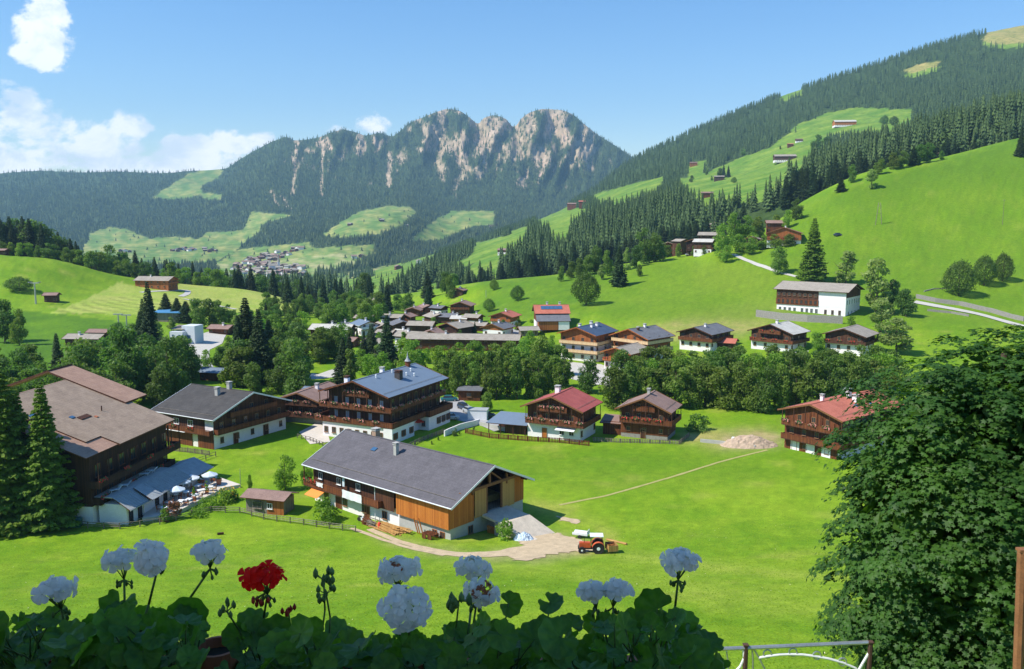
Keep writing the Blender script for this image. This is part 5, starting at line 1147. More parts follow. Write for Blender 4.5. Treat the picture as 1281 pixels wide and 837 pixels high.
# modern building
p = G(225, 432, [0]); d = p.y/F
o = thing('lift_station', 'modern pale box-shaped building with blue windows at the head of the car park', 'building', (p.x, p.y+6, p.z), R(-12)); o.scale = (.62, .62, .62)
mb = MB(); mb.box((-2.5, -2, 3.2), (8, 7, 7.4), plaster_blue); mb.build('lower_block', o); mb = MB(); mb.box((2.8, 2.5, 4.6), (8, 9, 10.6), plaster_blue, top=white_metal); mb.build('tall_block', o)
mb = MB(); mb.box((-6.4, 1.5, 3.0), (6, 6, 6.0), plaster); mb.build('side_block', o)
mb = MB(); mb.slab([(-7.4, -3, 8.0), (.6, -3, 8.0), (.6, 5, 9.6), (-7.4, 5, 9.6)], .25, wood_grey); mb.build('roof', o)
windows(o, 8, 7, [('y-', 1.2, 2, 1.5, 1.6, (-.25, .25), {'g': glass_blue, 'f': frame_white}), ('y-', 4.2, 2, 1.5, 1.2, (-.25, .25), {'g': glass_blue, 'f': frame_white})], cx=-2.5, cy=-2)
mb = MB(); mb.box((1.6, -5.3, 3.0), (.3, .5, 6), glass_blue); mb.box((2.9, -2.08, 2.4), (2.4, .1, 4.6), glass_blue); mb.build('glass_front', o)
p2 = G(214, 402, [0]); o = thing('lift_hall', 'blue roofed lift hall showing between the spruces', 'building', (p2.x, p2.y, p2.z), R(-5))
mb = MB(); mb.box((0, 0, 1.9), (10, 6, 3.8), wood_grey); mb.build('wall', o); mb = MB(); mb.slab([(-6, -4, 4), (6, -4, 4), (6, 4, 4.8), (-6, 4, 4.8)], .25, plain('blue_sheet', (.08, .25, .45), .5)); mb.build('roof', o)
# far village: specks with walls and roofs
fv = random.Random(23); FM = []
for wm in (plaster, wood_red, wood_dark):
    for rm in (roof_taupe, roof_shingle, roof_brown):
        w_m = MB(); L_, W_ = 13, 11; w_m.mesh_([(-6.5,-5.5,-2),(6.5,-5.5,-2),(6.5,5.5,-2),(-6.5,5.5,-2),(-6.5,-5.5,6),(6.5,-5.5,6),(6.5,5.5,6),(-6.5,5.5,6),(-6.5,0,8.2),(6.5,0,8.2)], [(0,1,5,4),(1,2,6,9,5),(2,3,7,6),(3,0,4,8,7),(4,5,9,8),(6,7,8,9)], wm)
        for k in range(3): w_m.box((-4+k*4, -5.53, 3.8), (1.2, .06, 1.4), glass); w_m.box((-4+k*4, -5.53, .8), (1.2, .06, 1.4), glass)
        r_m = MB(); r_m.slab([(-7.6,-7,5.7),(7.6,-7,5.7),(7.6,0,8.5),(-7.6,0,8.5)], .3, rm); r_m.slab([(7.6,7,5.7),(-7.6,7,5.7),(-7.6,.01,8.5),(7.6,.01,8.5)], .3, rm)
        FM.append((w_m.me('wall'), r_m.me('roof')))
def fhouse(px, py, s=1., label='tiny house of the far-off village on the valley floor', group='houses of the far-off village'):
    h_ = G(px, py, [1, 2])
    if h_ is None: return
    w_, r_ = fv.choice(FM); o = thing('village_house', label, 'house', h_, fv.uniform(0, 6.28), group); o.scale = (s, s, s); link('wall', w_, o); link('roof', r_, o)
spots = []
for poly, n in (([(278,334),(300,330),(330,326),(345,332),(378,333),(382,345),(350,349),(300,344)], 74), ([(302,322),(340,318),(372,309),(380,312),(345,326),(310,328)], 34), ([(216,310),(272,313),(272,316),(216,315)], 16), ([(140,314),(165,314),(165,320),(140,320)], 6)):
    k = 0; t_ = 0
    while k < n and t_ < 4000:
        t_ += 1; x_ = fv.uniform(140, 385); y_ = fv.uniform(305, 350)
        if inpoly(np.array([x_]), np.array([y_]), poly)[0] and all((x_-a)**2/4+(y_-b)**2 > 1.7 for a, b in spots): spots.append((x_, y_)); fhouse(x_, y_, fv.uniform(.8, 1.25)); k += 1
for px, py in [(438,282),(476,276),(478,277),(508,284),(443,323),(452,322),(506,316),(525,330),(498,337),(541,340),(615,285),(620,283)]: fhouse(px, py, 1.1, 'tiny farmhouse scattered on the far mountain pastures', 'farmhouses on the far pastures')
p = G(342, 338, [1, 2]); o = thing('church', 'tiny white church with a pointed spire in the far-off village', 'church', p, R(20))
mb = MB(); mb.box((0, 0, 5), (22, 10, 14), plaster); mb.build('nave', o); mb = MB(); mb.slab([(-12,-6,11.6),(12,-6,11.6),(12,0,17.5),(-12,0,17.5)], .3, roof_shingle); mb.slab([(12,6,11.6),(-12,6,11.6),(-12,.01,17.5),(12,.01,17.5)], .3, roof_shingle); mb.build('roof', o)
mb = MB(); mb.box((13.6, 0, 9), (6, 6, 24), plaster); mb.build('tower', o); mb = MB(); mb.lathe([(4.3, 21), (2.2, 27), (.1, 42)], roof_shingle, (13.6, 0, 0), 8); mb.build('spire', o)
# ------------------------------------------------------------------ the big hotel on the left
HX, HY, HYAW = -79.3, 139.6, -97.5
HL, HW, HZ, HS = 25.0, 36.0, 17.6, .365
o = thing('hotel', 'big dark timber hotel with a broad brown tiled roof beside the café terrace', 'hotel', (HX, HY, 0), R(HYAW))
hw = HW/2+.9
wall_block(o, 22., HW, HZ, HS, [(2.9, plaster), (5.9, wood_black), (18, wood_black)], cx=-1.5)
def pl(y): return HZ-HS*abs(y)
mb = MB(); x0, x1, xm, xn = -HL/2-1.6, 10.7, 2.8, 6.6; up = .16
mb.slab([(xm, hw, up+pl(hw)), (x0, hw, up+pl(hw)), (x0, 0, up+HZ), (xm, 0, up+HZ)], .3, roof_brown, wood_dark)
mb.slab([(xn, hw-3.2, up+pl(hw-3.2)), (xm+.004, hw-3.2, up+pl(hw-3.2)), (xm+.004, 0, up+HZ), (xn, 0, up+HZ)], .3, roof_brown, wood_dark)
mb.slab([(x1, -hw, pl(hw)), (x1, 0, HZ), (x0, 0, HZ), (x0, -hw, pl(hw))], .3, roof_brown, wood_dark)
mb.build('roof', o)
mb = MB(); mb.slab([(x1+.3, hw-.4, pl(hw-.4)-.06), (xm-.5, hw-.4, pl(hw-.4)-.06), (xm-.5, 0, HZ-.06), (x1+.3, 0, HZ-.06)], .16, roof_pink, wood_dark); mb.build('lower_roof', o)
mb = MB()
for ya, yb in ((0, hw),): 
    a = Vector((x0-.04, 0, HZ+.02)); b = Vector((x0-.04, hw, pl(hw)+.02)); mb.mesh_([a+Vector((-.05,0,.08)), b+Vector((-.05,0,.08)), b+Vector((-.05,0,-.35)), a+Vector((-.05,0,-.35)), a+Vector((.05,0,.08)), b+Vector((.05,0,.08)), b+Vector((.05,0,-.35)), a+Vector((.05,0,-.35))], [(0,1,2,3),(7,6,5,4),(0,4,5,1),(1,5,6,2),(2,6,7,3),(3,7,4,0)], wood_grey)
mb.build('verge_board', o)
mb = MB(); mb.box((x0+(x1-x0)/2, 0, HZ+.05), (x1-x0, .4, .14), roof_pink); mb.build('ridge_tiles', o)
# rear wing, a little higher and redder
wx = -HL/2-4.4; mb = MB(); zr2 = HZ+1.5
mb.slab([(wx+4.6, 11.0, zr2-.36*14), (wx-2.2, 11.0, zr2-.36*14), (wx-2.2, -3, zr2), (wx+4.6, -3, zr2)], .3, roof_pink, wood_dark)
mb.slab([(wx-2.2, -19, zr2-.36*16), (wx+4.6, -19, zr2-.36*16), (wx+4.6, -3.01, zr2), (wx-2.2, -3.01, zr2)][::-1], .3, roof_pink, wood_dark); mb.build('rear_roof', o)
mb = MB(); mb.box((wx+1.6, -3, 5.5), (5.6, 24, 12), wood_black); mb.build('rear_wall', o)
windows(o, 22., HW, [('y+', 7.1, 7, 1.5, 1.9, (-.42, .46), {'f': wood_red, 'g': glass}), ('y+', 3.6, 7, 1.4, 1.8, (-.42, .46), {'f': wood_red}), ('x-', 7.1, 3, 1.4, 1.8, (-.46, -.3), {'f': frame_white}), ('y+', .5, 6, 1.1, 1.5, (-.42, .46), {'f': frame_white})], cx=-1.5)
balcony(o, 22., HW, ['y+'], 6.2, 2.0, wood_black, height=1.05, flowers=('red', ['y+'], 6.5), ext=1.0, slab_m=wood_black, cx=-1.5, posts_to=lambda f, u, d: 9.9)
balcony(o, 22., HW, ['y+'], 3.3, 1.4, wood_black, height=1.05, flowers=('red', ['y+'], 8.), ext=.0, slab_m=wood_black, cx=-1.5)
mb = MB(); mb.box((-HL/2-.12, HW/2-2.2, 8.0), (.12, 3.6, 3.0), plaster); mb.box((-HL/2-1.35, HW/2-.4, 8.0), (.25, .25, 3.6), wood_dark); mb.box((-HL/2-1.35, HW/2-3.2, 8.0), (.25, .25, 4.6), wood_dark); mb.build('loggia_wall', o)
mb = MB()
for q, s_, mt in (((-1.2, 10.5), (2.6, .9), wood_dark), ((-3.0, 11.4), (.5, .5), terracotta), ((.6, 9.6), (.9, .6), glass_blue), ((5.2, 6.5), (1.6, 1.1), glass_blue)):
    mb.box((q[0], q[1], pl(q[1])+.16), (s_[0], s_[1], .28), mt, M=Matrix.Rotation(-math.atan(HS), 3, 'X'))
mb.tube((-6., 10.5, pl(10.5)-.1), (-6., 10.5, pl(10.5)+1.0), .1, wood_dark); mb.build('skylight', o)
# flat balcony furniture read as blue-white loungers
def lounger(p, rz, i):
    q = thing('sun_lounger', 'pale blue sun lounger on the hotel balcony roof', 'lounger', p, rz, 'loungers on the hotel balconies'); m_ = MB(); m_.box((0, 0, .36), (.65, 1.3, .08), fabric_blue); m_.build('seat', q)
    m_ = MB(); m_.box((0, .95, .6), (.65, .85, .07), fabric_blue, M=Matrix.Rotation(.8, 3, 'X')); m_.build('backrest', q)
    for sx in (-.28, .28):
        for sy in (-.6, .6): m_ = MB(); m_.box((sx, sy, .17), (.05, .05, .34), frame_white); m_.build('leg', q)
def HP(x, y, z=0): c, s = math.cos(R(HYAW)), math.sin(R(HYAW)); return Vector((HX+x*c-y*s, HY+x*s+y*c, z))
# annex: lean-to with blue-grey zinc roof and white walls
AX = HP(1.0, HW/2+3.2)
an = thing('annex', 'low white café annex with a blue-grey sheet roof along the hotel front', 'building', (AX.x, AX.y, 0), R(HYAW-3))
mb = MB(); mb.box((0, 0, 1.0), (15.6, 4.6, 4.4), plaster); mb.build('wall', an)
mb = MB(); zs_ = [(-10.4, 10.4)]
mb.slab([(8.6, 3.4, 2.75), (-8.6, 3.4, 2.75), (-8.2, .4, 4.3), (8.2, .4, 4.3)], .14, zinc, wood_dark); mb.box((0, -1.6, 4.25), (16.2, 4.0, .12), concrete)
for i in range(27): x = -8.4+i*.645; mb.tube((x, 3.38, 2.80), (x*.985, .4, 4.36), .035, zinc, 4)
mb.build('roof', an)
mb = MB(); mb.tube((-8.6, 3.5, 2.66), (8.6, 3.5, 2.66), .09, zinc, 6); mb.build('gutter', an)
windows(an, 15.6, 4.6, [('y+', .3, 7, 1.0, 2.0, (-.44, .44), {'f': wood_dark})]); 
mb = MB(); mb.box((2.6, 2.35, 1.3), (2.2, .2, 2.9), plaster); mb.slab([(4.0, 4.2, 2.9), (1.0, 4.2, 2.9), (1.4, .8, 4.5), (3.6, .8, 4.5)], .12, zinc, wood_dark); mb.build('porch', an)
A2 = HP(-11.5, HW/2+3.9); an2 = thing('annex', 'short separate annex with a lilac-grey sheet roof nearer the black-tiled chalet', 'building', (A2.x, A2.y, 0), R(HYAW-3))
mb = MB(); mb.box((0, 0, .9), (6, 4, 4.0), plaster); mb.build('wall', an2); mb = MB(); mb.slab([(3.4, 3.3, 2.4), (-3.4, 3.3, 2.4), (-3.4, -.4, 4.0), (3.4, -.4, 4.0)], .14, zinc, wood_dark); mb.slab([(-3.4, -3, 3.2), (3.4, -3, 3.2), (3.4, -.41, 4.0), (-3.4, -.41, 4.0)], .14, zinc, wood_dark); mb.build('roof', an2)
for i, (x, y) in enumerate([(-4., HW/2+1.6), (-2.2, HW/2+1.6), (4., HW/2+1.7), (6.4, HW/2+1.7)]): lounger(HP(x, y, 4.32 if i > 1 else 4.32), R(HYAW+20*i), i)
# terrace
tp = [(224.6,579.7),(301,606),(281,609.6),(229,636),(203,645),(178,648),(190,630)]
pts = [atZ(x, y, .6) for x, y in tp]; mb = MB(); n = len(pts); V = [(p.x, p.y, .6) for p in pts]+[(p.x, p.y, -1.) for p in pts]
mb.mesh_(V, [tuple(range(n))[::-1] if False else tuple(range(n))]+[(i, i+n, (i+1) % n+n, (i+1) % n) for i in range(n)], paving); tag(mb.build('terrace'), kind='structure')
def TP(px, py): return atZ(px, py, .61)
def parasol(p, c, lab, grp=None, r=1.5, h=2.5):
    q = thing('parasol', lab, 'parasol', p, random.uniform(0, 1), grp); m_ = MB(); m_.tube((0,0,0), (0,0,h), .035, frame_white, 8); m_.lathe([(.28, 0), (.28, .08), (.05, .1)], concrete); m_.build('pole', q)
    m_ = MB(); k = 8
    for i in range(k):
        a, b = 2*math.pi*i/k, 2*math.pi*(i+1)/k; m_.poly([(r*math.cos(a), r*math.sin(a), h-.45), (r*math.cos(b), r*math.sin(b), h-.45), (0, 0, h+.15)], c); m_.poly([(r*math.cos(b), r*math.sin(b), h-.45), (r*math.cos(a), r*math.sin(a), h-.45), (r*math.cos(a), r*math.sin(a), h-.62), (r*math.cos(b), r*math.sin(b), h-.62)], c)
    m_.build('canopy', q); return q
for px, py, c, l in [(236,603,fabric_blue,'blue parasol nearest the annex roof end'),(263,607,fabric_blue,'pale blue parasol at the far edge of the terrace'),(229,616,fabric_blue,'pale blue parasol among the tables in the middle of the terrace'),(240,611,fabric_white,'white parasol between the two middle terrace tables'),(222,626,fabric_blue,'pale blue parasol close to the annex wall')]: parasol(TP(px, py), c, l+', café terrace', r=1.35, h=2.3)
def cafe_table(p, i):
    q = thing('cafe_table', 'café table with a white cloth on the hotel terrace', 'table', p, random.uniform(0, 3), 'tables on the café terrace'); m_ = MB(); m_.box((0,0,.74), (1.2, .85, .05), fabric_white); m_.box((0,0,.66), (1.16, .81, .11), fabric_white); m_.build('tabletop', q)
    for sx in (-.5, .5):
        for sy in (-.34, .34): m_ = MB(); m_.box((sx, sy, .31), (.05, .05, .62), wood_red); m_.build('leg', q)
def cafe_chair(p, rz):
    q = thing('terrace_chair', 'brown wooden chair drawn up to a terrace table', 'chair', p, rz, 'chairs on the café terrace'); m_ = MB(); m_.box((0,0,.45), (.46,.46,.05), wood_village); m_.build('seat', q); m_ = MB(); m_.box((0,.22,.74), (.46,.04,.46), wood_village); m_.build('backrest', q)
    for sx in (-.19, .19):
        for sy in (-.19, .19): m_ = MB(); m_.box((sx, sy, .21), (.04, .04, .43), wood_village); m_.build('leg', q)
for px, py in [(233,620),(244,624),(226,632),(214,634),(252,618),(262,614),(248,612),(206,640),(236,630),(218,623)]:
    p = TP(px, py); cafe_table(p, 0)
    for sx, rz in ((-1, math.pi/2), (1, -math.pi/2)): cafe_chair(p+Vector((sx*.95, random.uniform(-.1, .1), 0)), rz)
for px, py, h_ in [(250,604,2.2),(254,604,1.9),(264,602,1.8),(268,602,1.7),(243,625,2.4),(259,617,2.3),(226,602,1.5),(206,645,1.8),(209,646,1.6)]:
    p = TP(px, py); q = thing('potted_cypress', 'slim green cypress in a clay pot on the terrace', 'potted plant', p, 0, 'potted cypresses on the terrace'); m_ = MB(); m_.lathe([(.2, 0), (.3, .45), (.32, .5), (.26, .5)], terracotta); m_.build('pot', q)
    me_ = crown_mesh('foliage', h_, .9, L_lime, int(px), 260, .10, .12, 'cone', 5); link('foliage', me_, q)
p = TP(274, 606); q = thing('planter_tub', 'large red-brown tub with tall plant near the terrace corner', 'planter', p); m_ = MB(); m_.lathe([(.35, 0), (.5, .9), (.52, 1.0), (.42, 1.0)], terracotta); m_.build('tub', q); link('foliage', crown_mesh('foliage', 1.6, 1.0, L_lime, 9, 200, .1, .5, 'round', 5), q)
L_rus = leafmat('copper_leaves', (.12,.05,.025), (.24,.11,.05), .2, .7); 
for px, py, hh, w_, mt, l in [(215,650,3.0,3.6,L_rus,'reddish brown bush at the near corner of the terrace'),(205,652,1.9,2.4,L_lime,'small bright green bush left of the reddish bush'),(262,638,2.2,4.2,L_lime,'green shrub below the terrace edge'),(279,630,2.4,4.4,L_lime,'shrub with yellow blossom below the terrace wall'),(292,626,1.8,3.0,L_decd,'dark low shrub beside the garden shed'),(247,646,1.2,4.0,L_lime,'low flowering border along the fence')]:
    me_ = crown_mesh('bush', hh, w_, mt, int(px), 700, .16, 0, 'round', 7); tag(link('bush', me_, None, G(px, py, [0])), l, 'bush')
fy = plain('yellow_blossom', (.75, .45, .03), .8, .3, 8); g_ = np.random.default_rng(8); c0 = G(279, 628, [0])
v, f = leaf_quads(np.stack([g_.normal(0, 1.1, 90)+c0.x, g_.normal(0, .5, 90)+c0.y, g_.uniform(1.2, 2.5, 90)+c0.z], -1), np.tile([0,-1,1.], (90, 1)), .12, g_); tag(link('blossom', npmesh('blossom', v, f, [fy])), 'yellow blossoms on the shrub under the terrace wall', 'flowers')
# ------------------------------------------------------------------ the barn
BX, BY, BYAW, BL, BW, BZR, BSL = -15.30, 135.45, -40.6, 31.14, 15.78, 10.32, .458
bz = -.1; b = thing('barn', 'long barn with a charcoal roof, orange boards and open gable door above a ramp', 'barn', (BX, BY, bz), R(BYAW))
rf = roof_parts(b, BL, BW, BZR, BSL, 1.35, 1.12, roof_char, wood_dark, verge=white_metal, gutter=white_metal)
zw = BZR-BSL*BW/2-.24; l2, w2 = BL/2, BW/2
mb = MB(); 
mb.box((l2-5.3, 0, .9), (10.6, BW, 4.4), concrete); mb.build('stone_base', b)
mb = MB(); mb.box((-5.3, 0, .9), (BL-10.6, BW-.4, 4.4), plaster); mb.build('ground_floor_wall', b)
# upper long wall: brown half and orange half, far wall, left gable
mb = MB(); mb.box((-5.4, -w2+.25, (3.1+zw)/2), (BL-10.9, .3, zw-3.1), wood_dark); mb.box((0, w2-.15, (3.1+zw)/2), (BL-.6, .3, zw-3.1), wood_dark)
mb.mesh_([(-l2, -w2+.1, 3.1), (-l2, w2, 3.1), (-l2, w2, zw), (-l2, 0, BZR-.26), (-l2, -w2+.1, zw), (-l2+.3, -w2+.1, 3.1), (-l2+.3, w2, 3.1), (-l2+.3, w2, zw), (-l2+.3, 0, BZR-.26), (-l2+.3, -w2+.1, zw)], [(0,4,3,2,1),(5,6,7,8,9),(0,1,6,5),(4,9,8,3),(3,8,7,2)], wood_dark); mb.build('timber_wall', b)
mb = MB(); mb.box((0, -w2+.05, 2.72), (2.2, .4, 5.6), wood_dark); mb.box((-1.1-2.2, -w2-.02, 4.0), (4.6, .2, 3.0), wood_dark); 
mb.build('timber_bay', b) if False else None
mb = MB(); mb.box((l2-5.3, -w2-.42, 4.45), (10.8, .12, 3.7), wood_orange); mb.build('orange_boarding', b)
mb = MB(); mb.box((2.2, -w2-.30, 4.3), (4.0, .1, 3.3), wood_dark); mb.build('brown_boarding', b)
# gable at +x : boards with an opening
gx = l2+.04
def gpanel(y0, y1, z0_, mat, name, off=0., cut=None):
    m_ = MB(); zt = lambda y: (cut if cut is not None else min(BZR-BSL*abs(y)-.3, 99)); q = [(gx+off, y0, z0_), (gx+off, y1, z0_), (gx+off, y1, zt(y1)), (gx+off, y0, zt(y0))]; r = [(x+.1, y, z) for x, y, z in q]
    m_.mesh_(q+r, [(3,2,1,0),(4,5,6,7),(0,1,5,4),(1,2,6,5),(2,3,7,6),(3,0,4,7)], mat); m_.build(name, b)
gpanel(-w2-.36, -3.2, 2.65, wood_orange, 'gable_boarding', cut=None)
gpanel(-3.1, -.6, 3.0, wood_light, 'sliding_door', .14, cut=7.0); gpanel(2.8, 5.6, 3.0, wood_light, 'sliding_door', .14, cut=7.0); gpanel(4.9, w2, 3.1, wood_orange, 'gable_boarding', 0)
m_ = MB(); m_.box((gx+.25, 0, 7.3), (.35, BW-3.2, .42), beam_w, M=None); m_.box((gx+.2, 0, 8.6), (.3, .35, 2.8), beam_w); m_.box((gx+.2, -3.6, 7.4), (.3, .3, 1.6), beam_w); m_.box((gx+.2, 3.8, 7.4), (.3, .3, 1.6), beam_w)
for s in (-1, 1): m_.tube((gx+.2, s*2.6, 7.5), (gx+.2, s*.2, 9.2), .14, beam_w, 5)
m_.box((gx+.1, 2.75, 5.1), (.3, .28, 4.4), beam_w); m_.box((gx+.1, -.6, 5.1), (.3, .28, 4.4), beam_w); m_.build('gable_truss', b)
m_ = MB(); m_.box((l2-8, 0, 3.16), (15.6, BW-1, .12), wood_grey); m_.box((l2-15.9, 0, 5.5), (.2, 6.6, 4.8), wood_dark)
for i in range(9): m_.box((l2-3-i*.9, 3.5, 3.8+.05*i), (1.2, 3.4, 1.0+i*.1), plain('hay', (.30, .24, .10), .95, .3, 4) if i == 0 else MATS['hay'])
m_.build('loft_floor', b)
windows(b, BL, BW, [('y-', .8, 2, .9, 1.1, (.40, .45), {'f': wood_orange}), ('x+', .9, 1, 1.0, 1.2, (-.29, -.2), {'f': frame_w})])
windows(b, BL, BW-.4, [('y-', .9, 4, 1.1, 1.2, (-.40, .05), {'f': frame_w})]); doors(b, BL, BW-.4, [('y-', -.30, -.1, 1.3, 2.1, wood_red), ('y-', -.08, -.1, 1.1, 2.1, wood_red), ('y-', .22, -.1, 1.6, 2.1, wood_dark)])
windows(b, BL, BW-.2, [('y-', 4.1, 3, 1.0, 1.1, (-.44, -.14), {'f': frame_white})])
balcony(b, BL-14.4, BW-.4, ['y-'], 3.0, 1.4, wood_red, cx=-7.4, ext=.8, flowers=None, posts_to=lambda f, u, d: (zw-.5 if u < -6 else None))
link('flower_box', flower_me(1.8, True, 1), b, (-15.6, -w2-1.3, 4.0)); link('flower_box', flower_me(1.8, True, 2), b, (-13.9, -w2-1.5, 4.0))
chimney(b, -9.6, .4, BZR, BSL, plain('brick_chimney', (.36,.24,.17), .9, .2, 5), .95, 1.1); chimney(b, -1.6, -2.4, BZR, BSL, concrete, .6, 1.5)
m_ = MB(); M_r = Matrix.Rotation(math.atan(BSL), 3, 'X'); m_.box((-6.6, -2.6, BZR-BSL*2.6+.09), (1., .8, .12), glass_blue, M=M_r); m_.build('skylight', b)
m_ = MB(); m_.box((4.0, -4.1, BZR-BSL*4.1+.012), (.01,.01,.01), zinc); 
m_ = MB(); m_.slab([(-14.6, -w2-2.6, 2.0), (-11.4, -w2-2.6, 2.0), (-11.4, -w2-.5, 2.9), (-14.6, -w2-.5, 2.9)], .06, fabric_orange); m_.build('awning', b)
m_ = MB(); m_.tube((.0, -w2-.36, -.5), (.0, -w2-.36, zw), .07, white_metal, 6); m_.build('downpipe', b)
# things leaning and lying along the barn front
def BP(x, y, z=None):
    c, s = math.cos(R(BYAW)), math.sin(R(BYAW)); X_, Y_ = BX+x*c-y*s, BY+x*s+y*c; return Vector((X_, Y_, gz(X_, Y_) if z is None else z))
def cloth(p, w_, h_, lab, m, name='laundry'):
    g_ = np.random.default_rng(int(w_*10)); nx_, nz_ = 14, 5; V = []; Fc = []
    for j in range(nz_):
        for i in range(nx_): V.append((w_*(i/(nx_-1)-.5), -.05+.05*math.sin(i*1.7)+.03*g_.normal(), -h_*j/(nz_-1)+.05*math.sin(i*.9)*(j > 0)))
    for j in range(nz_-1):
        for i in range(nx_-1): a = j*nx_+i; Fc.append((a, a+nx_, a+nx_+1, a+1))
    tag(link(name, npmesh(name, V, Fc, [m], smooth=True), None, p, (0, 0, R(BYAW))), lab, 'laundry')
cloth(BP(-4.2, -w2-1.35, 4.1), 4.6, 1.3, 'big white bed sheet hung over the barn balcony rail', fabric_white); cloth(BP(-12.2, -w2-1.35, 4.05), 1.7, .7, 'small white cloth over the left end of the barn balcony', fabric_white)
tag(link('laundry', (lambda m_: (m_.box((0,0,0), (.5,.12,1.4), fabric_blue), m_.lathe([(.1,.7),(.04,.8)], fabric_blue), m_.me('laundry'))[-1])(MB()), None, BP(-7.2, -w2-.5, 4.9), (0,0,R(BYAW))), 'blue garment hanging on the barn balcony', 'laundry')
def pile(name, lab, cat, p, L_, n, h_, mat, seed, rz, spread=.5, lean=0.):
    rd = random.Random(seed); m_ = MB()
    for i in range(n):
        l = L_*rd.uniform(.6, 1.1); M = Matrix.Rotation(rd.uniform(-.15, .15), 3, 'Z') @ Matrix.Rotation(lean+rd.uniform(-.06, .06), 3, 'Y'); m_.box((rd.uniform(-.4, .4)*L_*.4, rd.uniform(-spread, spread), .06+h_*i/n), (l, rd.uniform(.12, .3), rd.uniform(.04, .12)), mat, M=M)
    tag(m_.build(name, None, loc=p, rot=(0, 0, rz)), lab, cat)
pile('board_pile', 'long pile of pale sawn boards along the barn front', 'boards', BP(5.2, -w2-2.0), 6.2, 34, .6, wood_light, 3, R(BYAW-3), 1.0)
pile('board_pile', 'short pile of weathered boards beside the red gas bottle', 'boards', BP(1.4, -w2-1.8), 2.8, 16, .8, wood_grey, 4, R(BYAW), .6)
for k, (x, hgt) in enumerate(((9.6, 2.6), (10.1, 2.2), (10.6, 2.8))):
    m_ = MB(); m_.box((0, 0, hgt/2), (.22, .05, hgt), wood_orange, M=Matrix.Rotation(.30, 3, 'X')); tag(m_.build('leaning_plank', None, loc=BP(x, -w2-1.0), rot=(0, 0, R(BYAW))), 'orange plank leaning against the barn front', 'plank', 'planks leaning on the barn')
for x in (12.2, 13.3): 
    q = thing('wooden_cart', 'old wooden cart frame parked at the near corner of the barn' if x < 13 else 'small wooden sledge standing at the very corner of the barn', 'cart', BP(x, -w2-1.2), R(BYAW)); m_ = MB()
    for i in range(5): m_.box((-.5+i*.25, 0, .75), (.16, 1.3, .05), wood_red)
    for s in (-1, 1): m_.tube((-.8, s*.5, .5), (.8, s*.5, .65), .05, wood_red, 5)
    m_.build('bed', q)
    for s in (-1, 1): m_ = MB(); m_.lathe([(.38, -.04), (.42, -.04), (.42, .04), (.38, .04)], wood_red, n=14, M=Matrix.Rotation(math.pi/2, 3, 'X')); m_.build('wheel', q, loc=(0, s*.7, .4))
q = thing('gas_bottle', 'small red gas bottle standing at the barn front', 'gas bottle', BP(3.3, -w2-2.4)); m_ = MB(); m_.lathe([(.02,0),(.22,.02),(.24,.2),(.24,.85),(.18,1.0),(.05,1.06)], fabric_red); m_.build('bottle', q); m_ = MB(); m_.lathe([(.05,1.06),(.05,1.2),(.09,1.22)], steel); m_.build('valve', q)
def motorbike(p, rz):
    q = thing('moped', 'light blue and white moped parked by the white barn wall', 'moped', p, rz)
    for x in (-.6, .6): m_ = MB(); m_.lathe([(.26,-.05),(.32,-.05),(.32,.05),(.26,.05)], rubber, n=16, M=Matrix.Rotation(math.pi/2, 3, 'X')); m_.build('wheel', q, loc=(x, 0, .32))
    m_ = MB(); m_.tube((-.6,0,.32), (-.2,0,.7), .05, fabric_blue); m_.tube((-.2,0,.7), (.35,0,.75), .09, fabric_blue); m_.tube((.6,0,.32), (.42,0,1.0), .04, steel); m_.tube((.42,-.3,1.02), (.42,.3,1.02), .025, steel); m_.box((-.35,0,.82), (.6,.25,.12), rubber); m_.box((.1,0,.45), (.5,.24,.35), fabric_white); m_.build('body', q)
motorbike(BP(-1.6, -w2-1.6), R(BYAW+10)); 
pile('woodpile', 'heap of split firewood next to the moped', 'firewood', BP(-.2, -w2-1.9), 1.6, 22, .8, wood_red, 9, R(BYAW), .5)
# ramp
rm = thing('barn_ramp', 'concrete ramp bridge leading up to the open barn gable', 'ramp', BP(l2+.2, 1.0, 0), R(BYAW)); m_ = MB()
V = [(0,-2.6,3.05),(0,2.9,3.05),(4.2,2.9,2.6),(4.2,-2.6,2.6),(9.5,2.9,.0),(9.5,-2.0,.0)]
m_.mesh_([(0,-2.6,3.05),(4.2,-2.6,2.6),(4.2,2.9,2.6),(0,2.9,3.05),(0,-2.6,2.7),(4.2,-2.6,2.25),(4.2,2.9,2.25),(0,2.9,2.7)], [(0,1,2,3),(7,6,5,4),(0,4,5,1),(2,6,7,3),(1,5,6,2)], MATS['pale_ramp_gravel']); m_.build('deck', rm)
m_ = MB(); m_.mesh_([(2.9,-2.7,-.6),(2.9,3,-.6),(2.9,3,2.3),(2.9,-2.7,2.3),(4.25,3,2.62),(4.25,-2.7,2.62),(11,4,-.5),(11,-2.4,-.5)], [(0,3,2,1),(3,5,4,2),(5,7,6,4),(0,7,5,3),(1,2,4,6)], MATS['pale_ramp_gravel']); m_.build('earth_bank', rm)
m_ = MB(); m_.box((3.6,-2.85,1.0), (1.6,.3,3.2), stone); m_.build('side_wall', rm); m_ = MB()
for i in range(6): m_.box((1.1+i*.3,-2.5,.9), (.2,.06,1.6), wood_orange)
m_.box((1.8,-2.46,.4), (1.9,.05,.12), wood_orange); m_.box((1.8,-2.46,1.4), (1.9,.05,.12), wood_orange); m_.build('slatted_gate', rm)
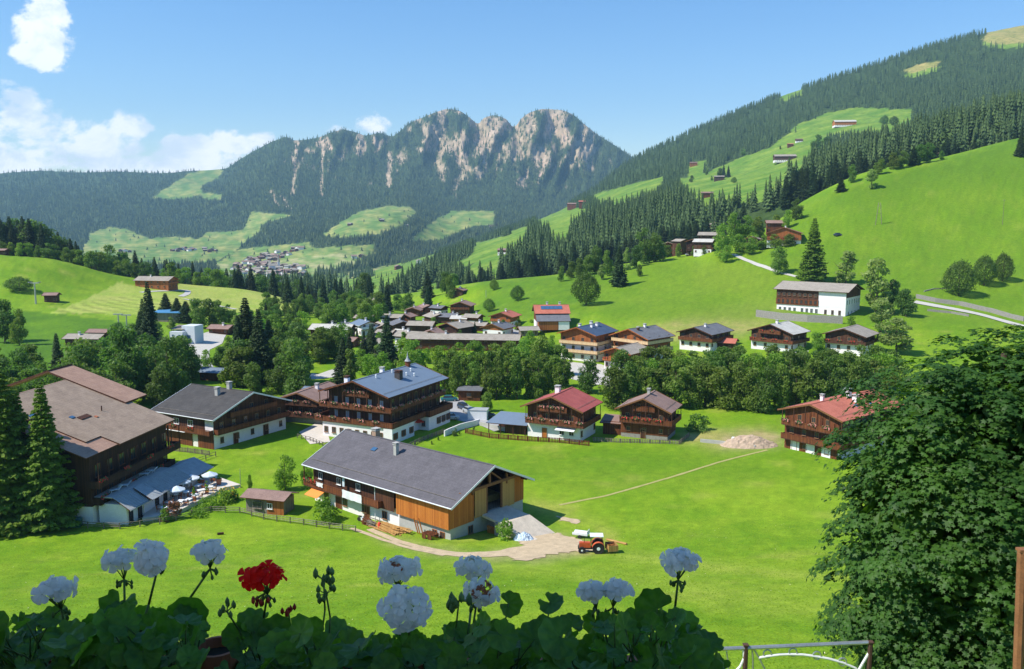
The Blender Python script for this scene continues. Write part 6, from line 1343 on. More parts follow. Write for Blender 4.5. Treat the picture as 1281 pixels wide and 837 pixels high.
# tarp heap
def heap(name, p, rx, ry, h_, mat, lab, cat, seed, rough=.2, n=26, kind=None):
    V = []; Fc = []
    for j in range(n):
        for i in range(n):
            u, v = i/(n-1)*2-1, j/(n-1)*2-1; r = math.hypot(u, v); z = h_*max(0, 1-r**1.6)*(1+rough*2*float(fbm(u*2.3+seed, v*2.3, 4)))+h_*rough*float(fbm(u*5+seed, v*5+9, 3))*(r < .95) if r < 1 else -.15
            V.append((u*rx, v*ry, z))
    for j in range(n-1):
        for i in range(n-1): a = j*n+i; Fc.append((a, a+1, a+n+1, a+n))
    return tag(link(name, npmesh(name, V, Fc, [mat], smooth=False), None, p), lab, cat)
heap('tarpaulin_heap', G(655, 675, [0]), 1.5, 1.1, 1.0, plain('blue_white_tarp', (.50,.60,.72), .5, .45, 2.5), 'crumpled blue and white tarpaulin heap at the foot of the ramp', 'tarpaulin', 2, .35)
heap('gravel_heap', G(937, 557, [0]), 6.0, 3.2, 2.0, plain('excavated_gravel', (.46,.34,.24), .95, .25, 1.5, bumps=.6), 'big heap of brown gravel in front of the long red-roofed chalet', 'gravel heap', 5, .22, 34)
m_ = MB(); m_.box((0,0,.5), (1.4,3.6,.1), fabric_white, M=Matrix.Rotation(.15, 3, 'X')); m_.box((0,1.8,.35),(1.3,.1,.7),fabric_white); tag(m_.build('panel_stack', None, loc=G(918,554,[0]), rot=(0,0,R(-25))), 'stack of white panels leaning beside the gravel heap', 'panels')
# garden shed
p = G(337, 640, [0]); s = thing('garden_shed', 'small timber garden shed with a flat brown-grey roof between terrace and barn', 'shed', (p.x, p.y+.6, p.z), R(-16))
m_ = MB(); m_.box((0,0,1.1), (6.6,3.2,2.7), wood_grey); m_.build('wall', s); m_ = MB(); m_.box((1.9,-1.65,1.1), (2.9,.12,2.6), wood_village); m_.build('front_boarding', s)
m_ = MB(); m_.slab([(-3.9,-2.4,2.55),(3.9,-2.4,2.55),(3.9,0,3.25),(-3.9,0,3.25)], .14, roof_taupe, wood_red); m_.slab([(3.9,2.3,2.55),(-3.9,2.3,2.55),(-3.9,.01,3.25),(3.9,.01,3.25)], .14, roof_taupe, wood_red); m_.build('roof', s)
windows(s, 6.6, 3.4, [('y-', .8, 1, 1.6, 1.1, (-.18,-.18), {'f': wood_grey}), ('y-', .9, 1, .9, .9, (.15,.15), {'f': frame_white})])
# little sheds further back
p = G(588, 501, [0]); s = thing('garage_shed', 'small brown timber shed with a flat grey roof beyond the parked cars', 'shed', (p.x, p.y+1.5, p.z), R(-6)); m_ = MB(); m_.box((0,0,1.2), (5.4,4,2.9), wood_red); m_.build('wall', s); m_ = MB(); m_.slab([(-3.2,-2.6,2.7),(3.2,-2.6,2.7),(3.2,2.6,3.0),(-3.2,2.6,3.0)], .2, roof_dkgrey, wood_dark); m_.build('roof', s); windows(s, 5.4, 4, [('y-', 1.0, 1, 1.2, 1.0)])
p = G(598, 526, [0]); s = thing('white_container', 'plain white box-shaped container at the end of the chalet car park', 'container', (p.x, p.y+1.6, p.z), R(-8)); m_ = MB(); m_.box((0,0,1.1), (4.4,3,2.3), white_metal); m_.build('body', s); m_ = MB(); m_.box((0,0,2.3), (4.6,3.2,.1), zinc); m_.build('lid', s)
p = G(640, 543, [0]); s = thing('carport', 'open carport with a flat grey sheet roof joined to the dull red-roofed chalet', 'carport', (p.x, p.y+2.6, p.z), R(-20)); m_ = MB(); m_.slab([(-4.6,-3.4,2.3),(4.6,-3.4,2.3),(4.0,3.0,3.5),(-3.6,3.0,3.5)], .16, roof_slate, wood_dark); m_.build('roof', s)
m_ = MB(); m_.box((0,2.2,1.3), (7.6,.2,2.8), wood_dark); m_.box((1.5,-.4,1.0), (4.5,3.4,2.3), wood_dark); m_.build('wall', s)
for x in (-4.1,-1.4,1.4,4.1): m_ = MB(); m_.box((x,-3.0,.9), (.16,.16,2.7), wood_dark); m_.build('post', s)
p = G(768, 545, [0]); s = thing('woodshed', 'small dark shed tucked against the left side of the all-timber chalet', 'shed', (p.x+.6, p.y+2.5, p.z), R(-20)); m_ = MB(); m_.box((0,0,1.3), (4.6,3.6,3.0), wood_red); m_.build('wall', s); m_ = MB(); m_.slab([(-2.9,-2.4,2.6),(2.9,-2.4,2.6),(2.9,2.2,3.5),(-2.9,2.2,3.5)], .2, roof_taupe, wood_red); m_.build('roof', s)
parasol(G(523,537,[0]), fabric_red, 'red parasol beside the white rear wing of the guesthouse', None, 1.7, 2.4)
parasol(atZ(518,519,3.4), fabric_red, 'folded-out dark red parasol on the guesthouse terrace', None, 1.2, 2.1) if False else None
# ------------------------------------------------------------------ fences, walls, poles
def polyline3(pts, step):
    P3 = [G(*p, which=[0]) for p in pts]; out = []
    for i in range(len(P3)-1):
        n = max(1, round((P3[i+1]-P3[i]).length/step))
        for k in range(n): q = P3[i].lerp(P3[i+1], k/n); out.append(Vector((q.x, q.y, gz(q.x, q.y))))
    out.append(P3[-1]); return out
def railfence(pts, label, h=1.0, rails=(.35, .62, .9), step=2.2, mat=wood_grey, name='rail_fence', slat=None):
    Q = polyline3(pts, step); o = thing(name, label, 'fence', Q[0]); rd = random.Random(len(Q))
    for q in Q: m_ = MB(); m_.box((0, 0, h/2-.1), (.13, .13, h+.2), mat, M=Matrix.Rotation(rd.uniform(-.06, .06), 3, 'X')); m_.build('post', o, loc=q-Q[0])
    for r in rails:
        m_ = MB()
        for i in range(len(Q)-1): m_.tube(Q[i]-Q[0]+Vector((0,.09,r+rd.uniform(-.04,.04))), Q[i+1]-Q[0]+Vector((0,.09,r+rd.uniform(-.04,.04))), .05, mat, 5)
        m_.build('rail', o)
    if slat:
        m_ = MB()
        for i in range(len(Q)-1):
            L_ = (Q[i+1]-Q[i]).length; n = int(L_/slat)
            for k in range(n): a = (Q[i].lerp(Q[i+1], (k+.5)/n))-Q[0]; m_.box(a+Vector((0,-.02,h*.48)), (slat*.55, .03, h*.92), mat, rz=math.atan2(Q[i+1].y-Q[i].y, Q[i+1].x-Q[i].x))
        m_.build('pickets', o)
    return o
railfence([(-30,634),(30,646),(70,655),(110,661),(150,662),(200,656),(240,646),(264,641)], 'long grey split-rail fence along the near side of the hotel garden')
railfence([(264,641),(300,642),(330,650),(380,657),(445,666)], 'grey rail fence running from the terrace past the garden shed to the barn')
railfence([(204,563),(235,566),(262,570)], 'grey fence in front of the black-roofed chalet', 1.0, (.2,.8), 1.8, slat=.28, name='picket_fence')
railfence([(226,590),(245,580),(270,571)], 'low rail fence between the terrace and the black-roofed chalet', 1.0, (.4, .9), 2.4)
railfence([(372,548),(388,552),(408,560),(425,566)], 'short wooden fence along the front of the courtyard', .9, (.5,.85), 1.4)
railfence([(508,561),(530,551),(556,541)], 'low fence climbing diagonally to the white wing of the guesthouse', .9, (.3,.8), 1.6, slat=.5)
railfence([(582,542),(612,548),(660,552),(700,554),(737,558)], 'reddish picket fence in front of the dull red-roofed chalet', 1.1, (.25,.9), 2.0, wood_red, 'picket_fence', .30)
railfence([(742,552),(776,554),(850,556),(862,546)], 'grey picket fence in front of the all-timber chalet', .9, (.25,.8), 2.0, wood_grey, 'picket_fence', .3)
def wall(pts, h, t, mat, label, name='stone_wall', step=2., base=-.6, dx=0.):
    Q = polyline3(pts, step); V = []; Fc = []; rd = random.Random(3)
    for i, q in enumerate(Q):
        d = Q[min(i+1, len(Q)-1)]-Q[max(i-1, 0)]; d.z = 0; d.normalize(); s = Vector((-d.y, d.x, 0)); hh = h+rd.uniform(-.08, .08)
        for o_, z in ((-t/2, base), (t/2, base), (t/2, hh), (-t/2, hh)): p = q+s*o_; V.append((p.x, p.y, q.z+z))
    for i in range(len(Q)-1):
        for k in range(4): a = i*4+k; b = i*4+(k+1) % 4; Fc.append((a, b, b+4, a+4))
    Fc.append((0, 3, 2, 1)); e = (len(Q)-1)*4; Fc.append((e, e+1, e+2, e+3)); me = bpy.data.meshes.new(name); me.from_pydata(V, [], Fc); me.materials.append(mat); return tag(link(name, me), label, 'wall')
wall([(876,553),(905,556),(945,561)], .7, .3, concrete, 'low grey wall in front of the gravel heap', 'garden_wall')
wall([(556,546),(575,538),(600,531)], 1.3, .25, plaster, 'white garden wall beside the guesthouse rear wing', 'garden_wall')
wall([(600,532),(618,537),(640,541)], .9, .3, concrete, 'grey wall along the chalet car park', 'garden_wall')
wall([(946,396),(968,399),(1010,403),(1054,405)], 2.8, .8, stone, 'stone terrace wall below the front of the schoolhouse', 'terrace_wall', base=-2.)
wall([(1146,373),(1170,378),(1200,382),(1240,391),(1281,402)], 1.8, .6, stone, 'long stone retaining wall above the hill road on the right', 'retaining_wall')
wall([(1160,389),(1190,392),(1212,396)], .9, .5, stone, 'shorter stone wall on the downhill side of the right-hand road', 'retaining_wall')
wall([(1156,365),(1168,362),(1190,361)], .5, .4, stone, 'low dry-stone line beside the three round trees', 'dry_stone_wall')
for px, py in [(575,543),(584,540),(593,538),(548,551),(540,556)]: bush(G(px, py, [0]), .8, 'small clipped bush in the row beside the guesthouse wall', 'clipped bushes by the guesthouse', 'dark', .6)
def pole(px, yb, yt, label, r=.12, mat=wood_grey, name='utility_pole', arm=None, which=[0]):
    p = G(px, yb, which); d = p.y*CP-(p.z-H)*SP; h = (yb-yt)/F*d; o = thing(name, label, 'pole', p); m_ = MB(); m_.tube((0,0,-.3), (0,0,h), r, mat, 8, r*.7); m_.build('mast', o)
    if arm: m_ = MB(); m_.box((0,0,h-.4), (arm,.12,.12), mat); [m_.tube((s*arm*.42,0,h-.36), (s*arm*.42,0,h-.1), .05, concrete, 6) for s in (-1,1)]; m_.build('crossarm', o)
    return o, h
pole(301,606,586,'thin pole with a lamp at the outer corner of the café terrace',.06,steel,'lamp_post')
o, h_ = pole(45,380,354,'tall grey chairlift pylon on the bright left meadow',.42,steel,'lift_pylon')
m_ = MB(); m_.box((0,0,h_), (4.2,.4,.4), steel); m_.box((-2.,0,h_+.3), (.5,2.6,.3), steel); m_.box((2.,0,h_+.3), (.5,2.6,.3), steel); m_.build('crossarm', o)
for px, yb, yt in ((149,416,393),(159,414,394)):
    o, h_ = pole(px, yb, yt, 'small chairlift pylon beside the spruces left of the modern building', .3, steel, 'lift_pylon'); o['group'] = 'small lift pylons'; m_ = MB(); m_.box((0,0,h_), (3.6,.4,.4), steel); m_.build('crossarm', o)
pole(1254,281,250,'single wooden pole on the bright meadow near the right edge',.13,wood_grey,'utility_pole',1.2)
p = G(1099,281,[0]); o = thing('pylon', 'wooden A-frame pylon alone on the bright right meadow', 'pylon', p); hh = 27/F*p.y
for s in (-1, 1): m_ = MB(); m_.tube((s*1.7,0,-.4), (s*.5,0,hh), .16, wood_grey, 6); m_.build('leg', o)
m_ = MB(); m_.box((0,0,hh*.5), (2.3,.14,.14), wood_grey); m_.box((0,0,hh*.85), (2.6,.14,.2), wood_grey); m_.build('crossbar', o)
pole(608,372,363,'thin pole low on the slope above the village',.15,steel)
# ------------------------------------------------------------------ vehicles
def car(p, rz, mat, label, wagon=False, s=1.):
    o = thing('parked_car', label, 'car', p, rz); o.scale = (s, s, s)
    sec = [(-2.1,.35,.62,.74),(-2.05,.3,.86,.80),(-1.2,.22,.92,.85),(0,.2,.94,.86),(1.2,.22,.92,.85),(1.85,.28,.82,.80),(2.1,.35,.62,.72)]; m_ = MB(); V = []
    for x, zb, zt, w in sec: V += [(x,-w,zb),(x,-w,zt*.8),(x,-w*.9,zt),(x,w*.9,zt),(x,w,zt*.8),(x,w,zb)]
    Fc = []
    for i in range(len(sec)-1):
        for k in range(6): a = i*6+k; b = i*6+(k+1) % 6; Fc.append((a, a+6, b+6, b))
    Fc += [(0,1,2,3,4,5), tuple(range((len(sec)-1)*6, len(sec)*6))[::-1]]; m_.mesh_(V, Fc, mat); m_.build('body', o, smooth=False)
    x0, x1 = (-2.0, .75) if wagon else (-1.5, .8); m_ = MB()
    V = [(x0,-.75,.9),(x1+.45,-.75,.9),(x1+.45,.75,.9),(x0,.75,.9),(x0+.35,-.62,1.40),(x1-.25,-.62,1.42),(x1-.25,.62,1.42),(x0+.35,.62,1.40)]
    m_.mesh_(V, [(0,1,5,4),(1,2,6,5),(2,3,7,6),(3,0,4,7)], glass); m_.build('windows', o); m_ = MB(); m_.box(((x0+x1+.1)/2,0,1.43), (x1-x0-.5,1.26,.05), mat); m_.build('roof', o)
    for x in (-1.3, 1.3):
        for y in (-.8, .8): m_ = MB(); Mx = Matrix.Rotation(math.pi/2, 3, 'X'); m_.lathe([(.2,-.1),(.32,-.1),(.32,.1),(.2,.1)], rubber, n=14, M=Mx); m_.lathe([(.02,-.105),(.2,-.105),(.2,.105),(.02,.105)], steel, n=10, M=Mx); m_.build('wheel', o, loc=(x, y, .32))
    for y in (-.6, .6): m_ = MB(); m_.box((2.08,y,.62), (.06,.3,.14), fabric_white); m_.build('headlight', o)
    return o
paint = lambda n, c: plain(n, c, .3, .05, 2, .2, spec=.6)
p_teal, p_dark, p_silver, p_blue = paint('teal_paint', (.03,.16,.18)), paint('dark_blue_paint', (.03,.05,.09)), paint('silver_paint', (.45,.48,.50)), paint('pale_blue_paint', (.35,.48,.58))
car(G(562,502,[0])+Vector((0,0,.08)), R(10), p_teal, 'dark teal car parked left of the small brown timber shed')
car(G(580,512,[0])+Vector((0,0,.08)), R(-60), p_dark, 'dark blue estate car parked behind the white container', True)
car(G(587,517,[0])+Vector((0,0,.08)), R(-60), p_silver, 'silver car between the dark estate car and the white container')
car(G(563,525,[0])+Vector((0,0,.08)), R(5), p_silver, 'silver car nearest the white rear wing of the guesthouse')
car(G(609,523,[0])+Vector((0,0,.08)), R(15), p_dark, 'black car half hidden behind the white container')
car(G(1048,295,[0]), R(20), p_dark, 'lone dark car high on the bright hill meadow', s=1.1)
car(G(862,320,[0])+Vector((0,0,.2)), R(5), p_silver, 'white car in front of the hillside hamlet')
# tractor
tp_ = G(742,691,[0]); t = thing('tractor', 'old orange tractor with a white cab roof standing on the gravel', 'tractor', tp_+Vector((0,0,.05)), R(178))
org = plain('orange_red_paint', (.55,.10,.03), .45, .2, 4); m_ = MB(); m_.box((1.1,0,1.0), (1.5,.62,.62), org); m_.box((1.87,0,.98), (.06,.5,.5), steel); m_.box((1.1,0,1.34), (1.3,.5,.08), org); m_.build('bonnet', t)
m_ = MB(); m_.box((.5,0,.62), (3.0,.34,.36), rubber); m_.box((-.6,0,.8), (1.0,.6,.5), rubber); m_.box((1.5,0,.5), (.12,1.3,.12), rubber); m_.build('chassis', t)
for x, y, r, w_ in ((-.65,-.78,.78,.42),(-.65,.78,.78,.42),(1.5,-.68,.46,.24),(1.5,.68,.46,.24)):
    wl = thing('wheel', None, None, (x,y,r)); wl.parent = t; Mx = Matrix.Rotation(math.pi/2, 3, 'X'); m_ = MB(); m_.lathe([(r*.55,-w_*.4),(r*.9,-w_/2),(r,-w_*.3),(r,w_*.3),(r*.9,w_/2),(r*.55,w_*.4)], rubber, n=22, M=Mx)
    for k in range(18): a = k*math.pi/9; m_.box((math.cos(a)*r,0,math.sin(a)*r), (.05,w_*.8,.07), rubber, M=Matrix.Rotation(-a, 3, 'Y'))
    m_.build('tyre', wl); m_ = MB(); m_.lathe([(.05,-w_*.42),(r*.3,-w_*.40),(r*.56,-w_*.34),(r*.56,w_*.34),(r*.3,w_*.40),(.05,w_*.42)], fabric_white, n=16, M=Mx); m_.build('rim', wl)
for y in (-.78, .78):
    m_ = MB(); pts = [(-.65+.88*math.cos(a), .78+.88*math.sin(a)) for a in np.linspace(.25, 2.6, 8)]
    for i in range(7): (xa, za), (xb, zb) = pts[i], pts[i+1]; m_.slab([(xa,y-.24,za),(xa,y+.24,za),(xb,y+.24,zb),(xb,y-.24,zb)], .04, org)
    m_.build('mudguard', t)
m_ = MB()
for x in (-1.15, .3):
    for y in (-.55, .55): m_.tube((x,y,1.1), (x,y,2.28), .035, wood_dark, 6)
m_.build('cab_frame', t); m_ = MB(); m_.box((-.42,0,2.33), (1.75,1.35,.09), fabric_white); m_.box((-.42,0,2.39), (1.55,1.15,.05), fabric_white); m_.build('cab_roof', t)
m_ = MB(); m_.box((-.55,0,1.2), (.5,.5,.12), rubber); m_.box((-.8,0,1.45), (.1,.48,.45), rubber); m_.build('seat', t); m_ = MB(); m_.tube((.1,0,1.25), (-.05,0,1.6), .03, rubber); m_.lathe([(.17,-.015),(.2,0),(.17,.015)], rubber, (-.05,0,1.6)); m_.build('steering_wheel', t); m_ = MB(); m_.tube((1.2,.2,1.3), (1.2,.2,1.95), .04, rubber); m_.build('exhaust', t)
q = thing('transport_box', 'wooden transport box with scrap wood hung behind the orange tractor', 'box', G(764,691,[0])+Vector((.1,0,.1)), R(178+14)); m_ = MB()
for y in (-.8, .8): m_.box((0,y,.7), (1.3,.05,.8), wood_light)
for x in (-.65, .65): m_.box((x,0,.7), (.05,1.55,.8), wood_light)
m_.box((0,0,.32), (1.3,1.6,.05), wood_light); m_.build('box_sides', q); m_ = MB(); rd = random.Random(2)
for i in range(12): m_.box((rd.uniform(-.45,.45), rd.uniform(-.5,.5), .8+i*.03), (rd.uniform(.3,.7),.1,.08), wood_orange if i % 3 == 0 else wood_red, rz=rd.uniform(0,3))
m_.build('scrap_wood', q)
q = thing('flat_trailer', 'small white flat trailer with its drawbar down, behind the tractor bonnet', 'trailer', G(727,672,[0]), R(-20)); m_ = MB(); m_.box((0,0,.62), (2.2,1.5,.07), white_metal, M=Matrix.Rotation(.12,3,'X')); m_.box((0,-.75,.72),(2.2,.05,.3),white_metal); m_.box((1.0,0,.85),(.06,1.4,.5),white_metal); m_.build('bed', q)
for s in (-.8, .8): m_ = MB(); m_.lathe([(.1,-.07),(.28,-.07),(.28,.07),(.1,.07)], rubber, n=12, M=Matrix.Rotation(math.pi/2,3,'X')); m_.build('wheel', q, loc=(0,s,.28))
a_, b_ = G(759,676,[0]), G(784,682,[0]); m_ = MB(); m_.tube(a_+Vector((0,0,.15)), b_+Vector((0,0,.15)), .16, wood_light, 6); tag(m_.build('timber_beam'), 'long pale timber beam lying in the grass behind the tractor', 'beam')
m_ = MB(); m_.box((0,0,.2), (.9,.3,.25), wood_dark, rz=.3); tag(m_.build('log', None, loc=G(276,669,[0])), 'short dark log lying alone in the near meadow', 'log')
# ------------------------------------------------------------------ near spruces on the left
SP1 = spruce_detail('crown', 22, 7.8, L_conl, 1); SP2 = spruce_detail('crown', 20, 7.2, L_conl, 2); SP3 = spruce_detail('crown', 21, 9, L_con, 3)
def nspruce(px, yb, h, me_, h0, lab, ws=1.):
    p = G(px, yb, [0]); o = thing('spruce_tree', lab, 'conifer', p, random.uniform(0, 6)); s = h/h0; o.scale = (s*ws, s*ws, s); link('crown', me_, o); m_ = MB(); m_.tube((0,0,-.4), (0,0,h0*.93), .26, bark, 8, .03); m_.build('trunk', o)
nspruce(12, 662, 26.0, SP1, 22, 'tall bright spruce at the left frame edge in front of the hotel', 1.3)
nspruce(30, 655, 21.5, SP2, 20, 'yellow-green spruce just right of the one at the frame edge', 1.2)
nspruce(62, 661, 22.5, SP2, 20, 'slender bright spruce standing apart before the hotel gable', 1.12)
nspruce(42, 648, 17, SP3, 21, 'darker smaller spruce between the two bright ones', .9)
nspruce(14, 645, 19, SP3, 21, 'dark full spruce behind the two left bright ones', 1.1)
# things by the hotel garden
q = thing('waste_container', 'dark green waste container beside the annex end', 'container', G(92,660,[0])+Vector((0,.4,0)), .1); m_ = MB(); m_.box((0,0,.6), (1.9,1.1,1.2), plain('green_plastic', (.03,.12,.08), .5)); m_.build('body', q); m_ = MB(); m_.box((0,0,1.25), (2.0,1.2,.1), plain('green_lid', (.05,.16,.16), .5)); m_.build('lid', q)
# ------------------------------------------------------------------ the maple on the right
def maple():
    g = np.random.default_rng(77); c = np.array([9.0, 15.4, 40.1]); rad = np.array([3.2, 2.7, 4.1]); ns = 3500
    o = thing('maple_tree', 'large dark green maple filling the lower right of the view', 'tree', (8.75, 15.4, 36.6))
    ns = 1150; d = g.normal(0, 1, (ns, 3)); d[:, 1] -= .35; d /= np.linalg.norm(d, axis=1)[:, None]
    ex = (np.abs(d)**3.1).sum(1)**(-1/3.1)
    lump = 1+.19*fbm(d[:, 0]*3.0+5, d[:, 2]*3.8+d[:, 1]*2.1, 3); depth = .92-.30*g.uniform(0, 1, ns)**1.5
    C_ = c+d*ex[:, None]*rad*(lump*depth)[:, None]
    # star-shaped leaf
    ang = np.array([90, 112, 128, 150, 172, 200, 225, 270, 315, 340, 368, 390, 412, 428])*math.pi/180; rr = np.array([1, .52, .55, .92, .48, .70, .34, .30, .34, .70, .48, .92, .55, .52])
    leaf = np.stack([np.cos(ang)*rr, np.sin(ang)*rr, -.12*rr**2], -1); k = len(leaf)
    V = []; n_ = 0; Q = []
    nl = 62; tot = ns*nl
    out = d*np.array([1, 1, .25]); out /= np.linalg.norm(out, axis=1)[:, None]
    dn_ = d*.55+np.array([0, 0, .85]); dn_ /= np.linalg.norm(dn_, axis=1)[:, None]; a1 = np.cross(dn_, g.normal(0, 1, (ns, 3))); a1 /= np.linalg.norm(a1, axis=1)[:, None]; a2 = np.cross(dn_, a1)
    br_ = g.uniform(.20, .40, ns); uu_ = g.normal(0, .55, (ns, nl))*br_[:, None]; vv_ = g.normal(0, .55, (ns, nl))*br_[:, None]; rd_ = np.sqrt(uu_**2+vv_**2)
    Pn = (C_[:, None, :]+a1[:, None, :]*uu_[..., None]+a2[:, None, :]*vv_[..., None]+dn_[:, None, :]*(g.uniform(-.05, .05, (ns, nl))-rd_**2*.7)[..., None]).reshape(-1, 3)
    radial = (a1[:, None, :]*uu_[..., None]+a2[:, None, :]*vv_[..., None]).reshape(-1, 3)
    Nn = np.repeat(dn_, nl, 0)+radial*.9+g.normal(0, .22, (tot, 3)); Nn /= np.linalg.norm(Nn, axis=1)[:, None]
    T = radial*2.+np.repeat(out, nl, 0)*.6+np.array([0, 0, -.35])+g.normal(0, .3, (tot, 3)); T -= Nn*(T*Nn).sum(1)[:, None]; T /= np.linalg.norm(T, axis=1)[:, None]; Bt = np.cross(Nn, T)
    S_ = g.uniform(.045, .09, tot)[:, None, None]
    L3 = (leaf[None, :, 0:1]*Bt[:, None, :]+leaf[None, :, 1:2]*T[:, None, :]+leaf[None, :, 2:3]*Nn[:, None, :])*S_+Pn[:, None, :]
    L3 = np.concatenate([Pn[:, None, :]+Nn[:, None, :]*.004, L3], 1); kk = k+1
    tri = np.array([(0, i+1, (i+1) % k+1) for i in range(k)])
    Fc = (tri[None]+(np.arange(tot)*kk)[:, None, None]).reshape(-1, 3); me_ = npmesh('crown', L3.reshape(-1, 3)-np.array([8.75, 15.4, 36.6]), Fc, [L_maple]); link('crown', me_, o)
    # inner shaded leaves: plain leaf quads filling the volume
    m2 = 14000; d2 = g.normal(0, 1, (m2, 3)); d2 /= np.linalg.norm(d2, axis=1)[:, None]; C2 = c+d2*rad*(.86*g.uniform(0, 1, m2)**.4)[:, None]; v, f = leaf_quads(C2, d2, .14, g); link('inner_leaves', npmesh('inner_leaves', v-np.array([8.75, 15.4, 36.6]), f, [L_maple]), o)
    m_ = MB(); m_.path([(0,0,-.6),(0,.05,1.4),(.1,0,3.2),(0,.1,5.6),(-.1,0,7.0)], .28, bark, 9, .05)
    for i in range(14):
        a = g.uniform(0, 6.28); z = g.uniform(1.4, 5.6); l = g.uniform(1.5, 2.5)*(1-.1*z); m_.path([(0,0,z), (math.cos(a)*l*.5, math.sin(a)*l*.5, z+.5), (math.cos(a)*l, math.sin(a)*l, z+.7)], .08, bark, 6, .015)
    m_.build('trunk', o)
maple()
a_ = atY(1279, 688, 9.5); b_ = atY(1271, 900, 9.4); m_ = MB(); m_.tube(b_, a_, .055, post_w, 8); m_.box(a_, (.1,.1,.03), post_w); tag(m_.build('wooden_post'), 'brown wooden post cut by the right edge in front of the maple', 'post')
# metal fence
FY = 14.0
def fp(px, py): return atY(px, py, FY)
org_ = fp(932, 850); o = thing('metal_fence', 'galvanised tube and twisted wire fence at the bottom right', 'fence', (0,0,0))
def tb(name, pts, r, m): m_ = MB(); m_.path([fp(*p) for p in pts], r, m, 7); m_.build(name, o)
tb('top_rail', [(880,812.5),(935,810.5),(1000,807.5),(1086,803.5)], .034, steel)
for (px, yt) in ((933,806.5),(1089,803)): m_ = MB(); a = fp(px, yt); b = Vector((a.x, a.y-.0, a.z-2.2)); m_.tube(b, a, .042, rust, 7); m_.box(a, (.09,.09,.02), rust); m_.build('post', o)
tb('curved_wire', [(949,823),(960,821),(975,819),(988,818.5),(1004,819),(1019,821),(1036,824),(1054,829),(1070,836),(1085,850)], .022, frame_white)
tb('curved_wire', [(930,812),(931,823),(926,834),(918,842)], .022, frame_white); tb('curved_wire', [(941,812),(942,826),(942,850)], .017, steel); tb('curved_wire', [(943,812),(950,824),(959,842)], .017, steel); tb('curved_wire', [(1088,815),(1079,830),(1068,850)], .022, frame_white); tb('curved_wire', [(909,815),(911,830),(912,850)], .014, steel)
for px, py in ((960,818),(992,816),(1022,820),(1054,828)): tb('ring', [(px+5*math.cos(a), py+5*math.sin(a)) for a in np.linspace(0, 6.28, 12)], .013, steel)
# ------------------------------------------------------------------ unseen house over the viewpoint, shaped to shade the geraniums
m_w = wood_dark; o = thing('viewpoint_shade_house', 'unseen house at the viewpoint, its roof shaped to shade the geraniums, white faces bouncing light', 'house', (0,-1.2,40))
m_ = MB(); m_.box((0,-3,4.5), (14,5.6,10), plaster); m_.build('wall', o); m_ = MB(); m_.box((-4.6,.2,8.55), (6.6,3.9,.16), plaster); m_.build('roof', o); m_ = MB(); m_.box((0,.9,4.3), (13,1.9,.2), plaster); m_.box((0,1.95,4.75), (13,.06,.7), wood_dark); m_.build('balcony', o)  # out-of-view roof sized to shade the flowers; white plaster chosen to bounce light
# flower box
def rel(px, py, Y): return atY(px, py, Y)
bt = rel(265, 862, 1.42).z
for k, (pa, pb, lab) in enumerate(((-140, 262, 'terracotta window box under the left geraniums'), (268, 880, 'terracotta window box under the middle and right geraniums'))):
    xa = rel(pa, 824, 1.42).x; xb = rel(pb, 824, 1.42).x; q = thing('window_box', lab, 'flower box', ((xa+xb)/2, 1.42, bt-.2)); m_ = MB(); L_ = xb-xa
    for y in (-.09, .09): m_.box((0,y,.1), (L_,.015,.2), terracotta)
    for x in (-L_/2+.008, L_/2-.008): m_.box((x,0,.1), (.016,.165,.2), terracotta)
    m_.box((0,0,.012), (L_-.04,.16,.02), terracotta); m_.box((0,-.098,.19), (L_+.02,.02,.03), terracotta); m_.box((0,.098,.19), (L_+.02,.02,.03), terracotta); m_.build('box', q); m_ = MB(); m_.box((0,0,.155), (L_-.05,.15,.02), soil); m_.build('soil', q)
q = thing('flower_pot', 'small terracotta pot in the gap between the two window boxes', 'flower pot', atY(264, 819, 1.42)+Vector((0,.03,-.13))); m_ = MB(); m_.lathe([(.028,0),(.036,.10),(.040,.10),(.040,.13),(.034,.13),(.033,.11)], terracotta, n=18); m_.build('pot', q, smooth=False); m_ = MB(); m_.lathe([(.001,.108),(.033,.112)], soil, n=16); m_.build('soil', q)
L_ger = leafmat('geranium_leaves', (.035,.11,.014), (.11,.25,.030), .42, .5, .1, 9., spec=.45); L_stem = plain('geranium_stems', (.09,.17,.04), .6, .2, 30)
def petmat(name, c, t=.35):
    m, nt, b, o_ = newmat(name); b.inputs['Base Color'].default_value = (*c, 1); b.inputs['Roughness'].default_value = .6; b.inputs['Specular IOR Level'].default_value = .2; tr = nt('ShaderNodeBsdfTranslucent'); tr.inputs[0].default_value = (*c, 1); mx = nt('ShaderNodeMixShader'); mx.inputs[0].default_value = t
    v = coords(nt); n = noise(nt, v, 60, 3); nt.l.new(ramp(nt, n, [(.3, tuple(x*.86 for x in c)), (.7, c)]), b.inputs['Base Color']); nt.l.new(b.outputs[0], mx.inputs[1]); nt.l.new(tr.outputs[0], mx.inputs[2]); nt.l.new(mx.outputs[0], o_.inputs[0]); return m
pet_w = petmat('white_petals', (.95,.92,.86), .4); pet_r = petmat('red_petals', (1.,.012,.006), .4); pet_b = plain('withered_petals', (.30,.10,.04), .8, .4, 60); bud_g = plain('green_buds', (.13,.22,.06), .6, .3, 60); bud_r = plain('red_buds', (.38,.03,.02), .6, .3, 60)
gq = np.random.default_rng(99)
def frame(n, g=None):
    n = n/np.linalg.norm(n); r = (g or gq).normal(0, 1, 3); t = np.cross(n, r); t /= np.linalg.norm(t); return t, np.cross(n, t), n
